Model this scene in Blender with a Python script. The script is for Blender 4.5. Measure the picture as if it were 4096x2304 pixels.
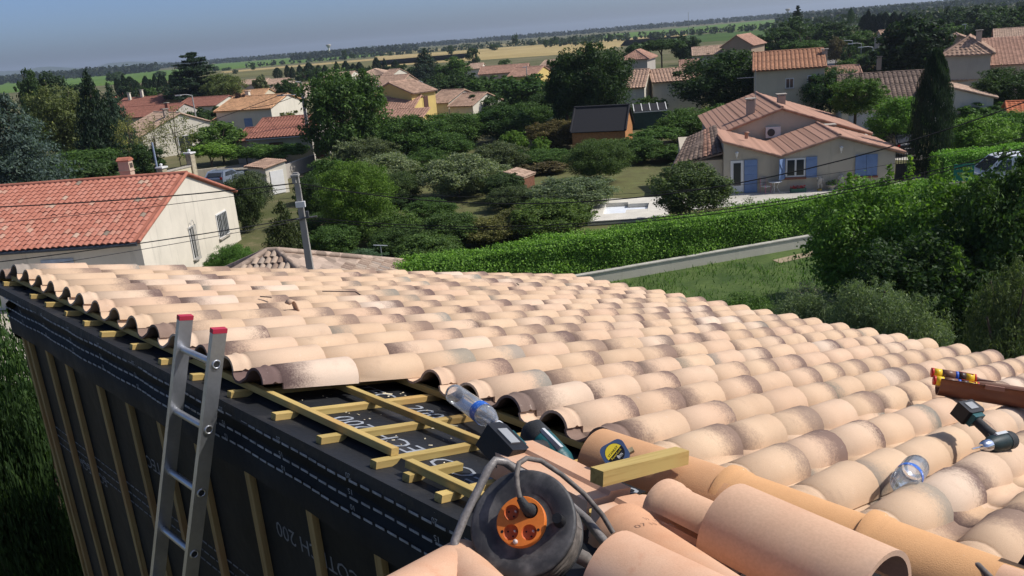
import bpy, bmesh, math, random
import numpy as np
from mathutils import Vector, Matrix

random.seed(7)
rng = np.random.default_rng(7)
S = bpy.context.scene
COL = S.collection
for o in list(bpy.data.objects):
    bpy.data.objects.remove(o)
R_ = math.radians

# ------------------------------------------------------------------ camera, sky, sun, exposure
EYE = 10.9                                   # camera height above the gardens
FPX, PITCH, ROLL = 837.0, R_(16.78), R_(-4.62)
_f = np.array([0, math.cos(PITCH), -math.sin(PITCH)])
_r0 = np.array([1.0, 0, 0])
_u0 = np.cross(_r0, _f)
CR = math.cos(ROLL) * _r0 + math.sin(ROLL) * _u0
CU = -math.sin(ROLL) * _r0 + math.cos(ROLL) * _u0
CAMP = np.array([0, 0, EYE])
cam_d = bpy.data.cameras.new('camera')
cam = bpy.data.objects.new('camera', cam_d)
COL.objects.link(cam)
cam_d.sensor_width = 36.0
cam_d.lens = 36.0 * FPX / 1024.0
cam_d.clip_start, cam_d.clip_end = 0.05, 30000
cam.matrix_world = Matrix(((CR[0], CU[0], -_f[0], 0), (CR[1], CU[1], -_f[1], 0), (CR[2], CU[2], -_f[2], EYE), (0, 0, 0, 1)))
S.camera = cam

SUN_AZ, SUN_EL = R_(88), R_(47)              # azimuth measured from the view direction towards the right
wd = bpy.data.worlds.new('World')
S.world = wd
wd.use_nodes = True
wn = wd.node_tree.nodes
bg = wn['Background']
sky = wn.new('ShaderNodeTexSky')
sky.sky_type = 'NISHITA'
sky.sun_disc = False
sky.sun_elevation = SUN_EL
sky.sun_rotation = SUN_AZ
sky.altitude = 0
sky.air_density = 0.5
sky.dust_density = 2.0
sky.ozone_density = 6.0
wd.node_tree.links.new(sky.outputs[0], bg.inputs[0])
bg.inputs[1].default_value = 0.15

sl = bpy.data.lights.new('sun', 'SUN')
sl.energy = 4.5
sl.angle = R_(0.55)
sl.color = (1.0, 0.955, 0.89)
sun = bpy.data.objects.new('sun', sl)
COL.objects.link(sun)
to_sun = Vector((math.sin(SUN_AZ) * math.cos(SUN_EL), math.cos(SUN_AZ) * math.cos(SUN_EL), math.sin(SUN_EL)))
sun.rotation_euler = to_sun.to_track_quat('Z', 'Y').to_euler()
sun.location = (20, 5, 40)
vs = S.view_settings
vs.view_transform = 'Standard'
vs.look = 'None'
vs.gamma = 1.0
vs.exposure = 0.0
vs.use_curve_mapping = False
S.cycles.max_bounces = 6
S.cycles.transparent_max_bounces = 8
S.cycles.use_adaptive_sampling = True

# ------------------------------------------------------------------ helpers: from photograph pixels (4096 wide) to points of the place
def ray(x, y):
    return _f + CR * ((x / 4 - 512) / FPX) + CU * ((288 - y / 4) / FPX)
def at(x, y, z=0.0):                         # the point of height z seen at (x, y)
    d = ray(x, y)
    return CAMP + d * ((z - EYE) / d[2])
def atd(x, y, dist):                         # the point at a horizontal distance
    d = ray(x, y)
    return CAMP + d * (dist / math.hypot(d[0], d[1]))

# ------------------------------------------------------------------ helpers: objects and meshes
def tag(o, label=None, cat=None, group=None, kind=None):
    if label: o['label'] = label
    if cat: o['category'] = cat
    if group: o['group'] = group
    if kind: o['kind'] = kind
    return o
def empty(name, loc=(0, 0, 0), rz=0.0, parent=None):
    o = bpy.data.objects.new(name, None)
    COL.objects.link(o)
    o.location = loc
    o.rotation_euler = (0, 0, rz)
    o.empty_display_size = 0.2
    if parent: o.parent = parent
    return o
def thing(name, label, cat, loc=(0, 0, 0), rz=0.0, group=None):
    return tag(empty(name, loc, rz), label, cat, group)
def link(name, me, parent=None, loc=None, rot=None, scale=None, color=None):
    o = bpy.data.objects.new(name, me)
    COL.objects.link(o)
    if parent: o.parent = parent
    if loc is not None: o.location = loc
    if rot is not None: o.rotation_euler = rot
    if scale is not None: o.scale = scale
    if color is not None: o.color = (*color, 1)
    return o
def frame(xa, ya, za, loc=(0, 0, 0)):
    return Matrix(((xa[0], ya[0], za[0], loc[0]), (xa[1], ya[1], za[1], loc[1]), (xa[2], ya[2], za[2], loc[2]), (0, 0, 0, 1)))
def nrm(v):
    v = np.asarray(v, float)
    return v / np.linalg.norm(v)

class MB:
    def __init__(self):
        self.v, self.f, self.s = [], [], []
    def add(self, vs, fs, smooth=False):
        b = len(self.v)
        self.v += [tuple(map(float, p)) for p in vs]
        self.f += [tuple(b + i for i in q) for q in fs]
        self.s += [smooth] * len(fs)
        return self
    def box(self, c, s, rz=0.0, m=None):
        x, y, z = [k / 2 for k in s]
        p = [(-x, -y, -z), (x, -y, -z), (x, y, -z), (-x, y, -z), (-x, -y, z), (x, -y, z), (x, y, z), (-x, y, z)]
        if m is not None:
            p = [tuple(m @ Vector(q) + Vector(c)) for q in p]
        else:
            cs, sn = math.cos(rz), math.sin(rz)
            p = [(c[0] + a * cs - b * sn, c[1] + a * sn + b * cs, c[2] + d) for a, b, d in p]
        return self.add(p, [(0, 3, 2, 1), (4, 5, 6, 7), (0, 1, 5, 4), (1, 2, 6, 5), (2, 3, 7, 6), (3, 0, 4, 7)])
    def bar(self, a, b, wd_, th, up=(0, 0, 1)):   # square bar from a to b
        a, b = np.asarray(a, float), np.asarray(b, float)
        d = nrm(b - a); x = nrm(np.cross(d, up)); u = np.cross(x, d)
        p = []
        for q in (a, b):
            for i, j in ((-1, -1), (1, -1), (1, 1), (-1, 1)):
                p.append(q + x * i * wd_ / 2 + u * j * th / 2)
        return self.add(p, [(0, 1, 2, 3), (7, 6, 5, 4), (0, 4, 5, 1), (1, 5, 6, 2), (2, 6, 7, 3), (3, 7, 4, 0)])
    def tube(self, path, r, n=8, caps=True):
        path = [np.asarray(p, float) for p in path]
        rs = r if hasattr(r, '__len__') else [r] * len(path)
        up = None
        rings = []
        for i, p in enumerate(path):
            d = nrm(path[min(i + 1, len(path) - 1)] - path[max(i - 1, 0)])
            if up is None:
                up = np.array([0, 0, 1.0]) if abs(d[2]) < .9 else np.array([1.0, 0, 0])
            x = nrm(np.cross(d, up)); up = np.cross(x, d)
            rings.append([p + rs[i] * (x * math.cos(t) + up * math.sin(t)) for t in np.linspace(0, 2 * math.pi, n, endpoint=False)])
        vs_ = [q for g in rings for q in g]
        fs = [(i * n + j, i * n + (j + 1) % n, (i + 1) * n + (j + 1) % n, (i + 1) * n + j) for i in range(len(path) - 1) for j in range(n)]
        self.add(vs_, fs, True)
        if caps:
            self.add(rings[0], [tuple(range(n))]); self.add(rings[-1], [tuple(range(n - 1, -1, -1))])
        return self
    def lathe(self, prof, n=20, m=None):            # profile (radius, z)
        vs_ = []
        for r, z in prof:
            for t in np.linspace(0, 2 * math.pi, n, endpoint=False):
                vs_.append((r * math.cos(t), r * math.sin(t), z))
        if m is not None: vs_ = [tuple(m @ Vector(q)) for q in vs_]
        fs = [(i * n + j, i * n + (j + 1) % n, (i + 1) * n + (j + 1) % n, (i + 1) * n + j) for i in range(len(prof) - 1) for j in range(n)]
        return self.add(vs_, fs, True)
    def prism(self, poly, a, b):                     # polygon points (3-d) extruded by vector from a to b offsets
        n = len(poly)
        p = [np.asarray(q, float) + np.asarray(a, float) for q in poly] + [np.asarray(q, float) + np.asarray(b, float) for q in poly]
        return self.add(p, [tuple(range(n - 1, -1, -1)), tuple(range(n, 2 * n))] + [(i, (i + 1) % n, n + (i + 1) % n, n + i) for i in range(n)])
    def mesh(self, name, mat):
        me = bpy.data.meshes.new(name)
        me.from_pydata(self.v, [], self.f)
        me.polygons.foreach_set('use_smooth', self.s)
        if mat: me.materials.append(mat)
        me.update()
        return me
    def build(self, name, mat, parent=None, loc=None, rot=None):
        return link(name, self.mesh(name, mat), parent, loc, rot)

def quads_mesh(name, V, mat, lv=None):               # V (n,4,3)
    n = len(V)
    me = bpy.data.meshes.new(name)
    me.vertices.add(4 * n)
    me.vertices.foreach_set('co', np.ascontiguousarray(V, dtype=np.float32).ravel())
    me.loops.add(4 * n)
    me.loops.foreach_set('vertex_index', np.arange(4 * n, dtype=np.int32))
    me.polygons.add(n)
    me.polygons.foreach_set('loop_start', np.arange(0, 4 * n, 4, dtype=np.int32))
    me.polygons.foreach_set('loop_total', np.full(n, 4, dtype=np.int32))
    if lv is not None:
        at_ = me.attributes.new('lv', 'FLOAT', 'FACE')
        at_.data.foreach_set('value', np.asarray(lv, dtype=np.float32))
    me.materials.append(mat)
    me.update()
    me.validate()
    return me

# ------------------------------------------------------------------ materials
class NT:
    def __init__(self, name):
        self.m = bpy.data.materials.new(name)
        self.m.use_nodes = True
        self.t = self.m.node_tree
        self.b = self.t.nodes['Principled BSDF']
        self.out = self.t.nodes['Material Output']
    def n(self, ty, **kw):
        k = self.t.nodes.new(ty)
        for a, b in kw.items(): setattr(k, a, b)
        return k
    def l(self, a, b): self.t.links.new(a, b)
    def obj(self): return self.n('ShaderNodeTexCoord').outputs['Object']
    def noise(self, vec, scale, detail=3, rough=.55):
        k = self.n('ShaderNodeTexNoise'); k.inputs['Scale'].default_value = scale
        k.inputs['Detail'].default_value = detail; k.inputs['Roughness'].default_value = rough
        if vec is not None: self.l(vec, k.inputs['Vector'])
        return k.outputs['Fac']
    def ramp(self, fac, stops):
        k = self.n('ShaderNodeValToRGB')
        e = k.color_ramp.elements
        while len(e) < len(stops): e.new(.5)
        for q, (p, c) in zip(e, stops):
            q.position = p; q.color = (*c, 1) if len(c) == 3 else c
        self.l(fac, k.inputs[0])
        return k.outputs[0]
    def math(self, op, a, b=None, c=None, clamp=False):
        k = self.n('ShaderNodeMath', operation=op, use_clamp=clamp)
        for i, v in enumerate((a, b, c)):
            if v is None: continue
            if isinstance(v, (int, float)): k.inputs[i].default_value = v
            else: self.l(v, k.inputs[i])
        return k.outputs[0]
    def mix(self, fac, a, b, mode='MIX'):
        k = self.n('ShaderNodeMix', data_type='RGBA', blend_type=mode)
        for sock, v in ((k.inputs[0], fac), (k.inputs[6], a), (k.inputs[7], b)):
            if isinstance(v, (int, float)): sock.default_value = v
            elif isinstance(v, tuple): sock.default_value = (*v, 1)
            else: self.l(v, sock)
        return k.outputs[2]
    def bump(self, h, strength=.3, dist=.02):
        k = self.n('ShaderNodeBump'); k.inputs['Strength'].default_value = strength; k.inputs['Distance'].default_value = dist
        self.l(h, k.inputs['Height']); self.l(k.outputs[0], self.b.inputs['Normal'])
    def smooth(self, v, a, b):
        k = self.n('ShaderNodeMapRange', interpolation_type='SMOOTHSTEP')
        self.l(v, k.inputs[0])
        for i, q in ((1, a), (2, b)):
            if isinstance(q, (int, float)): k.inputs[i].default_value = q
            else: self.l(q, k.inputs[i])
        return k.outputs[0]
    def col(self, c):
        if isinstance(c, tuple): self.b.inputs['Base Color'].default_value = (*c, 1)
        else: self.l(c, self.b.inputs['Base Color'])
    def rough(self, r): self.b.inputs['Roughness'].default_value = r
    def spec(self, r): self.b.inputs['Specular IOR Level'].default_value = r

_mc = {}
def mat(name, c, rough=.8, var=.18, scale=3.0, bump=.0, metal=0.0, spec=.3, fine=None, tint=None):
    """procedural plain surface: colour with two scales of mottling and a little relief"""
    key = name
    if key in _mc: return _mc[key]
    k = NT(name)
    o = k.obj()
    n1 = k.noise(o, scale, 4)
    n2 = k.noise(o, fine or scale * 9, 3)
    lo = tuple(max(0, v * (1 - var)) for v in c); hi = tuple(v * (1 + var) for v in c)
    if tint: hi = tuple(a * .5 + b * .5 for a, b in zip(hi, tint))
    base = k.ramp(n1, [(.3, lo), (.7, hi)])
    f = k.ramp(n2, [(.35, (1 - var * .6,) * 3), (.65, (1.0,) * 3)])
    k.col(k.mix(1.0, base, f, 'MULTIPLY'))
    k.rough(rough); k.spec(spec)
    k.b.inputs['Metallic'].default_value = metal
    if bump: k.bump(n2, bump)
    _mc[key] = k.m
    return k.m

def plaster(name, c, stain=.35):
    if name in _mc: return _mc[name]
    k = NT(name); o = k.obj()
    n1 = k.noise(o, .7, 5, .6); n2 = k.noise(o, 14, 4)
    mp = k.n('ShaderNodeMapping'); mp.inputs['Scale'].default_value = (2.2, 2.2, .22); k.l(o, mp.inputs[0])
    n3 = k.noise(mp.outputs[0], 1.3, 5, .65)
    b = k.ramp(n1, [(.3, tuple(v * .86 for v in c)), (.7, c)])
    st = k.math('MULTIPLY', k.smooth(n3, .54, .78), stain)
    b = k.mix(st, b, tuple(v * .45 for v in c))
    k.col(b); k.rough(.92); k.spec(.15); k.bump(n2, .25, .02)
    _mc[name] = k.m
    return k.m

def tilemat(name, c, var=.25, moss=.2, pitch=.33):
    """roof tiles too far off to pick apart: cell-by-cell colour on corrugated geometry"""
    if name in _mc: return _mc[name]
    k = NT(name); o = k.obj()
    v = k.n('ShaderNodeTexVoronoi'); v.inputs['Scale'].default_value = 1 / pitch; v.inputs['Randomness'].default_value = .6
    k.l(o, v.inputs['Vector'])
    sp = k.n('ShaderNodeSeparateColor'); k.l(v.outputs['Color'], sp.inputs[0])
    b = k.ramp(sp.outputs[0], [(0, tuple(q * (1 - var) for q in c)), (.5, c), (1, tuple(min(1, q * (1 + var)) for q in c))])
    n1 = k.noise(o, .9, 5, .65)
    b = k.mix(k.math('MULTIPLY', k.smooth(n1, .5, .75), moss), b, (.09, .075, .055))
    n2 = k.noise(o, 12, 3)
    b = k.mix(.25, b, k.ramp(n2, [(.3, (.55, .5, .45)), (.7, (1, 1, 1))]), 'MULTIPLY')
    k.col(b); k.rough(.9); k.spec(.15); k.bump(n2, .3, .02)
    _mc[name] = k.m
    return k.m

def leafmat():
    k = NT('leaf')
    oi = k.n('ShaderNodeObjectInfo')
    a = k.n('ShaderNodeAttribute', attribute_name='lv')
    c = k.mix(1.0, oi.outputs['Color'], k.ramp(a.outputs['Fac'], [(0, (.45, .5, .5)), (.5, (1, 1, 1)), (.93, (1.5, 1.4, 1.1)), (1, (2.2, 1.95, 1.5))]), 'MULTIPLY')
    c = k.mix(1.0, c, (1.45, 1.45, 1.45), 'MULTIPLY')
    k.col(c); k.rough(.6); k.spec(.2)
    tr = k.n('ShaderNodeBsdfTranslucent'); k.l(k.mix(1.0, c, (1.0, 1.15, .45), 'MULTIPLY'), tr.inputs[0])
    ms = k.n('ShaderNodeMixShader'); ms.inputs[0].default_value = .36
    k.l(k.b.outputs[0], ms.inputs[1]); k.l(tr.outputs[0], ms.inputs[2]); k.l(ms.outputs[0], k.out.inputs[0])
    return k.m
LEAF = leafmat()
BARK = mat('bark', (.10, .075, .055), .95, .35, 6, .6)
def woodmat(name, c, dark):
    k = NT(name); o = k.obj()
    mp = k.n('ShaderNodeMapping'); mp.inputs['Scale'].default_value = (1.2, 22, 22); k.l(o, mp.inputs[0])
    g = k.noise(mp.outputs[0], 3, 5, .6); big = k.noise(o, 2.2, 3)
    b = k.mix(k.smooth(g, .45, .75), c, dark)
    b = k.mix(k.math('MULTIPLY', k.smooth(big, .45, .7), .55), b, (c[0] * 1.0, c[1] * .72, c[2] * .72))
    oi = k.n('ShaderNodeObjectInfo')
    b = k.mix(1.0, b, k.ramp(oi.outputs['Random'], [(0, (.72, .72, .68)), (1, (1.06, 1.04, 1.0))]), 'MULTIPLY')
    kn = k.n('ShaderNodeTexVoronoi'); kn.inputs['Scale'].default_value = 4; k.l(o, kn.inputs['Vector'])
    b = k.mix(k.math('SUBTRACT', 1.0, k.smooth(kn.outputs['Distance'], .02, .06)), b, (.16, .09, .03))
    k.col(b); k.rough(.8); k.spec(.2); k.bump(g, .25, .004)
    return k.m
PINE_SHADE = woodmat('shaded_pine', (.34, .25, .12), (.22, .15, .07))  # same pine as the roof battens, wall shade put into its colour
PINE = woodmat('treated_pine', (.52, .385, .145), (.36, .25, .085))
# ------------------------------------------------------------------ the setting: ground, fields, far woods and hills
def ground_mat():
    k = NT('ground_grass'); o = k.obj()
    n1 = k.noise(o, .035, 5, .6); n2 = k.noise(o, .6, 5, .65); n3 = k.noise(o, 9, 4, .6)
    b = k.ramp(n1, [(.35, (.085, .10, .035)), (.55, (.15, .14, .07)), (.7, (.22, .185, .11))])
    b = k.mix(k.smooth(n2, .5, .7), b, (.20, .17, .095))
    b = k.mix(.6, b, k.ramp(n3, [(.3, (.45, .45, .4)), (.7, (1, 1, 1))]), 'MULTIPLY')
    k.col(b); k.rough(.95); k.spec(.1); k.bump(n3, .6, .05)
    return k.m
def field_mat(name, c, rows=None, ang=0.0, c2=None):
    k = NT(name); o = k.obj()
    n1 = k.noise(o, .012, 4, .6); n2 = k.noise(o, .15, 4, .6)
    c2 = c2 or tuple(v * .72 for v in c)
    b = k.ramp(n1, [(.35, c2), (.65, c)])
    b = k.mix(.5, b, k.ramp(n2, [(.3, (.6, .62, .6)), (.7, (1.1, 1.1, 1.05))]), 'MULTIPLY')
    if rows:
        mp = k.n('ShaderNodeMapping'); mp.inputs['Rotation'].default_value = (0, 0, ang); k.l(o, mp.inputs[0])
        wv = k.n('ShaderNodeTexWave'); wv.inputs['Scale'].default_value = rows; wv.inputs['Distortion'].default_value = 1.0; k.l(mp.outputs[0], wv.inputs[0])
        b = k.mix(.35, b, k.ramp(wv.outputs['Fac'], [(.3, (.6, .62, .5)), (.7, (1.1, 1.1, 1))]), 'MULTIPLY')
    k.col(b); k.rough(.95); k.spec(.08)
    return k.m
def sheet(name, pts, z, m, kind='structure'):
    mb = MB(); mb.add([(p[0], p[1], z) for p in pts], [tuple(range(len(pts)))])
    o = mb.build(name, m)
    o['kind'] = kind
    return o
g = MB()
xs = [-9000, -2500, -700, -250, -80, 0, 80, 250, 700, 2500, 9000]
ys = [-400, -60, 0, 40, 90, 160, 300, 700, 1800, 4000, 9500]
g.add([(x, y, 0) for y in ys for x in xs], [(j * 11 + i, j * 11 + i + 1, (j + 1) * 11 + i + 1, (j + 1) * 11 + i) for j in range(10) for i in range(10)])
tag(g.build('ground', ground_mat()), kind='structure')

def pxsheet(name, px, z, m):
    pts = [at(x, y, z) for x, y in px]
    if sum((pts[i][0] * pts[(i + 1) % len(pts)][1] - pts[(i + 1) % len(pts)][0] * pts[i][1]) for i in range(len(pts))) < 0: pts = pts[::-1]
    return sheet(name, pts, z, m)
GREEN = field_mat('vineyard_green', (.12, .20, .035), .25, .5, (.085, .15, .03))
GREEN2 = field_mat('dark_crop', (.075, .13, .03), .2, 1.1)
WHEAT = field_mat('stubble', (.46, .35, .17), .1, .3, (.36, .27, .12))
OLIVE = field_mat('fallow', (.17, .16, .065))
PALE = field_mat('dry_grass', (.30, .25, .12))
for nm, px, m_ in [
    ('vineyard_field', [(830, 258), (1500, 205), (1560, 219), (830, 285)], GREEN),
    ('stubble_strip', [(880, 287), (2050, 186), (2080, 192), (900, 292)], WHEAT),
    ('fallow_field', [(900, 293), (1900, 210), (1850, 235), (930, 312)], OLIVE),
    ('stubble_field', [(1500, 226), (2240, 174), (2756, 134), (2740, 148), (2300, 215), (1500, 268)], WHEAT),
    ('vineyard_field', [(2250, 154), (3100, 78), (3150, 108), (2406, 158)], GREEN),
    ('crop_field', [(2500, 161), (3150, 110), (3150, 150), (2480, 185)], GREEN2),
    ('meadow_field', [(0, 330), (800, 270), (800, 312), (0, 374)], GREEN),
    ('fallow_field', [(720, 285), (860, 277), (960, 318), (720, 330)], OLIVE),
    ('dry_field', [(1500, 214), (2240, 158), (2250, 168), (1500, 222)], PALE),
    ('dry_field', [(3200, 68), (3360, 58), (3360, 66), (3200, 76)], PALE),
    ('dry_field', [(3560, 40), (3900, 22), (3900, 27), (3560, 46)], PALE),
    ('crop_field', [(3100, 84), (3700, 42), (3700, 90), (3100, 130)], GREEN2),
]:
    pxsheet(nm, px, .12 if 'strip' in nm else .06, m_)

# leaf clouds -------------------------------------------------------
def leaf_quads(c, size, outward=None, flat=0.0, ratio=.55, droop=0.0):
    n = len(c)
    nr = rng.normal(size=(n, 3))
    if outward is not None: nr = nr * .75 + outward * 1.0
    nr[:, 2] += flat
    nr /= np.linalg.norm(nr, axis=1, keepdims=True) + 1e-9
    t = rng.normal(size=(n, 3)); t[:, 2] -= droop
    t -= nr * (t * nr).sum(1, keepdims=True); t /= np.linalg.norm(t, axis=1, keepdims=True) + 1e-9
    b = np.cross(nr, t)
    s = size * rng.uniform(.6, 1.35, (n, 1))
    V = np.empty((n, 4, 3))
    V[:, 0] = c - t * s; V[:, 1] = c - b * s * ratio + nr * s * .12; V[:, 2] = c + t * s; V[:, 3] = c + b * s * ratio + nr * s * .12
    return V
# the wood along the horizon
def forest(name, label, spec, leaf, col):
    C, N = [], []
    for (az0, az1, d0, d1, h0, h1, n, per) in spec:
        az = rng.uniform(R_(az0), R_(az1), n); d = rng.uniform(d0, d1, n); h = rng.uniform(h0, h1, n)
        for a_, d_, h_ in zip(az, d, h):
            w_ = h_ * rng.uniform(.35, .75)
            u = rng.normal(size=(per, 3)); u /= np.linalg.norm(u, axis=1, keepdims=True)
            z = (u[:, 2] * .5 + .5)
            rad = w_ * (.55 + .45 * np.sin(z * 3.1)) * (1 - .35 * z)
            c = np.stack([math.sin(a_) * d_ + u[:, 0] * rad, math.cos(a_) * d_ + u[:, 1] * rad, z * h_], 1)
            C.append(c); N.append(u)
    C = np.concatenate(C); N = np.concatenate(N)
    V = leaf_quads(C, leaf, N, .2, .8)
    o = link(name, quads_mesh(name, V, LEAF, rng.uniform(.1, .8, len(V))), color=col)
    tag(o, label, 'forest', kind='stuff')
forest('distant_forest', 'dark wood stretching along the whole horizon', [
    (-40, 40, 1900, 2500, 7, 11, 2600, 14), (-13, -5, 1250, 1350, 6, 10, 160, 16), (-40, -21, 1300, 1600, 8, 13, 520, 16), (18, 42, 1000, 1700, 6, 10, 700, 14)], 2.2, (.018, .028, .016))
forest('hedgerows', 'broken lines of bushes dividing the far fields', [
    (3, 24, 640, 760, 2, 5, 240, 10), (-3, 9, 860, 900, 3, 6, 120, 10), (-16, -2, 900, 980, 2, 5, 110, 10), (18, 42, 420, 640, 3, 8, 420, 14), (26, 42, 300, 420, 3, 8, 200, 20)], 1.3, (.026, .040, .018))
hl = MB()
prof = [(-200, 294), (0, 285), (100, 281), (150, 269), (200, 266), (300, 272), (380, 270), (430, 253), (520, 246), (640, 247), (750, 253), (860, 258), (1000, 252), (1200, 222), (1500, 180)]
top = [atd(x, y, 7000) for x, y in prof]
back = [p + np.array([p[0], p[1], 0]) * .25 for p in top]
hl.add([(p[0] * .93, p[1] * .93, -2) for p in top] + [tuple(p) for p in top] + [(p[0], p[1], -2) for p in back],
       [(i, i + 1, len(prof) + i + 1, len(prof) + i) for i in range(len(prof) - 1)] + [(len(prof) + i, len(prof) + i + 1, 2 * len(prof) + i + 1, 2 * len(prof) + i) for i in range(len(prof) - 1)], True)
tag(hl.build('hills', field_mat('wooded_hill', (.05, .075, .035))), kind='structure')

# near surfaces -----------------------------------------------------
LAWN = mat('dry_lawn', (.155, .145, .055), .95, .35, .9, .5, tint=(.08, .12, .03))
LAWN2 = mat('green_lawn', (.060, .115, .022), .95, .35, .7, .5, tint=(.12, .14, .04))
CONC = mat('pale_concrete', (.48, .45, .39), .9, .15, .8, .3)
ASPH = mat('asphalt', (.10, .098, .095), .9, .2, .6, .3)
DIRT = mat('bare_earth', (.33, .26, .17), .95, .25, 1.0, .4)
pxsheet('garden_lawn', [(1480, 780), (2300, 640), (2700, 690), (2830, 790), (2700, 960), (1900, 1060), (1500, 950)], .01, LAWN)
pxsheet('paddock_lawn', [(2300, 1140), (2900, 1040), (3300, 970), (4090, 860), (4090, 1400), (2500, 1500), (1900, 1300)], .012, LAWN2)
pxsheet('dirt_patch', [(3090, 1040), (3290, 993), (3330, 1005), (3120, 1052)], .03, DIRT)
pxsheet('terrace', [(2690, 790), (2830, 765), (3600, 725), (3680, 700), (3700, 740), (3420, 790), (3080, 812), (2760, 840)], .03, CONC)
pxsheet('street', [(3600, 690), (4096, 620), (4096, 690), (3640, 760)], .02, ASPH)
pxsheet('street', [(3255, 245), (3330, 225), (3420, 330), (3300, 350)], .05, mat('old_asphalt', (.20, .185, .17), .9, .15, .3))
pxsheet('driveway', [(3420, 500), (3640, 500), (3700, 640), (3480, 640)], .02, CONC)
sheet('gravel_sheet', [(-46, 16), (-12, 16), (-14, 38.6), (-46, 40)], .02, mat('bounce_gravel', (.42, .38, .30), .95, .2, 3, .3))  # unseen pale sheet added to bounce sunlight onto the neighbour's shaded front
pxsheet('courtyard', [(760, 690), (1000, 650), (1010, 730), (840, 760)], .02, mat('gravel_sheet', (.30, .27, .22), .95, .2, 3, .3))
# the pool: a paved deck round an empty white basin
pz = .28
pool = thing('swimming_pool', 'empty white swimming pool with pale paved surround on the lawn', 'pool')
def pp(x, y): return at(x, y, pz)
A0, B0, C0, D0 = pp(2380, 797), pp(2690, 785), pp(2672, 866), pp(2350, 886)
def lerp(u, v):
    return (A0 * (1 - u) + B0 * u) * (1 - v) + (D0 * (1 - u) + C0 * u) * v
def slabpoly(uv):
    m_ = MB(); m_.prism([tuple(lerp(*q)) for q in uv], (0, 0, -pz + .02), (0, 0, 0)); return m_
DECK = mat('pool_paving', (.62, .58, .50), .85, .1, 1.2, .2)
for uv in ([(0, 0), (1, 0), (1, .22), (0, .22)], [(0, .72), (1, .72), (1, 1), (0, 1)], [(0, .222), (.16, .222), (.16, .718), (0, .718)], [(.72, .222), (1, .222), (1, .718), (.72, .718)], [(.45, .222), (.718, .222), (.718, .30), (.45, .30)], [(.45, .58), (.718, .58), (.718, .718), (.45, .718)]):
    slabpoly(uv).build('paving', DECK, pool)
fl = MB(); fl.add([tuple(lerp(*q) - np.array([0, 0, pz - .03])) for q in ((.1, .15), (.8, .15), (.8, .8), (.1, .8))], [(0, 3, 2, 1)])
fl.build('basin_floor', mat('pool_liner', (.72, .75, .80), .5, .06, 2), pool)
# ------------------------------------------------------------------ houses
WHITE = plaster('white_render', (.66, .61, .50)); CREAM = plaster('cream_render', (.58, .50, .36), .4)
GREY = plaster('grey_render', (.43, .39, .34)); PINKR = plaster('pink_render', (.52, .41, .33)); YEL = plaster('yellow_render', (.62, .46, .17))
BEIGE = plaster('beige_render', (.52, .455, .35), .4); BROWNR = plaster('brown_render', (.33, .25, .18))
TAN = tilemat('tan_tiles', (.40, .265, .19)); TANP = tilemat('pale_tan_tiles', (.47, .33, .24)); ORANGE = tilemat('orange_tiles', (.50, .285, .155))
REDB = tilemat('red_brown_tiles', (.285, .125, .09), .2, .12); OLDT = tilemat('old_dark_tiles', (.165, .12, .095), .45, .5); ROSE = tilemat('rose_tiles', (.40, .235, .17), .22)
REDT = tilemat('bright_red_tiles', (.40, .155, .105), .15, .1)
GLASS = mat('window_glass', (.03, .035, .04), .12, .1, 2, spec=.6); BLUE = mat('blue_shutter_paint', (.17, .25, .42), .65, .1, 3)
MARON = mat('maroon_shutter_paint', (.10, .045, .035), .7, .1, 3); WFRAME = mat('white_window_frame', (.70, .69, .66), .5, .05, 3)
STONE = mat('stone_sill', (.40, .36, .30), .9, .15, 5); CHIM = plaster('chimney_render', (.40, .33, .27)); ZINC = mat('zinc', (.30, .32, .35), .4, .1, 3, metal=.7)

def slope_tiles(mb, o, u, v, W, Lg, tw=.34, course=.38, hgt=.07, seg=3):
    """corrugated, stepped tiles on a slope: o corner at ridge-left, u along the ridge, v down the slope"""
    o, u, v = np.asarray(o, float), np.asarray(u, float), np.asarray(v, float)
    nr = np.cross(v, u); nr = nr / np.linalg.norm(nr)
    if nr[2] < 0: nr = -nr
    nc = max(1, int(round(Lg / course))); cl = Lg / nc
    nu = max(2, int(round(W / tw))); 
    us = np.linspace(0, W, nu * seg + 1); z = hgt * np.abs(np.cos(np.linspace(0, nu * math.pi, nu * seg + 1)))
    rows = []
    for k in range(nc):
        for e, lift in ((k * cl, 0.0), ((k + 1) * cl + .03, .03)):
            rows.append([o + u * a + v * e + nr * (b + lift) for a, b in zip(us, z)])
    n = len(us)
    vv = [p for r in rows for p in r]
    ff = []
    for k in range(nc):
        for i in range(n - 1):
            a = (2 * k) * n + i; b = (2 * k + 1) * n + i
            ff.append((a, a + 1, b + 1, b))
    for k in range(nc):                                   # front lip of each course
        for i in range(n - 1):
            pass
    mb.add(vv, ff, False)
    return nr

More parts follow.
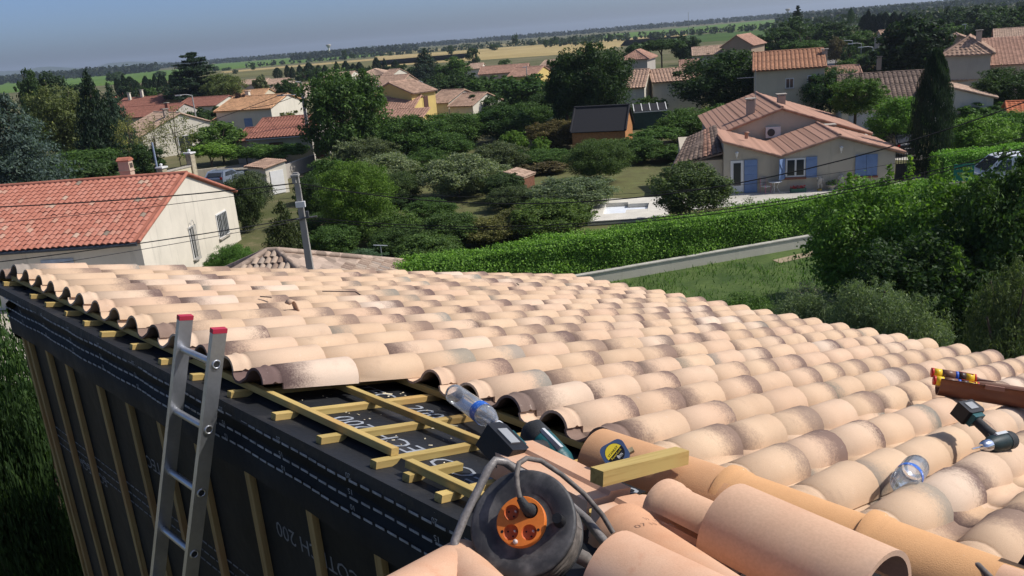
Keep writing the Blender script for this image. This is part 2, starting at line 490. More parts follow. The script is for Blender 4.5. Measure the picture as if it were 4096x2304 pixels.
def window(parent, cx, y, cz, w_, h_, kind, shutter, face='front'):
    """cx along the wall, y wall plane (front: y, right: x), one window with pane, frame, sill and shutters"""
    def P(a, d, z):                                       # a along wall, d out of wall
        return (a, y - d, z) if face == 'front' else ((y + d, a, z) if face == 'right' else (y - d, a, z))
    def bx(a, d, z, sa, sd, sz):
        m_ = MB(); c = P(a, d, z); m_.box(c, (sa, sd, sz) if face == 'front' else (sd, sa, sz)); return m_
    if kind == 'closed':
        q = bx(cx, .03, cz, w_, .06, h_).build('shutter', shutter, parent)
        return
    f = bx(cx, .015, cz, w_ + .1, .05, h_ + .1).build('window', WFRAME, parent)
    for s in (-1, 1):
        bx(cx + s * w_ / 4, .045, cz, w_ / 2 - .06, .02, h_ - .06).build('pane', GLASS, f)
    bx(cx, .08, cz - h_ / 2 - .07, w_ + .25, .16, .07).build('sill', STONE, f)
    if kind == 'open':
        for s in (-1, 1):
            bx(cx + s * (w_ / 2 + w_ / 4 + .06), .035, cz, w_ / 2, .05, h_ + .05).build('shutter', shutter, parent)

def chimney(parent, x, y, z0, h, m_=None, s=.5):
    c = MB(); c.box((x, y, z0 + h / 2 - .3), (s, s, h + .6)); q = c.build('chimney', m_ or CHIM, parent)
    d = MB(); d.box((x, y, z0 + h + .12), (s + .2, s + .2, .07))
    for i in (-1, 1):
        for j in (-1, 1): d.box((x + i * s * .4, y + j * s * .4, z0 + h + .04), (.08, .08, .1))
    d.build('chimney_cap', STONE, q)

def house(name, label, corner, he, W, D, rise, yaw, roof='gable', wall=CREAM, tiles=TAN, oh=.35, wins=(), chims=(), side=None, anchor='R', tw=.34, build_tiles=True, gutter=False, group=None, cat='house', cols=False):
    """local x along the front eave (left to right), local y away; corner is the front-right (R), front-left (L) or middle (M) eave corner"""
    yaw = R_(yaw); cx, sx = math.cos(yaw), math.sin(yaw)
    off = {'R': W, 'L': 0, 'M': W / 2}[anchor]
    base = (corner[0] - off * cx, corner[1] - off * sx, 0)
    t = thing(name, label, cat, base, yaw, group)
    b = MB()
    if roof in ('gable', 'hip'):
        if roof == 'gable':
            pts = [(0, 0, -.3), (0, D, -.3), (0, D, he), (0, D / 2, he + rise), (0, 0, he)]
        else:
            pts = [(0, 0, -.3), (0, D, -.3), (0, D, he), (0, 0, he)]
        b.prism(pts, (0, 0, 0), (W, 0, 0))
    elif roof == 'gable_end':
        b.prism([(0, 0, -.3), (W, 0, -.3), (W, 0, he), (W / 2, 0, he + rise), (0, 0, he)], (0, D, 0), (0, 0, 0))
    elif roof == 'shed':
        b.prism([(0, 0, -.3), (0, D, -.3), (0, D, he + rise), (0, 0, he)], (0, 0, 0), (W, 0, 0))
    elif roof == 'shed_left':                             # high on the left, falling to the right
        b.prism([(0, 0, -.3), (W, 0, -.3), (W, 0, he), (0, 0, he + rise)], (0, D, 0), (0, 0, 0))
    b.build('wall', wall, t)
    T = MB(); SL = MB(); RG = MB(); th = .10; CL = []
    def plane(o, u, v, W_, L_):
        o, u, v = map(lambda q: np.asarray(q, float), (o, u, v))
        nr = nrm(np.cross(v, u)); nr = nr if nr[2] > 0 else -nr
        p = [o, o + u * W_, o + u * W_ + v * L_, o + v * L_]
        SL.prism([q + nr * .004 for q in p], (0, 0, 0), nr * th)
        if cols:                                          # columns of tiles picked apart one by one
            nc_ = max(2, int(round(W_ / tw))); cw = W_ / nc_; nt = max(2, int(round(L_ / .38))); cl = L_ / nt; mm = MB()
            arc = [(-.5, 0.0), (-.36, .05), (-.13, .085), (.13, .085), (.36, .05), (.5, 0.0)]
            for k_ in range(nt):
                a_ = [(x * cw, k_ * cl, z) for x, z in arc]; b_ = [(x * cw, (k_ + 1) * cl + .03, z + .03) for x, z in arc]; c_ = [(x, y, z - .035) for x, y, z in b_]
                mm.add(a_ + b_, [(i, i + 1, 7 + i, 6 + i) for i in range(5)], True); mm.add(b_ + c_, [(i, i + 1, 7 + i, 6 + i) for i in range(5)])
            CL.append((mm.mesh('tile_column', tiles), [frame(u, v, nr, o + u * (cw * (i + .5)) + nr * (th + .006)) for i in range(nc_)]))
        elif build_tiles: slope_tiles(T, o + nr * (th + .004), u, v, W_, L_, tw)
        return nr
    if roof == 'gable':
        k = math.hypot(D / 2, rise); ext = oh * k / (D / 2)
        vf = nrm((0, -D / 2, -rise)); vb = nrm((0, D / 2, -rise))
        plane((-.12, D / 2, he + rise), (1, 0, 0), vf, W + .24, k + ext)
        plane((-.12, D / 2, he + rise), (1, 0, 0), vb, W + .24, k + ext)
        RG.tube([(-.14, D / 2, he + rise + th + .03), (W + .14, D / 2, he + rise + th + .03)], .13, 8)
        for xe in (-.1, W + .1):
            for sg in (-1, 1):
                RG.tube([(xe, D / 2, he + rise + th + .02), (xe, D / 2 + sg * (D / 2 + oh), he - oh * rise / (D / 2) + th + .02)], .10, 8)
    elif roof == 'gable_end':
        k = math.hypot(W / 2, rise); ext = oh * k / (W / 2)
        plane((W / 2, -.12, he + rise), (0, 1, 0), nrm((-W / 2, 0, -rise)), D + .24, k + ext)
        plane((W / 2, -.12, he + rise), (0, 1, 0), nrm((W / 2, 0, -rise)), D + .24, k + ext)
        RG.tube([(W / 2, -.14, he + rise + th + .03), (W / 2, D + .14, he + rise + th + .03)], .13, 8)
        for sg in (-1, 1):
            RG.tube([(W / 2, -.1, he + rise + th + .02), (W / 2 + sg * (W / 2 + oh), -.1, he - oh * rise / (W / 2) + th + .02)], .10, 8)
    elif roof == 'shed':
        k = math.hypot(D, rise); v = nrm((0, -D, -rise))
        plane((-.12, D + .1, he + rise + .1 * rise / D), (1, 0, 0), v, W + .24, k + oh)
        for xe in (-.1, W + .1): RG.tube([(xe, D, he + rise + th), (xe, -oh, he - oh * rise / D + th)], .09, 8)
    elif roof == 'shed_left':
        k = math.hypot(W, rise); v = nrm((W, 0, -rise))
        plane((-.05, -.12, he + rise), (0, 1, 0), v, D + .24, k + oh)
        RG.tube([(-.05, -.1, he + rise + th), (W + oh, -.1, he - oh * rise / W + th)], .09, 8)
    elif roof == 'hip':
        r = min(W, D) / 2; oz = he - oh * rise / r
        A_, B_, C_, D_ = (-oh, -oh, oz), (W + oh, -oh, oz), (W + oh, D + oh, oz), (-oh, D + oh, oz)
        if W >= D: P1, P2 = (r, D / 2, he + rise), (W - r, D / 2, he + rise)
        else: P1, P2 = (W / 2, r, he + rise), (W / 2, D - r, he + rise)
        if W >= D: faces = [(A_, B_, P2, P1), (B_, C_, P2), (C_, D_, P1, P2), (D_, A_, P1)]
        else: faces = [(A_, B_, P1), (B_, C_, P2, P1), (C_, D_, P2), (D_, A_, P1, P2)]
        for f_ in faces:
            q = [np.asarray(p, float) for p in f_]
            SL.prism(q, (0, 0, 0.002), (0, 0, .09))
            # courses clipped to the trapezium
            bl, br = q[0], q[1]; tl, tr = (q[3], q[2]) if len(q) == 4 else (q[2], q[2])
            nc = max(3, int(np.linalg.norm((tl + tr) / 2 - (bl + br) / 2) / .38))
            for i in range(nc):
                a, c = i / nc, (i + 1) / nc
                l0, r0 = bl + (tl - bl) * a, br + (tr - br) * a; l1, r1 = bl + (tl - bl) * c, br + (tr - br) * c
                n = max(1, int(np.linalg.norm(r0 - l0) / tw)) * 2
                vv = []
                for j in range(n + 1):
                    zz = .07 if j % 2 else 0.0
                    vv.append(l0 + (r0 - l0) * j / n + np.array([0, 0, .13 + zz])); vv.append(l1 + (r1 - l1) * j / n + np.array([0, 0, .10 + zz]))
                T.add(vv, [(2 * j, 2 * j + 2, 2 * j + 3, 2 * j + 1) for j in range(n)])
        for a_, b_ in ((A_, P1), (B_, P2 if W >= D else P1), (C_, P2), (D_, P1 if W >= D else P2), (P1, P2)):
            if np.linalg.norm(np.asarray(a_) - np.asarray(b_)) > .3: RG.tube([np.asarray(a_) + [0, 0, .13], np.asarray(b_) + [0, 0, .13]], .12, 8)
    rf = SL.build('roof', tiles, t)
    if build_tiles and T.v: tag(T.build('roof_tiles', tiles, rf), kind='stuff')
    for me, fr_ in CL:
        for f_ in fr_: link('tile_column', me, rf).matrix_local = f_
    RG.build('ridge_tiles', tiles, rf)
    if gutter:
        gt = MB(); gt.tube([(-.1, -oh - .06, he - .12), (W + .1, -oh - .06, he - .12)], .07, 8); gt.build('gutter', ZINC, t)
    for w_ in wins:
        face, a, z, ww, hh, kind = w_[:6]; sh = w_[6] if len(w_) > 6 else MARON
        window(t, a, {'front': 0, 'right': W, 'left': 0}[face], z, ww, hh, kind, sh, face)
    for c in chims: chimney(t, c[0], c[1], c[2], c[3], *(c[4:] or ()))
    return t, rf

def hpx(xl, xr, ye, he):                                  # middle of a front eave seen between two pixels: position and width
    p = at((xl + xr) / 2, ye, he); d = math.hypot(p[0], p[1])
    return p, (xr - xl) / 4 * d * .985 / FPX
def hs(name, label, xl, xr, ye, he, D, rise, yaw=-6, ww=None, **kw):
    p, W = hpx(xl, xr, ye, he)
    rise *= .74
    W /= max(.4, math.cos(R_(yaw) + math.atan2(p[0], p[1])))
    return house(name, label, p, he, ww or W, D, rise, yaw, anchor='M', **kw)

# --- the left cluster of the village
hs('village_house', 'two-storey cream house with orange tile roof, blue shutters and white right gable', 872, 1072, 440, 4.5, 9, 1.7, -16, wall=WHITE, tiles=ORANGE,
   wins=[('front', 1.6, 2.6, .8, 1.0, 'plain'), ('front', 4.4, 2.7, 1.1, 1.5, 'closed', BLUE), ('right', 3.0, 2.6, 1.0, 1.0, 'plain'), ('right', 6.0, 1.2, 1.0, 1.2, 'closed', BLUE)], chims=[(1.2, 6, 5.4, 1.0, WHITE)])
hs('porch_wing', 'low orange roofed porch below the cream house with blue shutters', 1000, 1095, 478, 2.6, 4, .7, -12, wall=PINKR, tiles=TANP, roof='shed', wins=[('front', 1.5, 1.1, 1.2, 1.9, 'closed'), ('front', 4.5, 1.1, 1.2, 1.9, 'closed')])
hs('house_wing', 'orange roofed lower wing left of the cream house with blue shutters', 830, 905, 500, 2.8, 7, 1.2, -20, wall=PINKR, tiles=ORANGE)
hs('village_house', 'long low house with dull red roof and white gable behind the street lamp', 710, 852, 426, 2.8, 8, 1.7, -22, wall=WHITE, tiles=REDB, wins=[('right', 4.5, 2.6, .4, .7, 'closed')])
hs('village_house', 'dark red roofed house with two white chimneys beside the spruce', 468, 628, 426, 2.8, 9, 2.0, -10, wall=GREY, tiles=REDB, chims=[(1.9, 3.4, 4.2, 1.2, WHITE), (4.2, 4.4, 4.6, 1.2, WHITE)])
hs('village_house', 'bright red hip roofed house behind the dark red one', 449, 545, 388, 3.0, 9, 1.9, -8, wall=GREY, tiles=REDT, roof='hip', chims=[(4.0, 3.0, 4.2, 1.0, WHITE)])
hs('village_house', 'tan hip roofed house with pinkish walls left of the cedar', 604, 715, 390, 3.0, 10, 1.9, -5, wall=PINKR, tiles=TAN, roof='hip', wins=[('front', 7.5, 1.5, 1.2, 1.2, 'plain')])
hs('village_house', 'small grey-tan roofed house between the red and tan hip roofs', 537, 616, 381, 2.8, 8, 1.4, -5, wall=PINKR, tiles=TAN)
hs('village_house', 'red-brown gable roof above the bamboo house', 465, 664, 468, 2.9, 9, 1.8, -10, wall=GREY, tiles=REDB, chims=[(8.5, 2.5, 3.8, .8, REDB)])
house('bamboo_house', 'tan roofed house with white gable half hidden by bamboo', at(566, 545, 2.8), 2.8, 9, 10, 2.0, -50, wall=WHITE, tiles=TANP, wins=[('right', 5, 1.2, 1.6, 2.0, 'plain')], chims=[(7, 4.0, 4.4, 1.0)])
hs('house_wing', 'tan roofed porch right of the bamboo house', 760, 850, 488, 2.5, 6, 1.0, -14, wall=PINKR, tiles=TAN)
hs('village_house', 'distant pink-tan roofed house right of the cedar', 950, 1052, 338, 3.0, 9, 1.5, -4, wall=PINKR, tiles=TANP)
hs('village_house', 'pale grey roofed house right of the cedar foot', 838, 915, 386, 2.6, 8, .8, -6, wall=WHITE, tiles=TANP)
hs('village_house', 'orange roofed house behind the purple leaved tree', 905, 1040, 392, 2.9, 8, 1.6, -8, wall=CREAM, tiles=ORANGE)
hs('brown_roof_house', 'low grey house with red-brown tile roof and two dark shuttered openings', 1000, 1236, 546, 2.8, 10, 1.9, -6, wall=GREY, tiles=REDB, gutter=True, cols=True,
   wins=[('front', 2.9, 1.25, 1.5, 2.0, 'closed'), ('front', 7.6, 1.25, 1.5, 2.0, 'closed')], chims=())
hs('house_wing', 'lower red-brown roofed wing left of the grey shuttered house', 945, 1040, 562, 2.4, 6, 1.2, -12, wall=GREY, tiles=REDB)
house('garden_shed', 'small white shed with plain door and old tile roof', at(1060, 676, 2.2), 2.2, 2.7, 1.9, .3, -44, wall=WHITE, tiles=TAN, roof='shed', oh=.25, cat='shed', wins=[('right', .95, 1.0, 1.2, 1.85, 'closed', WFRAME)])
# --- yellow house
house('yellow_house', 'two-storey yellow house with tan roof and tall shaded brown wall', at(1645, 374, 4.9), 4.9, 7.0, 4.6, 1.3, -36, roof='gable_end', wall=YEL, tiles=TAN, wins=[('right', 2.6, 3.6, .8, 1.5, 'closed')])
house('house_wing', 'lower wing of the yellow house with brown tile roof and small chimney', at(1655, 430, 3.3), 3.3, 8.0, 6, 1.1, -14, wall=YEL, tiles=ROSE, chims=[(3.6, 4.0, 3.9, 1.2, YEL)])
house('house_wing', 'porch roof in front of the yellow house', at(1690, 470, 2.6), 2.6, 6, 3.5, .7, -10, roof='shed', wall=YEL, tiles=ROSE)
hs('village_house', 'tan roofed house with white gable right of the yellow house', 1706, 1792, 413, 2.9, 8, 1.7, -32, wall=WHITE, tiles=TAN)
hs('village_house', 'second tan roofed house with white gable, rightmost of the stepped pair', 1798, 1890, 424, 2.6, 7, 1.6, -32, wall=WHITE, tiles=TAN)
hs('village_house', 'wide tan gable roof behind the yellow house', 1455, 1600, 344, 3.0, 11, 2.2, -14, wall=BROWNR, tiles=TAN)
hs('village_house', 'tan hip roofed house among trees above the yellow house', 1425, 1540, 302, 3.0, 11, 2.0, -8, wall=PINKR, tiles=TANP, roof='hip')
hs('village_house', 'small house with white gable beside the tan hip roof', 1532, 1570, 300, 3.2, 7, 1.6, -28, wall=WHITE, tiles=TAN)
hs('village_house', 'row house with long pale roof behind the walnut tree', 1300, 1400, 306, 3.0, 8, 1.3, -10, wall=WHITE, tiles=TANP)
hs('village_house', 'tan roof behind the palm', 1060, 1135, 338, 3.0, 9, 1.6, -4, wall=PINKR, tiles=TANP)
hs('village_house', 'low tan roof left of the palm below the cypresses', 1080, 1200, 362, 2.8, 8, 1.3, -8, wall=PINKR, tiles=TAN)
hs('village_house', 'long rose roofed house left of the giant dark tree', 1915, 2105, 292, 3.0, 10, 1.8, -8, wall=PINKR, tiles=ROSE)
hs('village_house', 'small pale roofed house behind the long rose roof', 1860, 1925, 276, 3.2, 8, 1.5, -8, wall=WHITE, tiles=TANP)
hs('village_house', 'rose roofed house with yellow gable wall left of the giant tree', 2030, 2138, 306, 3.0, 9, 1.9, -26, wall=YEL, tiles=ROSE)
hs('village_house', 'small brown walled house touching the giant dark tree', 2162, 2238, 262, 3.6, 7, 1.3, -24, wall=BROWNR, tiles=TANP)
hs('village_house', 'two-storey grey house with hip roof right of the giant tree', 2488, 2586, 236, 5.6, 8, 1.6, -20, wall=GREY, tiles=ROSE, roof='hip', wins=[('front', 4.8, 1.6, .9, 1.1, 'plain')])
# --- white gable and its long wing
house('white_gable_house', 'narrow white gable house with two dark windows', at(2577, 345, 3.7), 3.7, 8, 6.0, 1.7, -21, wall=WHITE, tiles=TAN, tw=.42, cols=True, wins=[('right', 1.6, 1.1, .7, 1.1, 'closed'), ('right', 3.8, 1.4, .8, 1.7, 'closed')])
hs('house_wing', 'long low tan roofed wing right of the narrow white gable', 2615, 2800, 322, 4.0, 6, 1.6, -4, wall=WHITE, tiles=TAN, tw=.42, cols=True)
hs('village_house', 'grey house with pale flat roof behind the dark tree', 2775, 2885, 220, 4.8, 9, 1.6, -12, wall=GREY, tiles=TANP)
hs('village_house', 'grey lean-to with sloping tile roof left of the dark tree', 2722, 2795, 282, 3.0, 8, 1.8, -12, wall=GREY, tiles=ROSE, roof='shed')
hs('village_house', 'brown gable wall with sunlit red roof edge on the skyline of roofs', 2892, 3000, 184, 6.0, 10, 2.2, -30, wall=BROWNR, tiles=ROSE, roof='gable_end')
hs('village_house', 'stepped grey roofs with white verge below the brown gable', 2895, 2985, 226, 3.4, 8, 1.8, -20, wall=GREY, tiles=TANP, roof='shed_left')
# --- upper right
hs('orange_roof_house', 'two-storey cream house with orange-brown roof and two small windows', 3030, 3282, 275, 5.6, 9, 1.9, -17, wall=CREAM, tiles=tilemat('orange_brown_tiles', (.36, .185, .11), .25, .25), tw=.40, cols=True,
   wins=[('front', 3.4, 4.2, .7, .9, 'plain'), ('front', 5.6, 4.1, 1.0, 1.4, 'plain'), ('front', 3.4, 1.2, 1.0, .9, 'plain')], chims=[(6.8, 3.0, 6.0, 1.0)])
hs('house_wing', 'low red tiled wing right of the orange-brown roof', 3292, 3432, 300, 3.2, 6, 1.0, -16, wall=CREAM, tiles=ROSE, chims=[(7, 3, 3.9, .9)])
hs('village_house', 'long pink walled house near the top edge right of the dead pine', 3184, 3306, 152, 3.4, 10, 1.9, -18, wall=PINKR, tiles=ROSE)
hs('village_house', 'small grey two-storey house left of the black pine', 3540, 3600, 152, 5.4, 8, 1.5, -14, wall=GREY, tiles=TAN)
hs('village_house', 'grey garage with flat tan roof below the small two-storey house', 3542, 3600, 196, 3.0, 7, .9, -14, wall=GREY, tiles=TANP, roof='shed')
hs('village_house', 'big brown gable wall with small vent right of the black pine', 3735, 3930, 192, 3.2, 12, 2.6, -26, wall=BROWNR, tiles=TAN, roof='gable_end')
hs('village_house', 'grey two-storey hip roofed house with one small window', 3798, 3942, 214, 5.6, 9, 1.9, -30, wall=GREY, tiles=TAN, roof='hip', tw=.42, wins=[('front', 7.6, 4.0, .8, 1.1, 'plain')])
hs('village_house', 'tall pinkish wall with chimney stack at the right edge', 3890, 4110, 262, 4.2, 9, 3.0, -26, wall=PINKR, tiles=ROSE, roof='shed', chims=[(1.2, .6, 5.0, 2.6, PINKR)])
hs('house_wing', 'long tan striped roof in front of the tall pinkish wall', 3812, 3985, 318, 3.0, 8, 2.0, -26, wall=GREY, tiles=TANP, tw=.42, cols=True)
hs('village_house', 'pale roofed house behind the right edge chimney', 3998, 4110, 150, 4.2, 9, 1.6, -28, wall=PINKR, tiles=TANP)
hs('dark_roof_house', 'long house with dark mossy tile roof behind the round tree', 3395, 3700, 426, 2.2, 13, 3.2, -18, wall=WHITE, tiles=OLDT, tw=.40, gutter=True, cols=True, wins=[('front', 2.8, .85, 4.4, 1.7, 'closed', mat('white_siding', (.42, .43, .44), .6, .06, 2))])
house('white_annex', 'white annex wall with sloping tile coping right of the tall cypress', at(3975, 392, 2.6), 2.6, 5.2, 5, 1.5, -26, wall=WHITE, tiles=TANP, roof='shed_left')
hs('red_roof_shed', 'small bright red roof at the right edge among bushes', 4046, 4110, 452, 2.2, 4, .7, -26, wall=BROWNR, tiles=tilemat('orange_red_tiles', (.45, .15, .07), .15, .1), cat='shed')

# --- neighbour with the bright red roof: tiles one by one
nb, nbr = house('red_roof_house', 'neighbour house with bright red tile roof and sunlit cream gable', (-17.35, 38.9), 3.0, 26, 12.4, 2.05, -3.5, wall=plaster('gable_render', (.68, .62, .51), .5), tiles=REDT, build_tiles=False, oh=.3)
RTM = NT('red_tile_glaze'); _o = RTM.obj(); _oi = RTM.n('ShaderNodeObjectInfo')
_a = RTM.n('ShaderNodeAttribute', attribute_name='trnd')
_rn = RTM.math('FRACT', RTM.math('ADD', _oi.outputs['Random'], _a.outputs['Fac']))
_c = RTM.ramp(_rn, [(0, (.37, .140, .094)), (.5, (.42, .166, .112)), (.90, (.44, .19, .135)), (.965, (.44, .24, .17)), (.985, (.50, .34, .25)), (1, (.20, .16, .12))])
_n = RTM.noise(_o, 14, 4)
RTM.col(RTM.mix(.35, _c, RTM.ramp(_n, [(.3, (.6, .58, .55)), (.7, (1.05, 1.05, 1.05))]), 'MULTIPLY')); RTM.rough(.75); RTM.spec(.25)
D_, W_, he_, rs_ = 12.4, 26, 3.0, 2.05
vf = nrm((0, -D_ / 2, -rs_)); nf = nrm(np.cross(vf, (1, 0, 0))); nf = nf if nf[2] > 0 else -nf
tw_, cl_ = .30, .40
def s_tile(w_, l_, h_):
    xs_ = np.linspace(-w_ / 2 - .02, w_ / 2 + .02, 8); z_ = [0, .2, .7, 1, 1, .75, .25, 0]
    m_ = MB()
    for e, lf in ((0, 0), (l_, 0)):
        pass
    up = [(x, 0, z * h_ + .02) for x, z in zip(xs_, z_)]; dn = [(x, -l_, z * h_ + .05) for x, z in zip(xs_, z_)]; lo = [(x, -l_, z * h_ + .02) for x, z in zip(xs_, z_)]
    m_.add(up + dn, [(i, 8 + i, 9 + i, 1 + i) for i in range(7)], True)
    m_.add(dn + lo, [(i, 8 + i, 9 + i, 1 + i) for i in range(7)])
    return m_
tmesh = s_tile(tw_, cl_ + .04, .075).mesh('tile', RTM.m)
pos = []
kf = math.hypot(D_ / 2, rs_) + .28
nrow = int(kf / cl_)
for j in range(nrow):
    for i in range(int(W_ / tw_)):
        p = np.array([tw_ * (i + .5), D_ / 2, he_ + rs_]) + vf * (j * cl_ + .12) + nf * .11
        pos.append(p)
mw = Matrix.Translation(nb.location) @ Matrix.Rotation(nb.rotation_euler[2], 4, 'Z')
def visx(p):
    q = np.array(mw @ Vector(p)) - CAMP; d = q @ _f
    return 512 + FPX * (q @ CR) / d, d
pos = [(visx(p), p) for p in pos]
pos = [q for q in pos if q[0][0] > -60]
pos.sort(key=lambda q: q[0][1])
rot = Matrix((tuple((1, 0, 0)), tuple(-vf), tuple(nf))).transposed().to_euler()
rest = MB(); rr = []
_t = s_tile(tw_, cl_ + .04, .075)
M3 = rot.to_matrix()
inview = [q for q in pos if q[0][0] > -6]; out = [q for q in pos if q[0][0] <= -6]
for k_, ((x_, d_), p) in enumerate(inview + out):
    if k_ < 300:
        link('tile', tmesh, nbr, p + rng.normal(0, .006, 3), rot)
    else:
        pv = [tuple(M3 @ Vector(q) + Vector(p)) for q in _t.v]
        b0 = len(rest.v); rest.v += pv; rest.f += [tuple(b0 + a for a in f) for f in _t.f]; rest.s += _t.s
        rr += [random.random()] * len(_t.f)
me_ = rest.mesh('tiles', RTM.m); a_ = me_.attributes.new('trnd', 'FLOAT', 'FACE'); a_.data.foreach_set('value', rr)
tag(link('tiles', me_, nbr), kind='stuff')
window(nb, 9.9, W_, 1.55, 1.5, 1.35, 'plain', MARON, 'right')
gb = MB()
for i in range(7): gb.box((W_ + .10, 9.9 - .66 + i * .22, 1.55), (.02, .025, 1.3))
gb.build('window_bars', mat('white_iron', (.6, .6, .58), .5), nb)
window(nb, 5.6, W_, 1.5, .5, 1.7, 'plain', MARON, 'right')
gb = MB()
for i in range(5): gb.tube([(W_ + .16, 5.3 + i * .15, .55), (W_ + .16, 5.3 + i * .15, 2.45)], .018, 6)
for z in (.6, 2.4): gb.tube([(W_ + .03, 5.2, z), (W_ + .16, 5.25, z), (W_ + .16, 5.95, z), (W_ + .03, 6.0, z)], .018, 6)
gb.tube([(W_ + .16, 5.3 + .3 + .25 * math.sin(t), 2.55 + .2 * math.cos(t * 2)) for t in np.linspace(0, 6, 14)], .015, 5)
gb.build('window_grille', mat('pale_iron', (.42, .41, .38), .6), nb)
MB().box((W_ - 4.2, -.03, 1.6), (1.6, .05, 1.5)).build('shutter', mat('grey_blue_shutter', (.36, .42, .50), .6), nb)
MB().box((W_ - 9.2, -.03, 1.6), (1.0, .05, 1.9)).build('shutter', _mc['grey_blue_shutter'], nb)
gt = MB(); gt.tube([(-.1, -.42, he_ - .1), (W_ + .05, -.42, he_ - .1)], .085, 8); gt.build('gutter', mat('dark_gutter', (.05, .06, .075), .5), nb)
_cp = mw.inverted() @ Vector(at(512, 706, 4.9)); ch = MB(); cx_, cy_ = _cp.x, max(_cp.y, D_ / 2 + .35)
ch.box((cx_, cy_, 5.15), (.62, .5, 1.3)); q_ = ch.build('chimney', plaster('pink_chimney', (.52, .40, .30)), nb)
MB().box((cx_, cy_, 5.25), (.70, .58, .05)).build('chimney_collar', _mc['pink_chimney'], q_)
c2 = MB(); c2.prism([(cx_ - .36, cy_ - .30, 5.79), (cx_ - .36, cy_ + .30, 5.79), (cx_ - .36, cy_ + .30, 5.84), (cx_ - .36, cy_ + .16, 5.95), (cx_ - .36, cy_, 6.0), (cx_ - .36, cy_ - .16, 5.95), (cx_ - .36, cy_ - .30, 5.84)], (0, 0, 0), (.72, 0, 0))
c2.build('chimney_cap', mat('terracotta_cap', (.42, .16, .10), .8), q_)
for dy in (-.12, .0, .12): MB().box((cx_ + .312, cy_ + dy, 5.52), (.03, .07, .26)).build('flue_opening', mat('flue_black', (.02, .02, .02), .9), q_)  # near-black boxes standing for the flue slots

# --- the old hip roofed garage just beyond our far eave
gpk = at(1045, 1008, 3.6)
GT = tilemat('weathered_tiles', (.36, .275, .215), .35, .3)
ga, gr = house('old_garage', 'old grey-brown tiled hip roof just beyond the far edge of the new roof', (gpk[0] - 3.6, gpk[1] - 3.6), 2.0, 7.6, 7.2, 1.6, -6, roof='hip', wall=BEIGE, tiles=GT, anchor='L', tw=.25, cat='garage', build_tiles=False)
gm = NT('weathered_tile'); _oi = gm.n('ShaderNodeObjectInfo'); _o = gm.obj(); _n = gm.noise(_o, 10, 4)
gm.col(gm.mix(.5, gm.ramp(_oi.outputs['Random'], [(0, (.24, .17, .13)), (.4, (.38, .28, .21)), (.75, (.44, .34, .26)), (1, (.30, .25, .21))]), gm.ramp(_n, [(.3, (.6, .58, .55)), (.7, (1.1, 1.1, 1.1))]), 'MULTIPLY')); gm.rough(.9); gm.spec(.15)
_a = [(-.11, 0.0), (-.085, .045), (-.035, .075), (.035, .075), (.085, .045), (.11, 0.0)]; _m = MB()
_m.add([(x, 0, z) for x, z in _a] + [(x * 1.1, .42, z + .035) for x, z in _a], [(i_, i_ + 1, 7 + i_, 6 + i_) for i_ in range(5)], True)
_m.add([(x * 1.1, .42, z + .035) for x, z in _a] + [(x * 1.1, .42, z - .005) for x, z in _a], [(i_, i_ + 1, 7 + i_, 6 + i_) for i_ in range(5)])
gmesh = _m.mesh('tile', gm.m); _W, _D, _oh, _he, _rs = 7.6, 7.2, .35, 2.0, 1.6; _r = 3.6; _oz = _he - _oh * _rs / _r
_k = 0
for org, u_, v_, wid in (((_W / 2, -_oh, _oz), (1, 0, 0), (0, -1, 0), _W + 2 * _oh), ((_W + _oh, _D / 2, _oz), (0, 1, 0), (1, 0, 0), _D + 2 * _oh)):
    u_, v_, org = np.array(u_, float), np.array(v_, float), np.array(org); dn = nrm(v_ * _r + np.array([0, 0, -_rs])); nn = nrm(np.cross(u_, dn)); nn = nn if nn[2] > 0 else -nn
    Ls = math.hypot(_r + _oh, _rs * (1 + _oh / _r)); nrow_ = int(Ls / .38)
    for j_ in range(nrow_):
        tt_ = (j_ + .5) / nrow_; half = wid / 2 * (1 - tt_ * (.97 if wid > 8 else 1.0))
        n_ = int(2 * half / .25)
        for i_ in range(n_):
            if _k >= 300: break
            _k += 1
            p_ = org + u_ * ((i_ + .5 - n_ / 2) * .25) - dn * ((j_ + 1) * Ls / nrow_) + nn * .10
            link('tile', gmesh, gr).matrix_local = frame(u_, dn, nn, p_)

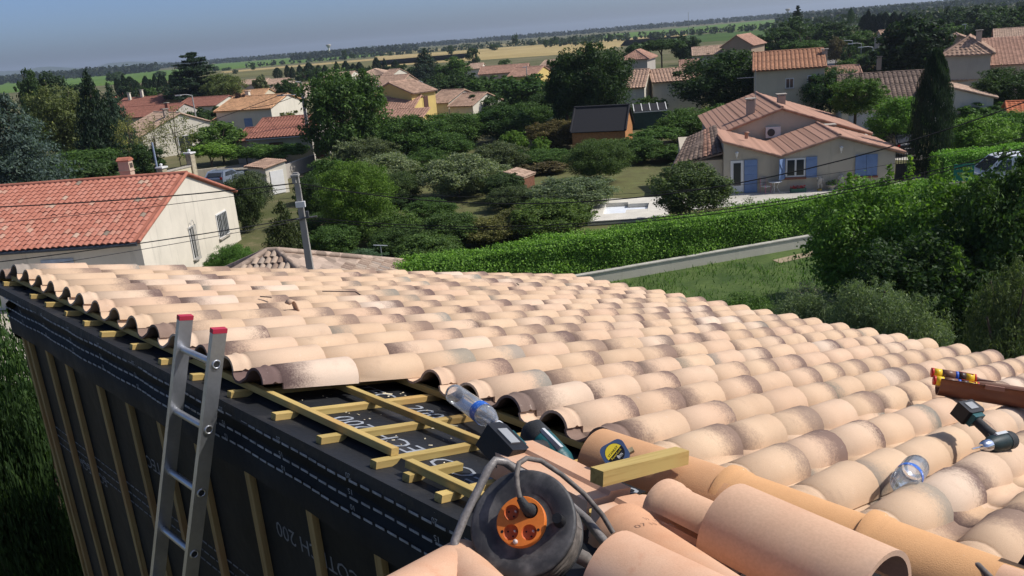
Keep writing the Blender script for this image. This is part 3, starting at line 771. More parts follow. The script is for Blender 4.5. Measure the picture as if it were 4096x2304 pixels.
# --- the house with blue shutters
def shutter_house():
    BL = np.array([at(2680, 780)[0] + 4.0, 0]);
    c0 = at(2895, 778); c1 = at(3575, 745)                     # visible foot of the facade
    d = nrm([c1[0] - c0[0], c1[1] - c0[1]]); yaw = math.degrees(math.atan2(d[1], d[0]))
    t = thing('blue_shutter_house', 'beige house with blue shutters and several rose tiled roofs beyond the hedge', 'house', (c0[0], c0[1], 0), R_(yaw))
    L = math.hypot(c1[0] - c0[0], c1[1] - c0[1])
    inv = (Matrix.Translation(t.location) @ Matrix.Rotation(R_(yaw), 4, 'Z')).inverted()
    wallm = BEIGE
    # coordinates in the facade plane from pixels
    def fp(x, y):
        n = np.array([-d[1], d[0], 0]); P0 = np.array([c0[0], c0[1], 0]); r = ray(x, y); k = ((P0 - CAMP) @ n) / (r @ n); q = CAMP + r * k
        v = inv @ Vector(q); return v.x, v.z
    def dep(x, y, yy):                                        # the point in a plane parallel to the facade, yy behind it
        n = np.array([-d[1], d[0], 0]); P0 = np.array([c0[0], c0[1], 0]) + n * yy; r = ray(x, y); k = ((P0 - CAMP) @ n) / (r @ n); v = inv @ Vector(CAMP + r * k)
        return v.x, v.z
    # front block: two low gables side by side
    pk = [fp(2893, 572), fp(3122, 632), fp(3356, 552), fp(3590, 612)]       # left verge top, valley, right apex, right eave
    rgt = L
    zl, zv, za, ze = pk[0][1], pk[1][1], pk[2][1], pk[3][1]
    xv, xa = pk[1][0], pk[2][0]
    b = MB(); b.prism([(0, 0, -.2), (rgt, 0, -.2), (rgt, 0, ze + .05), (xa, 0, za), (xv, 0, zv), (0, 0, zl)], (0, 7.0, 0), (0, 0, 0)); w0 = b.build('wall', wallm, t)
    TL = []
    def roofplane(name, a, bb, dep_, front=-.15, th=.1, tm=ROSE, lines=None):
        """strip between two profile points (x,z), running back from the facade"""
        a, bb = np.array([a[0], front, a[1]]), np.array([bb[0], front, bb[1]])
        v = np.array([0, 1.0, 0]); u = bb - a; n = nrm(np.cross(u, v)); n = n if n[2] > 0 else -n
        p = [a, bb, bb + v * dep_, a + v * dep_]
        m_ = MB(); m_.prism([q + n * .01 for q in p], (0, 0, 0), n * th); r_ = m_.build(name, tm, t)
        # columns of tiles running down the slope, one object each
        ncol = max(2, int(dep_ / .42)); Lu = np.linalg.norm(u); uu = u / Lu
        down = uu if uu[2] < 0 else -uu; topp = a if uu[2] < 0 else bb
        cw = dep_ / ncol
        nt = max(2, int(Lu / .42))
        mm = MB()
        arc = [(-.5, 0.0), (-.34, .055), (-.12, .09), (.12, .09), (.34, .055), (.5, 0.0)]
        for q in range(nt):
            e0, e1 = q * Lu / nt, (q + 1) * Lu / nt + .03
            vv = [(x * cw, e0, z) for x, z in arc] + [(x * cw, e1, z + .03) for x, z in arc]
            mm.add(vv, [(i, i + 1, 7 + i, 6 + i) for i in range(5)], True)
            mm.add([(x * cw, e1, z + .03) for x, z in arc] + [(x * cw, e1, z - .02) for x, z in arc], [(i, i + 1, 7 + i, 6 + i) for i in range(5)])
        me = mm.mesh('tile_column', tm)
        for i in range(ncol):
            pos_ = topp + v * (cw * (i + .5)) + n * (th + .012)
            o = link('tile_column', me, r_)
            o.matrix_local = frame(v, down, n, pos_)
        return r_
    zc = .12
    roofplane('roof', (-.15, zl + .04), (xv, zv + .02), 6.8)
    roofplane('roof', (xa, za + .03), (xv, zv + .02), 6.8)
    roofplane('roof', (xa, za + .03), (rgt + .45, ze - .08), 6.8)
    vg = MB()
    for p, q in ((( -.1, zl), (xv, zv)), ((xv, zv), (xa, za)), ((xa, za), (rgt + .5, ze - .08))):
        n_ = max(2, int(math.hypot(q[0] - p[0], q[1] - p[1]) / .4))
        for i in range(n_):
            s0, s1 = i / n_, (i + 1.1) / n_
            vg.tube([(p[0] + (q[0] - p[0]) * s0, -.18, p[1] + (q[1] - p[1]) * s0 + .13), (p[0] + (q[0] - p[0]) * s1, -.18, p[1] + (q[1] - p[1]) * s1 + .13)], [.085, .10], 8)
    vg.tube([(xa, -.2, za + .18), (xa, 6.8, za + .18)], .13, 8)
    vg.build('verge_tiles', ROSE, t)
    MB().tube([(xv, -.2, zv + .12), (xv, 6.6, zv + .12)], .05, 6).build('valley_gutter', ZINC, t)
    # tall rear block, set back 7 m
    yb = 7.0
    Ap = dep(3127, 440, yb); Lq = dep(2866, 545, yb); rx = dep(3400, 520, yb)
    RD = 9.0
    for yy in np.arange(yb + 3, yb + 24, .5):
        if dep(3094, 373, yy)[1] <= Ap[1]: RD = yy - yb; break
    RD = min(max(RD, 8.0), 15.0)
    b = MB(); b.prism([(Lq[0], yb, -.2), (rx[0] + 1.0, yb, -.2), (rx[0] + 1.0, yb, rx[1] - .3), (Ap[0], yb, Ap[1]), (Lq[0], yb, Lq[1])], (0, RD - .2, 0), (0, 0, 0)); b.build('rear_wall', wallm, t)
    r1 = roofplane('rear_roof', Ap, (Lq[0] - .3, Lq[1] - .1), RD, yb - .15)
    r2 = roofplane('rear_roof', Ap, (rx[0] + 1.4, rx[1] - .45), RD, yb - .15)
    vg = MB()
    for p, q in ((Ap, Lq), (Ap, (rx[0] + 1.4, rx[1] - .45))):
        n_ = int(math.hypot(q[0] - p[0], q[1] - p[1]) / .4)
        for i in range(n_):
            s0, s1 = i / n_, (i + 1.1) / n_
            vg.tube([(p[0] + (q[0] - p[0]) * s0, yb - .2, p[1] + (q[1] - p[1]) * s0 + .12), (p[0] + (q[0] - p[0]) * s1, yb - .2, p[1] + (q[1] - p[1]) * s1 + .12)], [.085, .10], 8)
    vg.tube([(Ap[0], yb - .2, Ap[1] + .18), (Ap[0], yb + RD - .2, Ap[1] + .18)], .13, 8)
    vg.build('rear_verge_tiles', ROSE, t)
    # left lean-to with old dark tiles, falling forward to the left
    lx = dep(2690, 690, .5)[0]
    b = MB(); b.prism([(0, .4, -.2), (0, 5, -.2), (0, 5, 3.2), (0, .4, 2.2)], (lx + .6, 0, 0), (-.02, 0, 0)); b.build('lean_to_wall', wallm, t)
    m_ = MB(); p4 = [(lx, 0.0, 1.95), (-.05, -.1, 2.62), (-.05, 5.0, 3.75), (lx + 1.2, 5.0, 3.0)]
    m_.prism(p4, (0, 0, 0), (0, 0, .1)); ro = m_.build('lean_to_roof', OLDT, t)
    for i in range(10):
        s0 = (i + .5) / 10
        a_ = np.array(p4[0]) * (1 - s0) + np.array(p4[1]) * s0; c_ = np.array(p4[3]) * (1 - s0) + np.array(p4[2]) * s0
        mm = MB(); wdt = abs(lx) / 10
        for q in range(10):
            e0, e1 = a_ + (c_ - a_) * (1 - q / 10), a_ + (c_ - a_) * (1 - (q + 1.06) / 10)
            for sx in (-1,):
                vv = [e0 + np.array([k * wdt, 0, z + .10]) for k, z in ((-.5, 0), (-.2, .07), (.2, .07), (.5, 0))] + [e1 + np.array([k * wdt, 0, z + .13]) for k, z in ((-.5, 0), (-.2, .07), (.2, .07), (.5, 0))]
                mm.add(vv, [(4 + j, 5 + j, 1 + j, j) for j in range(3)], True)
        mm.build('tile_column', OLDT if i not in (6, 7) else tilemat('patched_tiles', (.30, .17, .12), .4, .3), ro)
    # openings
    def face(name, m_, x0, x1, z0, z1, out=.05, th=.06, par=t):
        q = MB(); q.box(((x0 + x1) / 2, -out, (z0 + z1) / 2), (abs(x1 - x0), th, abs(z1 - z0))); return q.build(name, m_, par)
    def fr(x0, y0, x1, y1):
        a_, b_ = fp(x0, y0), fp(x1, y1); return a_[0], b_[0], b_[1], a_[1]
    x0, x1, z0, z1 = fr(2922, 644, 2974, 766); dr = face('door', WFRAME, x0, x1, max(z0, .05), z1, .03)
    face('pane', GLASS, x0 + .18, x1 - .18, .55, z1 - .15, .07, .02, dr)
    x0, x1, z0, z1 = fr(2977, 640, 3028, 770); sh = face('door_shutter', BLUE, x0, x1, .06, z1, .06)
    for zz in (.3, .55, .8): face('shutter_brace', BLUE, x0 + .05, x1 - .05, z1 * zz - .04, z1 * zz + .04, .105, .03, sh)
    x0, x1, z0, z1 = fr(3143, 635, 3220, 705); wn_ = face('window', WFRAME, x0, x1, z0, z1, .02)
    mid = (x0 + x1) / 2
    for a_, b_ in ((x0 + .1, mid - .06), (mid + .06, x1 - .1)): face('pane', GLASS, a_, b_, z0 + .1, z1 - .1, .06, .02, wn_)
    face('sill', mat('brick_sill', (.26, .10, .065), .85), x0 - .05, x1 + .05, z0 - .14, z0 - .02, .08, .18, wn_)
    x0, x1, z0, z1 = fr(3224, 628, 3266, 708); sh = face('shutter', BLUE, x0, x1, z0, z1, .05)
    face('shutter_brace', BLUE, x0 + .04, x1 - .04, z0 + .15, z0 + .25, .09, .03, sh); face('shutter_brace', BLUE, x0 + .04, x1 - .04, z1 - .25, z1 - .15, .09, .03, sh)
    xs_, zs0, zs1 = fp(3138, 700)[0], z0, z1
    q = MB(); q.bar((xs_, -.04, (zs0 + zs1) / 2), (xs_ - .42, -.62, (zs0 + zs1) / 2), .05, zs1 - zs0, (0, 0, 1)); sh = q.build('shutter', BLUE, t)
    q = MB(); q.bar((xs_ + .02, -.10, zs0 + .2), (xs_ - .36, -.64, zs1 - .25), .03, .09); q.build('shutter_brace', BLUE, sh)
    x0, x1, z0, z1 = fr(3422, 620, 3506, 700); 
    for a_, b_ in ((x0, (x0 + x1) / 2 - .01), ((x0 + x1) / 2 + .01, x1)):
        sh = face('shutter', BLUE, a_, b_, z0, z1, .05); face('shutter_brace', BLUE, a_ + .04, b_ - .04, z0 + .15, z0 + .24, .09, .02, sh)
    face('sill', mat('brick_sill', (.26, .10, .065), .85), x0 - .05, x1 + .05, z0 - .12, z0 - .02, .08, .18)
    for px, py in ((2946, 612), (3362, 590)):
        x_, z_ = fp(px, py); q = MB(); q.lathe([(.02, .12), (.13, .05), (.09, .0), (.07, -.18), (.02, -.2), (.03, -.3)], 10, Matrix.Translation((x_, -.22, z_))); q.tube([(x_, 0, z_ - .28), (x_, -.22, z_ - .3)], .02, 6); q.build('wall_lantern', WFRAME, t)
    x_, z_ = dep(3090, 527, yb); q = MB(); q.box((x_, yb - .2, z_), (1.0, .35, .75)); ac = q.build('air_conditioner', mat('grey_white_plastic', (.55, .56, .55), .5, .05), t)
    q = MB(); q.lathe([(.26, 0), (.26, .02)], 18, Matrix.Translation((x_ - .15, yb - .385, z_)) @ Matrix.Rotation(R_(90), 4, 'X')); q.add([(x_ - .15 + .26 * math.cos(a), yb - .40, z_ + .26 * math.sin(a)) for a in np.linspace(0, 6.283, 18, endpoint=False)], [tuple(range(18))]); q.build('fan_grille', mat('dark_plastic', (.05, .05, .05), .6), ac)
    for (px, py, yy, h_) in ((3002, 440, 9.5, 1.6), (3125, 388, 12, 1.0), (3320, 505, 6.0, .9)):
        x_, z_ = dep(px, py, yy); chimney(t, x_, yy, z_ - .9, h_, CHIM, .55)
    x_, z_ = dep(3002, 400, 9.5); q = MB(); q.tube([(x_ + .35, 9.5, z_ - .5), (x_ + .35, 9.5, z_ + 2.2)], .02, 5)
    for k_ in range(6): q.tube([(x_ - .9 + k_ * .22, 9.3, z_ + 1.6), (x_ - .9 + k_ * .22, 9.8, z_ + 1.6)], .012, 4)
    q.tube([(x_ - .95, 9.5, z_ + 1.6), (x_ + .4, 9.5, z_ + 1.6)], .015, 4); q.build('aerial', ZINC, t)
    x_, z_ = dep(2986, 548, 2.5); q = MB(); q.lathe([(.12, 0), (.12, .35), (.17, .36), (.17, .42), (0, .46)], 10, Matrix.Translation((x_, 2.5, z_ - .1))); q.build('roof_vent', ROSE, t)
    gt = MB(); gt.tube([(lx - .05, -.05, 1.92), (lx + 1.1, 5.05, 2.95)], .06, 6); gt.build('gutter', mat('pale_gutter', (.5, .48, .44), .6), t)
    return t, fp, inv
SH, SHF, SHI = shutter_house()
def shw(x, z, out): return SH.matrix_basis @ Vector((x, -out, z))

# --- garden buildings
ps = at(2484, 522, 0)
bs, bsr = house('garden_cabin', 'orange timber cabin with black felt roof among trees', at(2500, 512, 2.1), 2.1, 4.9, 4.2, 1.7, -18, wall=mat('orange_timber', (.42, .19, .07), .8, .2, 5), tiles=mat('black_felt', (.022, .022, .025), .95, .2, 20, .3), build_tiles=False, oh=.3, cat='cabin')
so = thing('black_lean_to', 'black lean-to roof with five pale battens beside the timber cabin', 'shed', tuple(at(2537, 520, 0)), R_(-6))
q = MB(); q.prism([(0, 0, 1.9), (3.6, 0, 1.9), (3.6, 1.9, 2.5), (0, 1.9, 2.5)], (0, 0, 0), (0, 0, .06)); q.build('roof', _mc['black_felt'], so)
for i in range(5):
    q = MB(); q.bar((.05 + i * .87, -.03, 1.98), (.05 + i * .87, 1.92, 2.6), .08, .05); q.build('roof_batten', WFRAME, so)
q = MB(); q.box((1.8, -.02, 1.86), (3.6, .05, .1)); q.build('fascia', WFRAME, so)
q = MB(); q.box((1.8, 1.0, .93), (3.4, 1.7, 1.85)); q.build('wall', mat('green_boards', (.04, .07, .06), .9), so)
house('pool_hut', 'little cream hut with brown tiled side near the pool', at(2100, 775, 0), 1.1, 1.5, 1.6, .35, -30, roof='shed_left', wall=mat('brown_planks', (.19, .085, .05), .85, .3, 6), tiles=TANP, oh=.1, cat='hut')
# ------------------------------------------------------------------ trees, shrubs, hedges
def clump_crown(n_clump, per, leaf, seed, shape='round', flat=.15, core=True, ratio=.55):
    """crown inside the unit box: x, y in -1..1, z in 0..1"""
    r = np.random.default_rng(seed); C, N = [], []
    cs = []
    for i in range(n_clump):
        u = r.normal(size=3); u /= np.linalg.norm(u)
        rad = r.uniform(.25, .86) ** .62
        if shape == 'umbrella': u[2] = abs(u[2]) * .8 + .1
        c = u * rad; cr = r.uniform(.18, .36) * (1.15 - .35 * rad)
        c[2] = c[2] * .92
        if shape == 'egg': c[:2] *= (1.05 - .45 * (c[2] * .5 + .5))
        cs.append((c, cr))
    for i in range(n_clump // 4):
        u = r.normal(size=3); u[2] = abs(u[2]) * .9 + (.0 if shape != 'umbrella' else .1); u /= np.linalg.norm(u); cs.append((u * r.uniform(.84, 1.06) * np.array([1, 1, .95]), r.uniform(.07, .14)))
    for c, cr in cs:
        m = int(per * r.uniform(.6, 1.4) * (1 if cr > .15 else .3))
        u = r.normal(size=(m, 3)); u[:, 2] += .35; u /= np.linalg.norm(u, axis=1, keepdims=True)
        k = cr * (r.uniform(.45, 1.12, (m, 1)))
        k *= 1 + .25 * np.sin(u[:, :1] * 9 + c[0] * 20) * np.cos(u[:, 1:2] * 8)
        C.append(c + u * k * np.array([1, 1, .85])); N.append(u)
    C = np.concatenate(C); N = np.concatenate(N)
    V = leaf_quads(C * np.array([1, 1, 1.0]), leaf, N, flat, ratio)
    V[..., 2] = V[..., 2] * .5 + .5
    lv = r.uniform(.15, .85, len(V)) ; lv[r.random(len(V)) < .04] = 1.0
    return V, lv
def conifer_crown(levels, per, leaf, seed, droop=.25, gap=0.0, width=1.0, ragged=.25, tiers=False):
    r = np.random.default_rng(seed); C, N = [], []
    for i in range(levels):
        t = (i + r.uniform(-.3, .3)) / levels; t = min(max(t, 0), 1)
        rad = (1 - t) ** (.75 if not tiers else .6) * width
        nb_ = max(4, int(9 * (1 - t) + 4))
        for b_ in range(nb_):
            a = r.uniform(0, 2 * math.pi); L = rad * r.uniform(1 - ragged, 1.05)
            m = max(3, int(per * (L + .12)))
            s = r.random(m) ** .7
            x = np.cos(a) * s * L; y = np.sin(a) * s * L
            sp = (.10 * L + .02) * (1 - .3 * s)
            z = t + (-droop * s * s * L * .35 if not tiers else .05 * s * L) + r.normal(0, .008 if tiers else .014, m)
            C.append(np.stack([x + r.normal(0, sp), y + r.normal(0, sp), z], 1)); N.append(np.stack([np.full(m, np.cos(a)) * .3, np.full(m, np.sin(a)) * .3, np.ones(m)], 1))
    C = np.concatenate(C); N = np.concatenate(N)
    V = leaf_quads(C, leaf, N, .6 if tiers else .2, .42, .4)
    return V, r.uniform(.1, .8, len(V))
def column_crown(n, leaf, seed, taper=.35):
    r = np.random.default_rng(seed); z = r.random(n) ** .9; a = r.uniform(0, 6.283, n)
    rad = np.clip(np.sin(np.clip(z * .90 + .09, 0, 1) * math.pi) ** taper, .05, 1) * (1 - .55 * z ** 3) * r.uniform(.65, 1.08, n) * (1 + .12 * np.sin(a * 5 + z * 30))
    C = np.stack([np.cos(a) * rad, np.sin(a) * rad, z], 1); N = np.stack([np.cos(a), np.sin(a), np.full(n, .4)], 1)
    V = leaf_quads(C, leaf, N, 0, .4, -1.5)
    return V, r.uniform(.1, .75, n)
def squash(V, leaf_fix=None): return V
def build_species():
    sp = {}
    def reg(key, gen, n=3):
        sp[key] = []
        for k in range(n):
            V, lv = gen(k)
            sp[key].append(quads_mesh('crown_' + key, V, LEAF, lv))
    reg('far', lambda k: clump_crown(34, 60, .095, 10 + k), 4)
    reg('mid', lambda k: clump_crown(70, 150, .055, 20 + k), 4)
    reg('midfine', lambda k: clump_crown(110, 230, .036, 30 + k, ratio=.45), 4)
    reg('near', lambda k: clump_crown(170, 420, .021, 40 + k, ratio=.45), 3)
    reg('umbrella', lambda k: clump_crown(70, 170, .048, 50 + k, 'umbrella', .4), 2)
    reg('sparse', lambda k: clump_crown(46, 36, .045, 60 + k, ratio=.35), 2)
    reg('laurel', lambda k: clump_crown(150, 170, .032, 130 + k, ratio=.5), 3)
    reg('willow', lambda k: clump_crown(170, 200, .034, 140 + k, ratio=.24), 3)
    reg('spruce', lambda k: conifer_crown(34, 60, .035, 70 + k, .35), 3)
    reg('cedar', lambda k: conifer_crown(17, 300, .040, 80 + k, .1, ragged=.4, tiers=True), 2)
    reg('bluecedar', lambda k: conifer_crown(26, 200, .022, 90 + k, .5, ragged=.35), 1)
    reg('cypress', lambda k: column_crown(1800, .09, 100 + k), 3)
    reg('bigcypress', lambda k: column_crown(22000, .03, 110 + k, .3), 1)
    reg('poplar', lambda k: column_crown(2200, .06, 120 + k, .5), 2)
    return sp
SPC = build_species()
def trunk_mesh(seed, limbs):
    r = np.random.default_rng(seed); m_ = MB()
    m_.tube([(0, 0, -.05), (.02, .01, .3), (-.02, .02, .7), (.01, 0, 1.0)], [.075, .055, .05, .04], 8)
    for i in range(limbs):
        a = i * 2.4 + r.uniform(-.4, .4); z0 = .62 + .38 * i / max(1, limbs)
        l = r.uniform(.35, .6)
        m_.tube([(0, 0, z0), (math.cos(a) * l * .5, math.sin(a) * l * .5, z0 + .25), (math.cos(a) * l, math.sin(a) * l, z0 + .55)], [.038, .026, .012], 6)
    return m_.mesh('trunk', BARK)
TRK = [trunk_mesh(1, 5), trunk_mesh(2, 6), trunk_mesh(3, 4)]
TRKS = MB().tube([(0, 0, -.05), (0, 0, .5), (0, 0, 1)], [.05, .035, .01], 7).mesh('trunk', BARK)
_cnt = {}
def tree(sp, name, label, x, yt, yb, w, dist, col, cat='tree', group=None, trunk=True, deep=1.0, yaw=None, low=True):
    d = atd(x, (yt + yb) / 2, dist); base = (d[0], d[1], 0)
    zt = atd(x, yt, dist)[2]; zb = max(0.0, atd(x, yb, dist)[2])
    rad = w / 8 * dist * 1.08 / FPX
    if sp in ('mid', 'midfine', 'near') and dist < 130: zt *= rng.uniform(1.0, 1.14)
    if low and sp in ('mid', 'midfine', 'near', 'far', 'laurel', 'willow'): zb = min(zb, .16 * zt)
    k = _cnt.get(sp, 0); _cnt[sp] = k + 1
    me = SPC[sp][k % len(SPC[sp])]
    t = thing(name, label, cat, base, rng.uniform(0, 6.28) if yaw is None else yaw, group)
    jit = np.array(col) * rng.uniform(.88, 1.12)
    c = link('crown', me, t, (0, 0, zb), None, (rad, rad * deep, max(.3, zt - zb)), tuple(jit))
    if trunk:
        th = (zb + (zt - zb) * (.55 if sp not in ('spruce', 'cedar', 'bluecedar', 'cypress', 'bigcypress') else .93))
        wd_ = max(.10, th * .55) if sp in ('far', 'mid', 'midfine', 'near', 'umbrella', 'laurel', 'willow') else th * (.4 if sp != 'sparse' else .16)
        link('trunk', TRK[k % 3] if sp not in ('spruce', 'cedar', 'bluecedar', 'cypress', 'bigcypress', 'poplar') else TRKS, t, None, None, (min(wd_, rad * 1.2 + .2), min(wd_, rad * 1.2 + .2), th))
    return t
def bush(sp, label, x, yt, yb, w, dist, col, name='shrub', cat='shrub', group=None, deep=1.0):
    d = atd(x, (yt + yb) / 2, dist)
    zt = atd(x, yt, dist)[2]; zb = atd(x, yb, dist)[2]
    zb = max(-.05, min(zb, .3)) if zb < .9 else zb
    rad = w / 8 * dist * 1.12 / FPX
    k = _cnt.get(sp, 0); _cnt[sp] = k + 1
    o = link(name, SPC[sp][k % len(SPC[sp])], None, (d[0], d[1], -.05), (0, 0, rng.uniform(0, 6.28)), (rad, rad * deep, max(.3, zt + .05)), tuple(np.array(col) * rng.uniform(.9, 1.1)))
    return tag(o, label, cat, group)
DK, MD, BR, OL = (.032, .058, .019), (.050, .092, .024), (.095, .165, .028), (.125, .152, .085)
BLC, YG, CON, SP_ = (.065, .095, .082), (.075, .092, .034), (.018, .034, .018), (.030, .050, .026)
T = tree
ORD_ = ['leftmost', 'second', 'third', 'fourth', 'fifth', 'sixth', 'seventh', 'eighth', 'ninth', 'tenth', 'eleventh', 'twelfth', 'thirteenth', 'fourteenth', 'fifteenth', 'sixteenth', 'seventeenth', 'eighteenth', 'nineteenth', 'twentieth', 'twenty-first', 'twenty-second', 'twenty-third', 'twenty-fourth']
def nth(i): return ORD_[i] if i == 0 else ORD_[i] + ' from the left'
# left
T('bluecedar', 'blue_cedar', 'big blue-green cedar at the left edge above the red roof', 60, 360, 800, 480, 74, BLC)
T('spruce', 'spruce_tree', 'tall dark spruce left of the village houses', 385, 275, 700, 230, 92, CON)
T('spruce', 'fir_tree', 'lighter feathery fir leaning against the dark spruce', 455, 325, 580, 150, 100, (.035, .06, .038))
T('mid', 'poplar_tree', 'tall round topped tree on the far left skyline', 128, 268, 440, 95, 150, DK)
T('mid', 'broad_tree', 'broad dark tree right of the round topped one on the left skyline', 200, 292, 440, 140, 150, SP_)
T('mid', 'broad_tree', 'low dark tree between the left skyline trees and the spruce', 300, 325, 430, 150, 168, SP_)
T('midfine', 'acacia_tree', 'yellow-green tree left of the dark spruce', 265, 365, 660, 250, 104, YG)
T('midfine', 'broad_tree', 'dark green tree below the yellow-green one behind the red roof', 330, 600, 740, 300, 84, MD)
T('mid', 'broad_tree', 'green tree between the blue cedar and the pink chimney', 400, 640, 720, 220, 78, (.05, .085, .03))
T('mid', 'broad_tree', 'dark tree right of the pink chimney behind the red ridge', 560, 590, 720, 170, 80, DK)
T('cedar', 'cedar_tree', 'layered cedar standing above the village roofs', 775, 203, 395, 235, 190, CON)
T('midfine', 'willow_tree', 'pale green willow right of the layered cedar', 893, 288, 395, 150, 186, (.095, .12, .045))
T('far', 'broad_tree', 'round tree left of the layered cedar', 712, 258, 335, 62, 260, DK)
for i, (x, yt, w) in enumerate(((468, 312, 14), (480, 318, 16), (497, 300, 14), (522, 308, 30), (545, 322, 22), (585, 306, 22), (605, 318, 20), (622, 300, 16), (645, 296, 18), (660, 302, 14), (690, 300, 20))):
    T('cypress', 'cypress', 'slim cypress in the row behind the leftmost red roofs, ' + nth(i), x, yt, 372, w * 1.4, 232, CON, group='cypresses behind the leftmost roofs')
for i, (x, yt, w, c) in enumerate(((505, 338, 90, SP_), (560, 345, 70, DK), (600, 342, 80, MD), (660, 330, 90, SP_))):
    T('far', 'broad_tree', 'rounded dark tree among the cypresses behind the leftmost roofs, ' + nth(i), x, yt, 372, w, 225, c, group='rounded trees among the left cypresses')
T('sparse', 'bamboo', 'thin yellowish bamboo clump in front of the white gable, left one', 520, 450, 660, 120, 86, (.15, .15, .05))
T('sparse', 'bamboo', 'thin yellowish bamboo clump in front of the white gable, right one', 700, 425, 660, 170, 86, (.13, .14, .05))
T('sparse', 'bamboo', 'thin yellowish bamboo clump in front of the white gable, middle one', 615, 470, 640, 110, 87, (.14, .14, .05))
T('umbrella', 'plane_tree', 'clipped plane tree with bare trunk beside the silver car', 840, 570, 672, 190, 84, BR)
T('umbrella', 'plane_tree', 'clipped plane tree right of the silver car', 985, 575, 672, 200, 86, (.06, .11, .025))
T('umbrella', 'plane_tree', 'clipped plane tree in front of the grey shuttered house', 1130, 572, 680, 210, 86, (.06, .11, .025))
T('far', 'plum_tree', 'purple leaved tree in front of the orange roofs', 965, 362, 420, 80, 118, (.040, .024, .026))
T('mid', 'hedge_tree', 'green shrubs left of the grey shuttered house', 880, 505, 600, 200, 96, (.07, .12, .03))
bush('mid', 'olive coloured shrub below the white gable with the far pole', 1150, 440, 500, 140, 106, (.10, .11, .04))
bush('mid', 'dark hedge behind the long low house beside the lamp', 830, 425, 462, 190, 126, DK)
# middle
T('midfine', 'walnut_tree', 'large dark walnut tree right of the far concrete pole', 1375, 298, 660, 340, 82, MD)
T('far', 'palm_tree', 'palm with grey-green head among the distant roofs', 1043, 302, 365, 70, 190, (.09, .11, .06))
T('mid', 'pine_tree', 'dark rounded pine left of the walnut tree', 1150, 312, 390, 95, 168, DK)
T('spruce', 'cedar_tree', 'spreading blue-dark cedar in front of the wheat fields', 1703, 190, 330, 170, 226, (.03, .05, .035))
T('far', 'poplar_tree', 'tall narrow light tree before the wheat field', 1893, 182, 275, 50, 300, (.05, .075, .035))
for i, (x, yt, w) in enumerate(sorted(((1150, 262, 16), (1170, 268, 14), (1200, 262, 18), (1237, 252, 30), (1275, 262, 22), (1302, 262, 18), (1348, 248, 16), (1385, 246, 26), (1415, 256, 24), (1440, 250, 26), (1508, 232, 26), (1540, 236, 14), (1583, 242, 26), (1110, 272, 24)))):
    T('cypress', 'cypress', 'small cypress in the tree belt before the green field, ' + nth(i), x, yt, 312, w * 1.5, 300, CON, group='cypresses in the belt before the fields')
for i, (x, yt, w) in enumerate(sorted(((1215, 275, 70), (1262, 268, 60), (1320, 278, 60), (1400, 270, 80), (1460, 262, 60), (1610, 258, 60), (1660, 262, 60), (1560, 262, 50)))):
    T('far', 'broad_tree', 'dark rounded tree in the belt before the green field, ' + nth(i), x, yt, 312, w, 285, DK, group='rounded trees in the belt before the fields')
T('mid', 'broad_tree', 'light green tree right of the spreading cedar', 1815, 228, 330, 130, 200, MD)
T('mid', 'broad_tree', 'dark tree left of the long rose roof', 1850, 290, 440, 180, 150, DK)
T('mid', 'broad_tree', 'green tree below the long rose roof', 1960, 300, 470, 220, 138, MD)
T('mid', 'broad_tree', 'dark green tree filling the left of the giant tree', 2090, 310, 500, 250, 122, (.035, .07, .02))
T('midfine', 'broad_tree', 'wide green tree in front of the yellow house', 1640, 470, 720, 290, 80, (.045, .085, .022))
T('midfine', 'broad_tree', 'green tree behind the olive trees in the middle', 1810, 455, 680, 260, 88, MD)
T('midfine', 'broad_tree', 'dark tree above the pale olives, just left of the reddish shrub', 1990, 430, 650, 250, 90, (.035, .07, .02))
T('mid', 'broad_tree', 'bluish green shrub tree left of the black roofed cabin', 2290, 455, 560, 220, 92, (.045, .075, .05))
T('midfine', 'photinia_tree', 'reddish brown rounded shrub left of the black roofed cabin', 2225, 488, 620, 240, 82, (.085, .070, .030))
T('mid', 'fig_tree', 'bright green fig left of the reddish shrub', 2060, 520, 660, 110, 80, BR)
T('mid', 'fig_tree', 'bright green sapling in front of the reddish shrub', 2165, 548, 665, 80, 74, BR)
bush('mid', 'brownish low shrub above the pool hut', 2170, 640, 730, 210, 68, (.09, .075, .04))
bush('mid', 'dark hedge bushes behind the garden tree', 2080, 600, 700, 240, 74, DK)
T('midfine', 'giant_tree', 'giant dark tree rising above the fields', 2375, 158, 470, 290, 88, (.026, .048, .017))
T('mid', 'broad_tree', 'smaller dark crown on the left flank of the giant tree', 2262, 215, 440, 160, 89, DK)
T('midfine', 'olive_tree', 'pale olive tree left of the far garden wall', 1545, 632, 830, 250, 66, OL)
T('mid', 'olive_tree', 'small pale olive behind the bright maple', 1395, 562, 680, 150, 78, OL)
T('midfine', 'olive_tree', 'large olive in the middle of the garden', 1835, 622, 870, 300, 60, OL)
T('midfine', 'olive_tree', 'olive behind the large middle one', 1995, 566, 740, 230, 68, (.08, .10, .05))
T('midfine', 'olive_tree', 'grey-green olive left of the pool', 2290, 712, 900, 330, 52, (.10, .13, .075))
T('near', 'maple_tree', 'bright green maple right of the near concrete pole', 1430, 655, 1030, 300, 49, (.075, .13, .022))
bush('mid', 'dark rounded laurel bush behind the bright maple', 1615, 782, 890, 140, 58, DK)
T('spruce', 'fir_tree', 'drooping olive-green fir left of the near concrete pole', 1140, 800, 1080, 250, 46, (.055, .07, .025))
bush('midfine', 'dark oleander with pink flowers right of the cream gable', 990, 700, 1010, 130, 56, (.045, .065, .025))
bush('near', 'rounded bright bush at the foot of the cream gable', 930, 968, 1090, 190, 41, (.06, .12, .025))
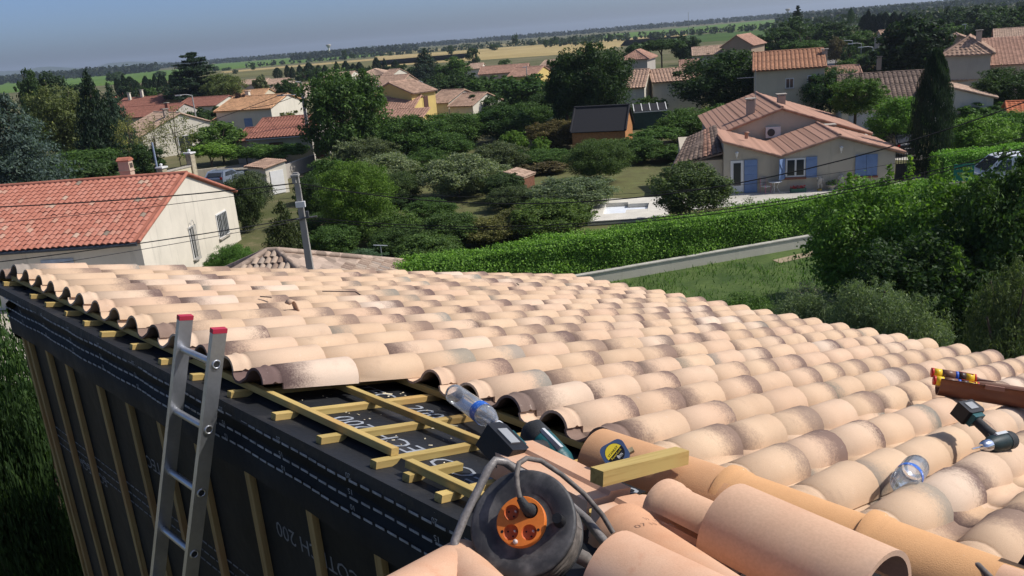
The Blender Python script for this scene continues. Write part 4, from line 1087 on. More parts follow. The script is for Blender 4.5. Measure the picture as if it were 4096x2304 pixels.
bush('midfine', 'grey-green bush behind the cream gable verge', 985, 680, 780, 170, 62, (.07, .09, .05))
bush('midfine', 'green shrub under the near cables left of the laurel', 1290, 850, 1000, 200, 52, (.045, .08, .025))
bush('midfine', 'green shrub at the foot of the maple', 1600, 900, 1060, 220, 44, (.05, .085, .026))
bush('midfine', 'yellowish shrub with bare twigs above the hedge', 1960, 870, 1060, 270, 45, (.10, .10, .035))
bush('midfine', 'green weeds left end of the clipped hedge', 1720, 930, 1090, 250, 41, (.06, .10, .028))
bush('midfine', 'bluish green agapanthus clump below the clothes post', 1450, 1000, 1090, 190, 42, (.06, .10, .055))
bush('midfine', 'dark shrub right of the large olive', 2050, 740, 930, 190, 54, (.05, .07, .03))
bush('midfine', 'bright lemon bush just behind the hedge left of the pool', 2200, 800, 975, 330, 45, (.075, .115, .03))
bush('midfine', 'dark green shrub between the maple and the large olive', 1720, 790, 960, 200, 52, MD)
T('near', 'apple_tree', 'garden tree with bare forked trunk on the dry lawn', 2395, 552, 720, 270, 62, (.06, .095, .03), low=False)
T('midfine', 'broad_tree', 'tree just right of the forked garden tree', 2545, 560, 700, 220, 70, MD)
T('umbrella', 'mulberry_tree', 'flat topped mulberry with thick bare trunk beside the blue shutter house', 2632, 505, 592, 210, 74, (.06, .115, .025), trunk=True)
T('midfine', 'broad_tree', 'green tree left of the blue shutter house chimney', 2760, 442, 590, 250, 80, (.055, .10, .025))
T('mid', 'broad_tree', 'small green tree behind the rose roof chimney', 2885, 418, 540, 150, 84, (.055, .10, .025))
bush('mid', 'green hedge behind the lean-to roof', 2720, 570, 660, 220, 70, (.055, .10, .022))
T('midfine', 'giant_tree', 'second great dark tree behind the blue shutter house', 2910, 212, 480, 400, 100, (.027, .05, .018))
T('umbrella', 'umbrella_pine', 'umbrella pine among the roofs right of the giant tree', 2645, 152, 240, 170, 190, DK)
T('mid', 'broad_tree', 'dark tree left of the umbrella pine', 2545, 168, 235, 110, 200, DK)
T('mid', 'broad_tree', 'grey-green tree right of the umbrella pine', 2750, 140, 235, 110, 205, SP_)
T('mid', 'broad_tree', 'green shrubs below the narrow white gable', 2700, 350, 450, 150, 110, (.06, .10, .03))
T('mid', 'broad_tree', 'light shrubs below the two dark windows', 2590, 395, 480, 140, 100, (.06, .095, .03))
T('midfine', 'plum_tree', 'loose plum tree in front of the blue shutter house', 2755, 650, 870, 310, 46, (.06, .085, .035))
bush('sparse', 'low sparse shrub at the terrace edge', 2920, 770, 850, 210, 45, (.06, .09, .03))
T('midfine', 'olive_tree', 'olive left of the bright maple behind the screened wall', 1490, 560, 720, 210, 76, (.08, .10, .05))
T('midfine', 'broad_tree', 'dark green tree just right of the pale olives', 1700, 600, 770, 210, 70, MD)
bush('midfine', 'greyish shrub between the maple and the dark laurel', 1600, 690, 860, 170, 60, (.06, .09, .035))
T('midfine', 'olive_tree', 'olive right of the dark laurel bush', 1930, 640, 810, 210, 62, OL)
bush('midfine', 'dark shrub left of the pool hut', 2010, 690, 850, 170, 57, (.04, .065, .025))
T('midfine', 'broad_tree', 'green tree behind the pool hut', 2185, 600, 750, 210, 70, MD)
T('midfine', 'broad_tree', 'green tree directly below the stepped pair of tan roofs', 1770, 545, 710, 230, 77, (.045, .085, .022))
T('midfine', 'broad_tree', 'green tree left of the bright maple', 1325, 640, 820, 180, 64, MD)
T('midfine', 'broad_tree', 'dark tree right beside the near concrete pole', 1260, 700, 930, 160, 55, (.035, .062, .02))
bush('midfine', 'fresh green shrub behind the left end of the hedge', 1560, 840, 1010, 230, 47, (.07, .115, .03))
bush('midfine', 'mixed green shrub behind the hedge below the large olive', 1800, 850, 1050, 240, 45, (.06, .10, .03))
bush('midfine', 'olive-yellow shrub behind the hedge right of the twiggy one', 2085, 820, 1010, 230, 46, (.09, .095, .035))
bush('midfine', 'green shrub at the foot of the drooping fir', 1330, 900, 1070, 220, 45, MD)
T('midfine', 'broad_tree', 'tree left of the reddish shrub in front of the giant tree', 2120, 410, 570, 220, 95, MD)
T('mid', 'broad_tree', 'dark tree behind the stepped pair of tan roofs', 1925, 375, 520, 190, 114, DK)
T('midfine', 'broad_tree', 'dark tree at the foot of the giant tree', 2215, 370, 520, 210, 98, DK)
T('mid', 'broad_tree', 'green tree between the cabin and the narrow white gable', 2560, 420, 520, 150, 96, MD)
T('midfine', 'broad_tree', 'green tree above the far pale olive', 1460, 470, 660, 200, 84, (.04, .078, .022))
# right
T('bigcypress', 'cypress', 'tall black-green cypress right of the blue shutter house', 3730, 205, 740, 128, 61, (.020, .036, .018))
T('mid', 'black_pine', 'ragged dark pine behind the tall cypress', 3655, 105, 340, 270, 118, (.022, .040, .020))
T('mid', 'pine_tree', 'lower dark pine crown left of the tall cypress', 3580, 225, 350, 230, 130, DK)
T('midfine', 'round_tree', 'round fresh green tree with forked trunk before the dark roof', 3425, 342, 465, 200, 74, (.060, .115, .022), low=False)
T('midfine', 'round_tree', 'dark round tree left of the fresh green one', 3322, 283, 430, 200, 90, (.03, .06, .022))
bush('midfine', 'bright leafy shrub before the dark roofed house', 3590, 385, 560, 190, 70, (.075, .15, .028))
bush('midfine', 'pale green shrub right of the tall cypress', 3912, 452, 650, 230, 66, (.10, .18, .035))
bush('midfine', 'green hedge bushes at the right edge below the red roof', 4050, 440, 640, 190, 72, (.055, .12, .022))
bush('mid', 'green bushes above the pale shrub right of the cypress', 3920, 405, 470, 190, 84, (.055, .11, .025))
T('midfine', 'broad_tree', 'dark tree at the right edge before the tall pinkish wall', 4040, 265, 450, 230, 88, (.035, .062, .02))
bush('mid', 'hedge with red oleander flowers behind the dark tiled roof', 3480, 258, 330, 160, 120, (.07, .055, .03))
for i, (x, yt, w) in enumerate(sorted(((3455, 62, 24), (3472, 42, 18), (3492, 60, 26), (3515, 56, 26), (3540, 52, 30), (3575, 52, 30), (3605, 56, 28), (3632, 54, 30), (3516, 108, 24)))):
    T('cypress', 'cypress', 'black cypress in the dense row near the top right, ' + nth(i), x, yt, 130, w * 1.3, 255, (.014, .024, .016), group='black cypress row at the top right')
T('poplar', 'poplar_tree', 'lone poplar left of the black cypress row', 3403, 33, 92, 26, 330, DK)
T('cedar', 'dead_pine', 'thin ragged pine poking above the skyline', 3190, 20, 110, 50, 226, (.02, .03, .02))
T('mid', 'broad_tree', 'dark tree under the ragged skyline pine', 3185, 68, 150, 180, 220, DK)
T('mid', 'broad_tree', 'dark tree right of the long pink house', 3345, 80, 160, 150, 212, DK)
T('mid', 'broad_tree', 'dark tree left of the long pink house', 3110, 112, 195, 160, 200, DK)
T('umbrella', 'acacia_tree', 'fresh green flat topped tree below the long pink house', 3215, 158, 225, 150, 158, (.06, .11, .03))
T('mid', 'broad_tree', 'dusky tree among the street lamps', 3440, 120, 230, 150, 190, MD)
T('mid', 'broad_tree', 'brownish feathery tree beside the street', 3345, 150, 215, 70, 180, (.09, .075, .045))
T('mid', 'broad_tree', 'low trees between the street lamps and the grey garage', 3520, 195, 290, 170, 150, (.05, .085, .03))
T('spruce', 'spruce_tree', 'dark spruce pair near the top right', 3790, 25, 140, 90, 236, CON)
T('mid', 'broad_tree', 'dark wide tree right of the spruce pair', 3885, 25, 140, 160, 230, SP_)
T('mid', 'broad_tree', 'dark tree in the top right corner', 4060, 15, 120, 170, 200, DK)
T('mid', 'broad_tree', 'green tree above the pale roof at the right edge', 3975, 55, 185, 180, 176, SP_)
T('mid', 'broad_tree', 'dark tree behind the big brown gable', 3720, 75, 160, 120, 215, SP_)
T('mid', 'broad_tree', 'rounded green tree between the black cypresses and the brown gable', 3825, 90, 170, 130, 200, MD)
for i, (x, yt, w) in enumerate(sorted(((1375, 195, 18), (1410, 207, 22), (2058, 130, 20), (2130, 166, 22), (2160, 160, 18), (2180, 156, 18), (2210, 145, 34), (2278, 153, 12), (2300, 142, 18), (2330, 146, 16), (2440, 132, 18), (2630, 142, 22), (860, 262, 26), (905, 268, 30), (940, 276, 18), (640, 284, 40), (445, 284, 34), (470, 284, 40), (1010, 250, 16), (1560, 203, 14), (1800, 182, 22), (1975, 175, 30), (3070, 88, 20)))):
    T('far', 'field_tree', 'small dark tree standing alone in the far fields, ' + nth(i), x, yt, yt + 18, w * 1.2, 560 + 60 * (i % 5), DK, group='lone trees dotted over the far fields', trunk=False)
# leafy fill between the gardens (all over the village)
fill_x = sorted(rng.uniform(980, 4000, 24))
for i, x in enumerate(fill_x):
    d = rng.uniform(115, 260); p = at(x, 300, 0); b = atd(x, 300, d)
    q = atd(x, 300, d); y0 = 0
    h = rng.uniform(3.0, 5.2)
    pz_ = np.array([q[0], q[1], h]) - CAMP; dd = pz_ @ _f; yt = 4 * (288 - FPX * (pz_ @ CU) / dd)
    pb = np.array([q[0], q[1], .2]) - CAMP; yb = 4 * (288 - FPX * (pb @ CU) / (pb @ _f))
    T('far', 'garden_tree', 'leafy garden tree in a gap between the village houses, ' + nth(i), x, yt, yb, rng.uniform(50, 110) * 150 / d, d, [MD, DK, SP_, (.06, .1, .03)][i % 4], group='garden trees in the gaps between village houses')
# foreground right
bush('laurel', 'big loose laurel bush with upright shoots right of the low wall', 3470, 705, 1160, 440, 33, (.080, .150, .028))
bush('laurel', 'tall bright leafy bush below the white van', 3800, 690, 1220, 450, 31, (.085, .160, .030))
T('laurel', 'broad_tree', 'dark leafy tree at the right edge below the van', 4090, 600, 1300, 460, 29, (.045, .085, .022))
bush('laurel', 'dense dark bush in the shade right of the paddock', 3700, 920, 1330, 520, 27, (.030, .058, .018))
T('willow', 'willow_shrub', 'silvery willow shrub beyond the right half of the new roof', 3480, 1105, 1420, 300, 24, (.115, .155, .085))
bush('willow', 'silvery willow shrub just left of the taller one', 3230, 1160, 1400, 280, 26, (.115, .155, .085))
bush('willow', 'silvery willow shrub right of the taller one', 3660, 1170, 1460, 280, 23, (.105, .14, .075))
bush('willow', 'low weedy shrub beyond the far eave corner', 2980, 1180, 1330, 300, 27, (.065, .115, .03))
bush('sparse', 'dry pinkish flowering shrub at the edge of the paddock', 3235, 1120, 1230, 180, 31, (.36, .30, .25))
T('willow', 'olive_tree', 'dense olive bush at the right edge beyond the roof', 4050, 1040, 1600, 330, 19.5, (.075, .10, .045))
# upright leafy shoots standing out of the laurel bushes
for i, (x, yt, yb, d) in enumerate(((3640, 622, 760, 33), (3745, 620, 780, 32), (3400, 690, 820, 33), (3560, 660, 790, 33), (3700, 1010, 1120, 27), (3830, 985, 1100, 26))):
    a, b = atd(x, yb, d), atd(x, yt, d); n = 150
    t_ = rng.random(n) ** .8; ctr = a + (b - a) * t_[:, None]; ctr[:, :2] += rng.normal(0, .16, (n, 2)) * (1.15 - t_[:, None])
    t = thing('laurel_shoot', ('upper' if yt < 900 else 'lower') + ' upright leafy laurel shoot at the right, ' + nth([2, 3, 0, 1, 0, 1][i]), 'shoot', (a[0], a[1], 0), 0, 'upright laurel shoots at the right')
    V = leaf_quads(ctr - np.array([a[0], a[1], 0]), .085, None, .3, .4)
    link('leaves', quads_mesh('leaves', V, LEAF, rng.uniform(.3, 1, n)), t, color=(.10, .17, .03))
    link('stem', MB().tube([(0, 0, 0), tuple(b - np.array([a[0], a[1], 0]))], [.02, .006], 5).mesh('stem', BARK), t)
# the tree below the left wall
T('near', 'apple_tree', 'leafy tree far below the black membrane wall', 60, 1170, 2150, 520, 11.0, (.045, .085, .024))
T('near', 'apple_tree', 'drooping leafy branches at the lower left corner', 60, 1650, 2350, 400, 8.0, (.022, .042, .014))  # leaf colour darkened to stand for the house's shade

# clipped hedges: leaves over a solid twiggy core
def hedge(name, label, a, b, depth, h, leaf, n, col, bulge=.06):
    a, b = np.asarray(a, float)[:2], np.asarray(b, float)[:2]
    L = np.linalg.norm(b - a); u = (b - a) / L; v = np.array([-u[1], u[0]])
    t = thing(name, label, 'hedge', (a[0], a[1], 0), math.atan2(u[1], u[0]))
    c = MB(); c.box((L / 2, depth / 2, h / 2 - .06), (L - .1, depth - .25, h - .15)); co = c.build('twig_core', LEAF, t); co.color = (*col, 1)
    r = rng
    nf, nt, ns = int(n * .55), int(n * .38), int(n * .07)
    f = np.stack([r.uniform(0, L, nf), r.normal(0, bulge, nf), r.uniform(.02, h, nf)], 1)
    f[:, 1] += .08 * np.sin(f[:, 0] * 1.7) + .05 * np.sin(f[:, 2] * 5 + f[:, 0])
    tp = np.stack([r.uniform(0, L, nt), r.uniform(0, depth, nt), h + r.normal(0, bulge, nt)], 1); tp[:, 2] += .07 * np.sin(tp[:, 0] * 1.1) + .05 * np.sin(tp[:, 0] * 3.1 + tp[:, 1] * 4)
    sd = np.stack([np.where(r.random(ns) < .5, 0, L) + r.normal(0, bulge, ns), r.uniform(0, depth, ns), r.uniform(0, h, ns)], 1)
    C = np.concatenate([f, tp, sd]); N = np.concatenate([np.tile((0, -1, .3), (nf, 1)), np.tile((0, 0, 1), (nt, 1)), np.tile((0, 0, .5), (ns, 1))])
    V = leaf_quads(C, leaf, N, .15, .6)
    lv = r.uniform(.2, .9, len(V)); lv[r.random(len(V)) < .05] = 1
    link('foliage', quads_mesh('foliage', V, LEAF, lv), t, color=col)
w0, w1 = at(2445, 1127), at(3295, 977)
wu = nrm((w1 - w0)[:2])
hA = np.array(w0[:2]) - wu * 9.5 + np.array([-wu[1], wu[0]]) * .35
hB = np.array(w1[:2]) + wu * 7.5 + np.array([-wu[1], wu[0]]) * .35
hedge('clipped_hedge', 'long clipped bright green hedge behind the low concrete wall', hA, hB, 1.5, 2.05, .05, 60000, (.105, .20, .034))
lw = thing('low_wall', 'low pale concrete garden wall along the foot of the hedge', 'wall', (w0[0], w0[1], 0), math.atan2(wu[1], wu[0]))
MB().box((2.5, .1, .18), (27, .2, .66)).build('wall_face', plaster('old_concrete', (.58, .54, .45), .5), lw)
MB().box((2.5, .1, .53), (27.1, .27, .05)).build('coping', mat('coping', (.45, .43, .38), .9, .2, 2), lw)
hedge('clipped_hedge', 'clipped hedge below the stop sign and the van', at(3770, 735), at(4130, 690), 1.4, 1.7, .06, 9000, (.11, .23, .034))
# tufts of grass along the low wall and in the paddock
def grass(name, label, pts, hgt, col):
    n = len(pts); t = rng.normal(size=(n, 2)); t /= np.linalg.norm(t, axis=1, keepdims=True)
    hh = hgt * rng.uniform(.4, 1.4, n); w_ = hh * .12; ln = rng.normal(0, .35, (n, 2)) * hh[:, None]
    P = np.concatenate([pts, np.zeros((n, 1))], 1); V = np.zeros((n, 4, 3))
    V[:, 0] = P; V[:, 0, :2] -= t * w_[:, None]; V[:, 1] = P; V[:, 1, :2] += t * w_[:, None]
    V[:, 2] = P; V[:, 2, :2] += ln + t * w_[:, None] * .2; V[:, 2, 2] = hh; V[:, 3] = P; V[:, 3, :2] += ln - t * w_[:, None] * .2; V[:, 3, 2] = hh
    tag(link(name, quads_mesh(name, V, LEAF, rng.uniform(.1, .9, n)), color=col), label, 'grass', kind='stuff')
pts = rng.uniform(0, 1, (26000, 2)); q0 = np.array([w0[0] - 8, w0[1] - 14]);
G_ = np.stack([q0[0] + pts[:, 0] * 26, q0[1] + pts[:, 1] * 16], 1)
keep = ((G_ - w0[:2]) @ np.array([-wu[1], wu[0]])) < -.15
cl_n = np.sin(G_[:, 0] * .9) * np.cos(G_[:, 1] * .8 + 1) + rng.normal(0, .5, len(G_))
G_ = G_[keep & (cl_n > -.3)]
grass('paddock_grass', 'rough green grass in the paddock before the low wall', G_, .16, (.06, .12, .025))
# ------------------------------------------------------------------ the house being re-roofed: frame of the slope
# p runs along the top edge towards the camera's right, s down the slope, h above the crests of the tiles
AZ, SLP = -0.7734, 0.2661
AX = np.array([math.sin(AZ), math.cos(AZ), 0]); PX = -AX
HD = np.array([math.cos(AZ), -math.sin(AZ), 0])
DX = HD * math.cos(SLP) - np.array([0, 0, 1]) * math.sin(SLP)
NX = np.cross(DX, AX); NX = NX if NX[2] > 0 else -NX
ORG = np.array([-3.3168, 5.499, EYE - 1.213])
TW, GA, TL = .248, .36, .4494
def RP(p, s, h=0.0): return ORG + PX * p + DX * s + NX * h
def WP(p, q, z): return ORG + PX * p - HD * q + np.array([0, 0, z])       # outer side of the top wall: q out, z from ORG
ours = thing('house_under_construction', 'house being re-roofed with pale flamed terracotta tiles and a black membrane wall', 'house', tuple(WP(0, 0, -ORG[2])))
OI = Matrix.Translation(Vector(ours.location)).inverted()
def loc(v): return np.asarray(v, float) - np.array(ours.location)

MEM = NT('black_membrane'); _o = MEM.obj(); _n = MEM.noise(_o, 5, 4); _n2 = MEM.noise(_o, 1.1, 4, .6); _n3 = MEM.noise(_o, 160, 2)
_b = MEM.ramp(_n2, [(.3, (.008, .009, .011)), (.7, (.020, .021, .024))])
_b = MEM.mix(MEM.math('MULTIPLY', MEM.smooth(_n, .58, .8), .35), _b, (.09, .08, .07))
_b = MEM.mix(MEM.smooth(_n3, .74, .80), _b, (.35, .33, .30))
MEM.col(_b); MEM.rough(.62); MEM.spec(.35); MEM.bump(_n, .6, .03); MEM = MEM.m
MEMW = mat('wall_membrane', (.011, .013, .016), .7, .4, 2.2, .5, spec=.25, fine=5)
def flame():
    k = NT('flamed_terracotta'); oi = k.n('ShaderNodeObjectInfo')
    ar = k.n('ShaderNodeAttribute', attribute_name='trnd'); ay = k.n('ShaderNodeAttribute', attribute_name='ty')
    o = k.obj()
    rn = k.math('FRACT', k.math('ADD', oi.outputs['Random'], ar.outputs['Fac']))
    off = k.n('ShaderNodeVectorMath', operation='ADD'); k.l(o, off.inputs[0])
    cb = k.n('ShaderNodeCombineXYZ'); k.l(k.math('MULTIPLY', rn, 37.0), cb.inputs[0]); k.l(k.math('MULTIPLY', rn, 91.0), cb.inputs[1]); k.l(cb.outputs[0], off.inputs[1])
    vec = off.outputs[0]
    r1 = k.math('FRACT', k.math('MULTIPLY', rn, 13.37)); r2 = k.math('FRACT', k.math('MULTIPLY', rn, 71.9)); r3 = k.math('FRACT', k.math('MULTIPLY', rn, 131.3))
    base = k.ramp(r1, [(0, (.575, .415, .283)), (.35, (.61, .448, .306)), (.6, (.60, .425, .30)), (.85, (.62, .465, .335)), (.95, (.655, .525, .415)), (1, (.55, .39, .255))])
    nb1 = k.noise(vec, 3.0, 3); nb2 = k.noise(vec, 16, 4); nf = k.noise(vec, 120, 2, .7)
    base = k.mix(.6, base, k.ramp(nb1, [(.3, (.86, .80, .76)), (.7, (1.05, 1.04, 1.02))]), 'MULTIPLY')
    y = ay.outputs['Fac']                                     # 0 at the head .. 1 at the tail
    wob = k.math('MULTIPLY', k.math('SUBTRACT', nb2, .5), .34)
    spk = k.math('MULTIPLY', k.math('SUBTRACT', nf, .5), .36)
    yy = k.math('ADD', k.math('ADD', y, wob), spk)
    tail = k.smooth(yy, k.math('ADD', k.math('MULTIPLY', r3, .34), .44), k.math('ADD', k.math('MULTIPLY', r3, .16), .90))
    head = k.math('SUBTRACT', 1.0, k.smooth(yy, .20, k.math('ADD', k.math('MULTIPLY', r3, .28), .46)))
    ist = k.math('LESS_THAN', r2, .50); ish = k.math('MULTIPLY', k.math('GREATER_THAN', r2, .50), k.math('LESS_THAN', r2, .76))
    st = k.math('ADD', k.math('MULTIPLY', tail, ist), k.math('MULTIPLY', head, ish))
    st = k.math('MULTIPLY', st, k.math('ADD', k.math('MULTIPLY', r1, .28), .72))
    dark = k.ramp(k.math('FRACT', k.math('MULTIPLY', rn, 311.7)), [(0, (.135, .088, .080)), (.62, (.17, .115, .098)), (.88, (.19, .14, .115)), (.92, (.20, .205, .175)), (1, (.28, .25, .215))])
    c = k.mix(st, base, dark)
    c = k.mix(k.smooth(nf, .74, .82), c, (.17, .11, .085))
    ng = k.noise(vec, 320, 2, .8); c = k.mix(.5, c, k.ramp(ng, [(.25, (.80, .78, .76)), (.75, (1.12, 1.12, 1.12))]), 'MULTIPLY')
    nl = k.noise(vec, 38, 5, .7); c = k.mix(k.math('MULTIPLY', k.smooth(nl, .62, .75), .45), c, (.60, .52, .44))
    nd = k.noise(vec, 9, 4, .6); c = k.mix(k.math('MULTIPLY', k.smooth(nd, .56, .78), .28), c, (.30, .20, .15))
    k.col(c); k.rough(.88); k.spec(.15); k.bump(ng, .35, .003)
    return k.m
FLAME = flame()
def roman_tile(full=True, n_arc=10, th=.011):
    """one tile: local x across (towards the near side), y down the slope 0..TL, z up; crest at x = 0, z = 0"""
    R0_, R1_, BZ = .078, .097, -.080
    pan = [(-.182, -.056), (-.172, -.076), (-.152, -.086), (-.126, -.086), (-.106, -.076)]
    def prof(tmax, lift=0.0, r=.08):
        a = [(-r * math.cos(t), BZ + r * math.sin(t) + lift) for t in np.linspace(R_(18), R_(tmax), n_arc)]
        return pan + a
    ys = [0.0, .040, .052, .066, .0885, .089, .27, TL]
    m_ = MB(); rings = []; ty = []
    for y in ys:
        tilt = 0.0 if y < .089 else .004
        lift = .007 if abs(y - .052) < .004 else 0.0
        pr = prof(160 if y < .0889 else 181, lift, R0_ + (R1_ - R0_) * y / TL)
        rings.append([(x, y, z + tilt) for x, z in pr])
    n = len(rings[0]); m = len(ys)
    out = [q for r in rings for q in r]
    m_.add(out, [(i * n + j, i * n + j + 1, (i + 1) * n + j + 1, (i + 1) * n + j) for i in range(m - 1) for j in range(n - 1)], True)
    inn = []
    for i, r in enumerate(rings):
        for j, (x, y, z) in enumerate(r):
            a = r[max(j - 1, 0)]; b = r[min(j + 1, n - 1)]
            tx, tz = b[0] - a[0], b[2] - a[2]; l = math.hypot(tx, tz)
            inn.append((x + tz / l * th, y, z - tx / l * th))
    sel = [0, 4, 5, m - 1]
    ii = [inn[i * n + j] for i in sel for j in range(n)]
    m_.add(ii, [(a * n + j, (a + 1) * n + j, (a + 1) * n + j + 1, a * n + j + 1) for a in range(3) for j in range(n - 1)], True)
    for i in (0, m - 1):
        m_.add([rings[i][j] for j in range(n)] + [inn[i * n + j] for j in range(n)], [(j, j + 1, n + j + 1, n + j) if i else (j + 1, j, n + j, n + j + 1) for j in range(n - 1)])
    for j in (0, n - 1):
        m_.add([rings[i][j] for i in range(m)] + [inn[i * n + j] for i in range(m)], [(i, i + 1, m + i + 1, m + i) for i in range(m - 1)])
    return m_
def tile_mesh(m_, name='tile'):
    me = m_.mesh(name, FLAME)
    a = me.attributes.new('ty', 'FLOAT', 'POINT'); a.data.foreach_set('value', [v[1] / TL for v in m_.v])
    return me
RT = roman_tile(); RTm = tile_mesh(RT)
# decking, membrane and body of the house
PE, SE = 8.5, TL + 15 * GA - .08
deck = MB()
deck.prism([loc(RP(-.25, -.10, -.144)), loc(RP(PE, -.10, -.144)), loc(RP(PE, SE, -.144)), loc(RP(-.25, SE, -.144))], NX * -.05, (0, 0, 0))
deck.prism([loc(RP(5.02, -1.6, -.144)), loc(RP(PE, -1.6, -.144)), loc(RP(PE, -.1003, -.144)), loc(RP(5.02, -.1003, -.144))], NX * -.05, (0, 0, 0))
roof = deck.build('roof', MEM, ours)
# tiles
cand = []
def pix(X):
    q = X - CAMP; d = q @ _f
    return 512 + FPX * (q @ CR) / d, 288 - FPX * (q @ CU) / d, d
jp = rng.normal(0, .006, 40); 
for i in range(0, 34):
    for k in range(1, 17):
        if i >= 14 and k < 3: continue
        s0 = (k - 1) * GA
        X = RP(i * TW + jp[i], s0, 0)
        c = RP(i * TW, s0 + .25, 0); x, y, d = pix(c)
        if d < .15 and x < 400: continue
        ins = (-20 < x < 1044) and (y < 596)
        cand.append((0 if ins else 1, d, i, k))
cand.sort()
tile_rot = Matrix((tuple(PX), tuple(DX), tuple(NX))).transposed()
rest = MB(); rr = []; ty = []
for idx, (o_, d_, i, k) in enumerate(cand):
    pos_ = RP(i * TW + jp[i] + rng.normal(0, .0025), (k - 1) * GA + rng.normal(0, .005), rng.normal(0, .0012))
    m3 = tile_rot @ Matrix.Rotation(rng.normal(0, .007), 3, 'Z') @ Matrix.Rotation(rng.normal(0, .005), 3, 'X')
    if idx < 300:
        o = link('tile', RTm, roof); o.matrix_local = Matrix.Translation(Vector(loc(pos_))) @ m3.to_4x4()
    else:
        b0 = len(rest.v); rest.v += [tuple(m3 @ Vector(q) + Vector(loc(pos_))) for q in RT.v]
        rest.f += [tuple(b0 + a for a in f) for f in RT.f]; rest.s += RT.s
        rr += [random.random()] * len(RT.v); ty += [v[1] / TL for v in RT.v]
print('TILES', len(cand), sum(1 for c in cand if c[0] == 0))
if rest.v:
    me = rest.mesh('tiles', FLAME)
    for nm, dt in (('ty', ty), ('trnd', rr)):
        a = me.attributes.new(nm, 'FLOAT', 'POINT'); a.data.foreach_set('value', dt)
    tag(link('tiles', me, roof), kind='stuff')
# a cut piece closing the far verge
o = link('verge_piece', RTm, roof); o.matrix_local = Matrix.Translation(Vector(loc(RP(-.17, -.02, -.055)))) @ tile_rot.to_4x4()
# battens: lower ones down the slope, upper ones along the top edge
def stick(name, a, b, wd_, th, m_, par, up):
    a, b = np.asarray(a, float), np.asarray(b, float); L = np.linalg.norm(b - a); d = (b - a) / L
    u = np.asarray(up, float); y = nrm(np.cross(u, d)); u = np.cross(d, y)
    q = MB(); e = .0015
    x0, x1, hw, ht = 0, L, wd_ / 2, th / 2
    ring = [(-hw + e, -ht), (hw - e, -ht), (hw, -ht + e), (hw, ht - e), (hw - e, ht), (-hw + e, ht), (-hw, ht - e), (-hw, -ht + e)]
    vs_ = [(x0, p_, z_) for p_, z_ in ring] + [(x1, p_, z_) for p_, z_ in ring]
    q.add(vs_, [(i, (i + 1) % 8, 8 + (i + 1) % 8, 8 + i)[::-1] for i in range(8)] + [tuple(range(8)), tuple(range(15, 7, -1))])
    o = q.build(name, m_, par)
    o.matrix_local = frame(d, y, u, a)
    return o
BH = .027
for p in (0.0, .541, .849, 1.168, 1.485, 1.794, 2.127, 2.481, 2.80, 3.126, 3.481, 3.806, 4.109, 4.445, 4.79, 5.1):
    j = rng.normal(0, .004)
    stick('batten', loc(RP(p + j, -.062 + rng.normal(0, .006), -.144 + BH / 2)), loc(RP(p - j, 1.6, -.144 + BH / 2)), .034, BH, PINE, roof, NX)
stick('batten', loc(RP(4.262, -.035, -.1435 + BH / 2)), loc(RP(4.255, .205, -.1435 + BH / 2)), .034, BH, PINE, roof, NX)
for s_, p0, p1 in ((.030, -.16, 4.10), (.012, 4.215, 4.86), (.402, -.16, 4.62), (.742, -.16, 7.5), (1.10, -.16, 7.5)):
    stick('batten', loc(RP(p0, s_, -.144 + BH * 1.5 + .001)), loc(RP(p1, s_ + (.014 if p1 < 4.2 else 0), -.144 + BH * 1.5 + .001)), .032, BH, PINE, roof, NX)
# laid ridge tiles
RIDGE = NT('ridge_terracotta'); _o = RIDGE.obj(); _n = RIDGE.noise(_o, 6, 4); _n2 = RIDGE.noise(_o, 60, 3); _oi = RIDGE.n('ShaderNodeObjectInfo')
_b = RIDGE.ramp(_oi.outputs['Random'], [(0, (.60, .33, .15)), (.5, (.60, .345, .17)), (1, (.58, .33, .19))])
_b = RIDGE.mix(.6, _b, RIDGE.ramp(_n, [(.3, (.88, .82, .76)), (.7, (1.06, 1.05, 1.05))]), 'MULTIPLY')
_b = RIDGE.mix(RIDGE.smooth(_n2, .72, .78), _b, (.66, .52, .40))
RIDGE.col(_b); _n4 = RIDGE.noise(_o, 300, 2, .8); _n5 = RIDGE.noise(_o, 22, 5, .7); _b = RIDGE.mix(.55, _b, RIDGE.ramp(_n4, [(.25, (.80, .78, .76)), (.75, (1.1, 1.1, 1.1))]), 'MULTIPLY'); _b = RIDGE.mix(RIDGE.math('MULTIPLY', RIDGE.smooth(_n5, .56, .74), .35), _b, (.40, .22, .13)); RIDGE.col(_b); RIDGE.rough(.85); RIDGE.spec(.15); RIDGE.bump(_n4, .4, .003); RIDGE = RIDGE.m
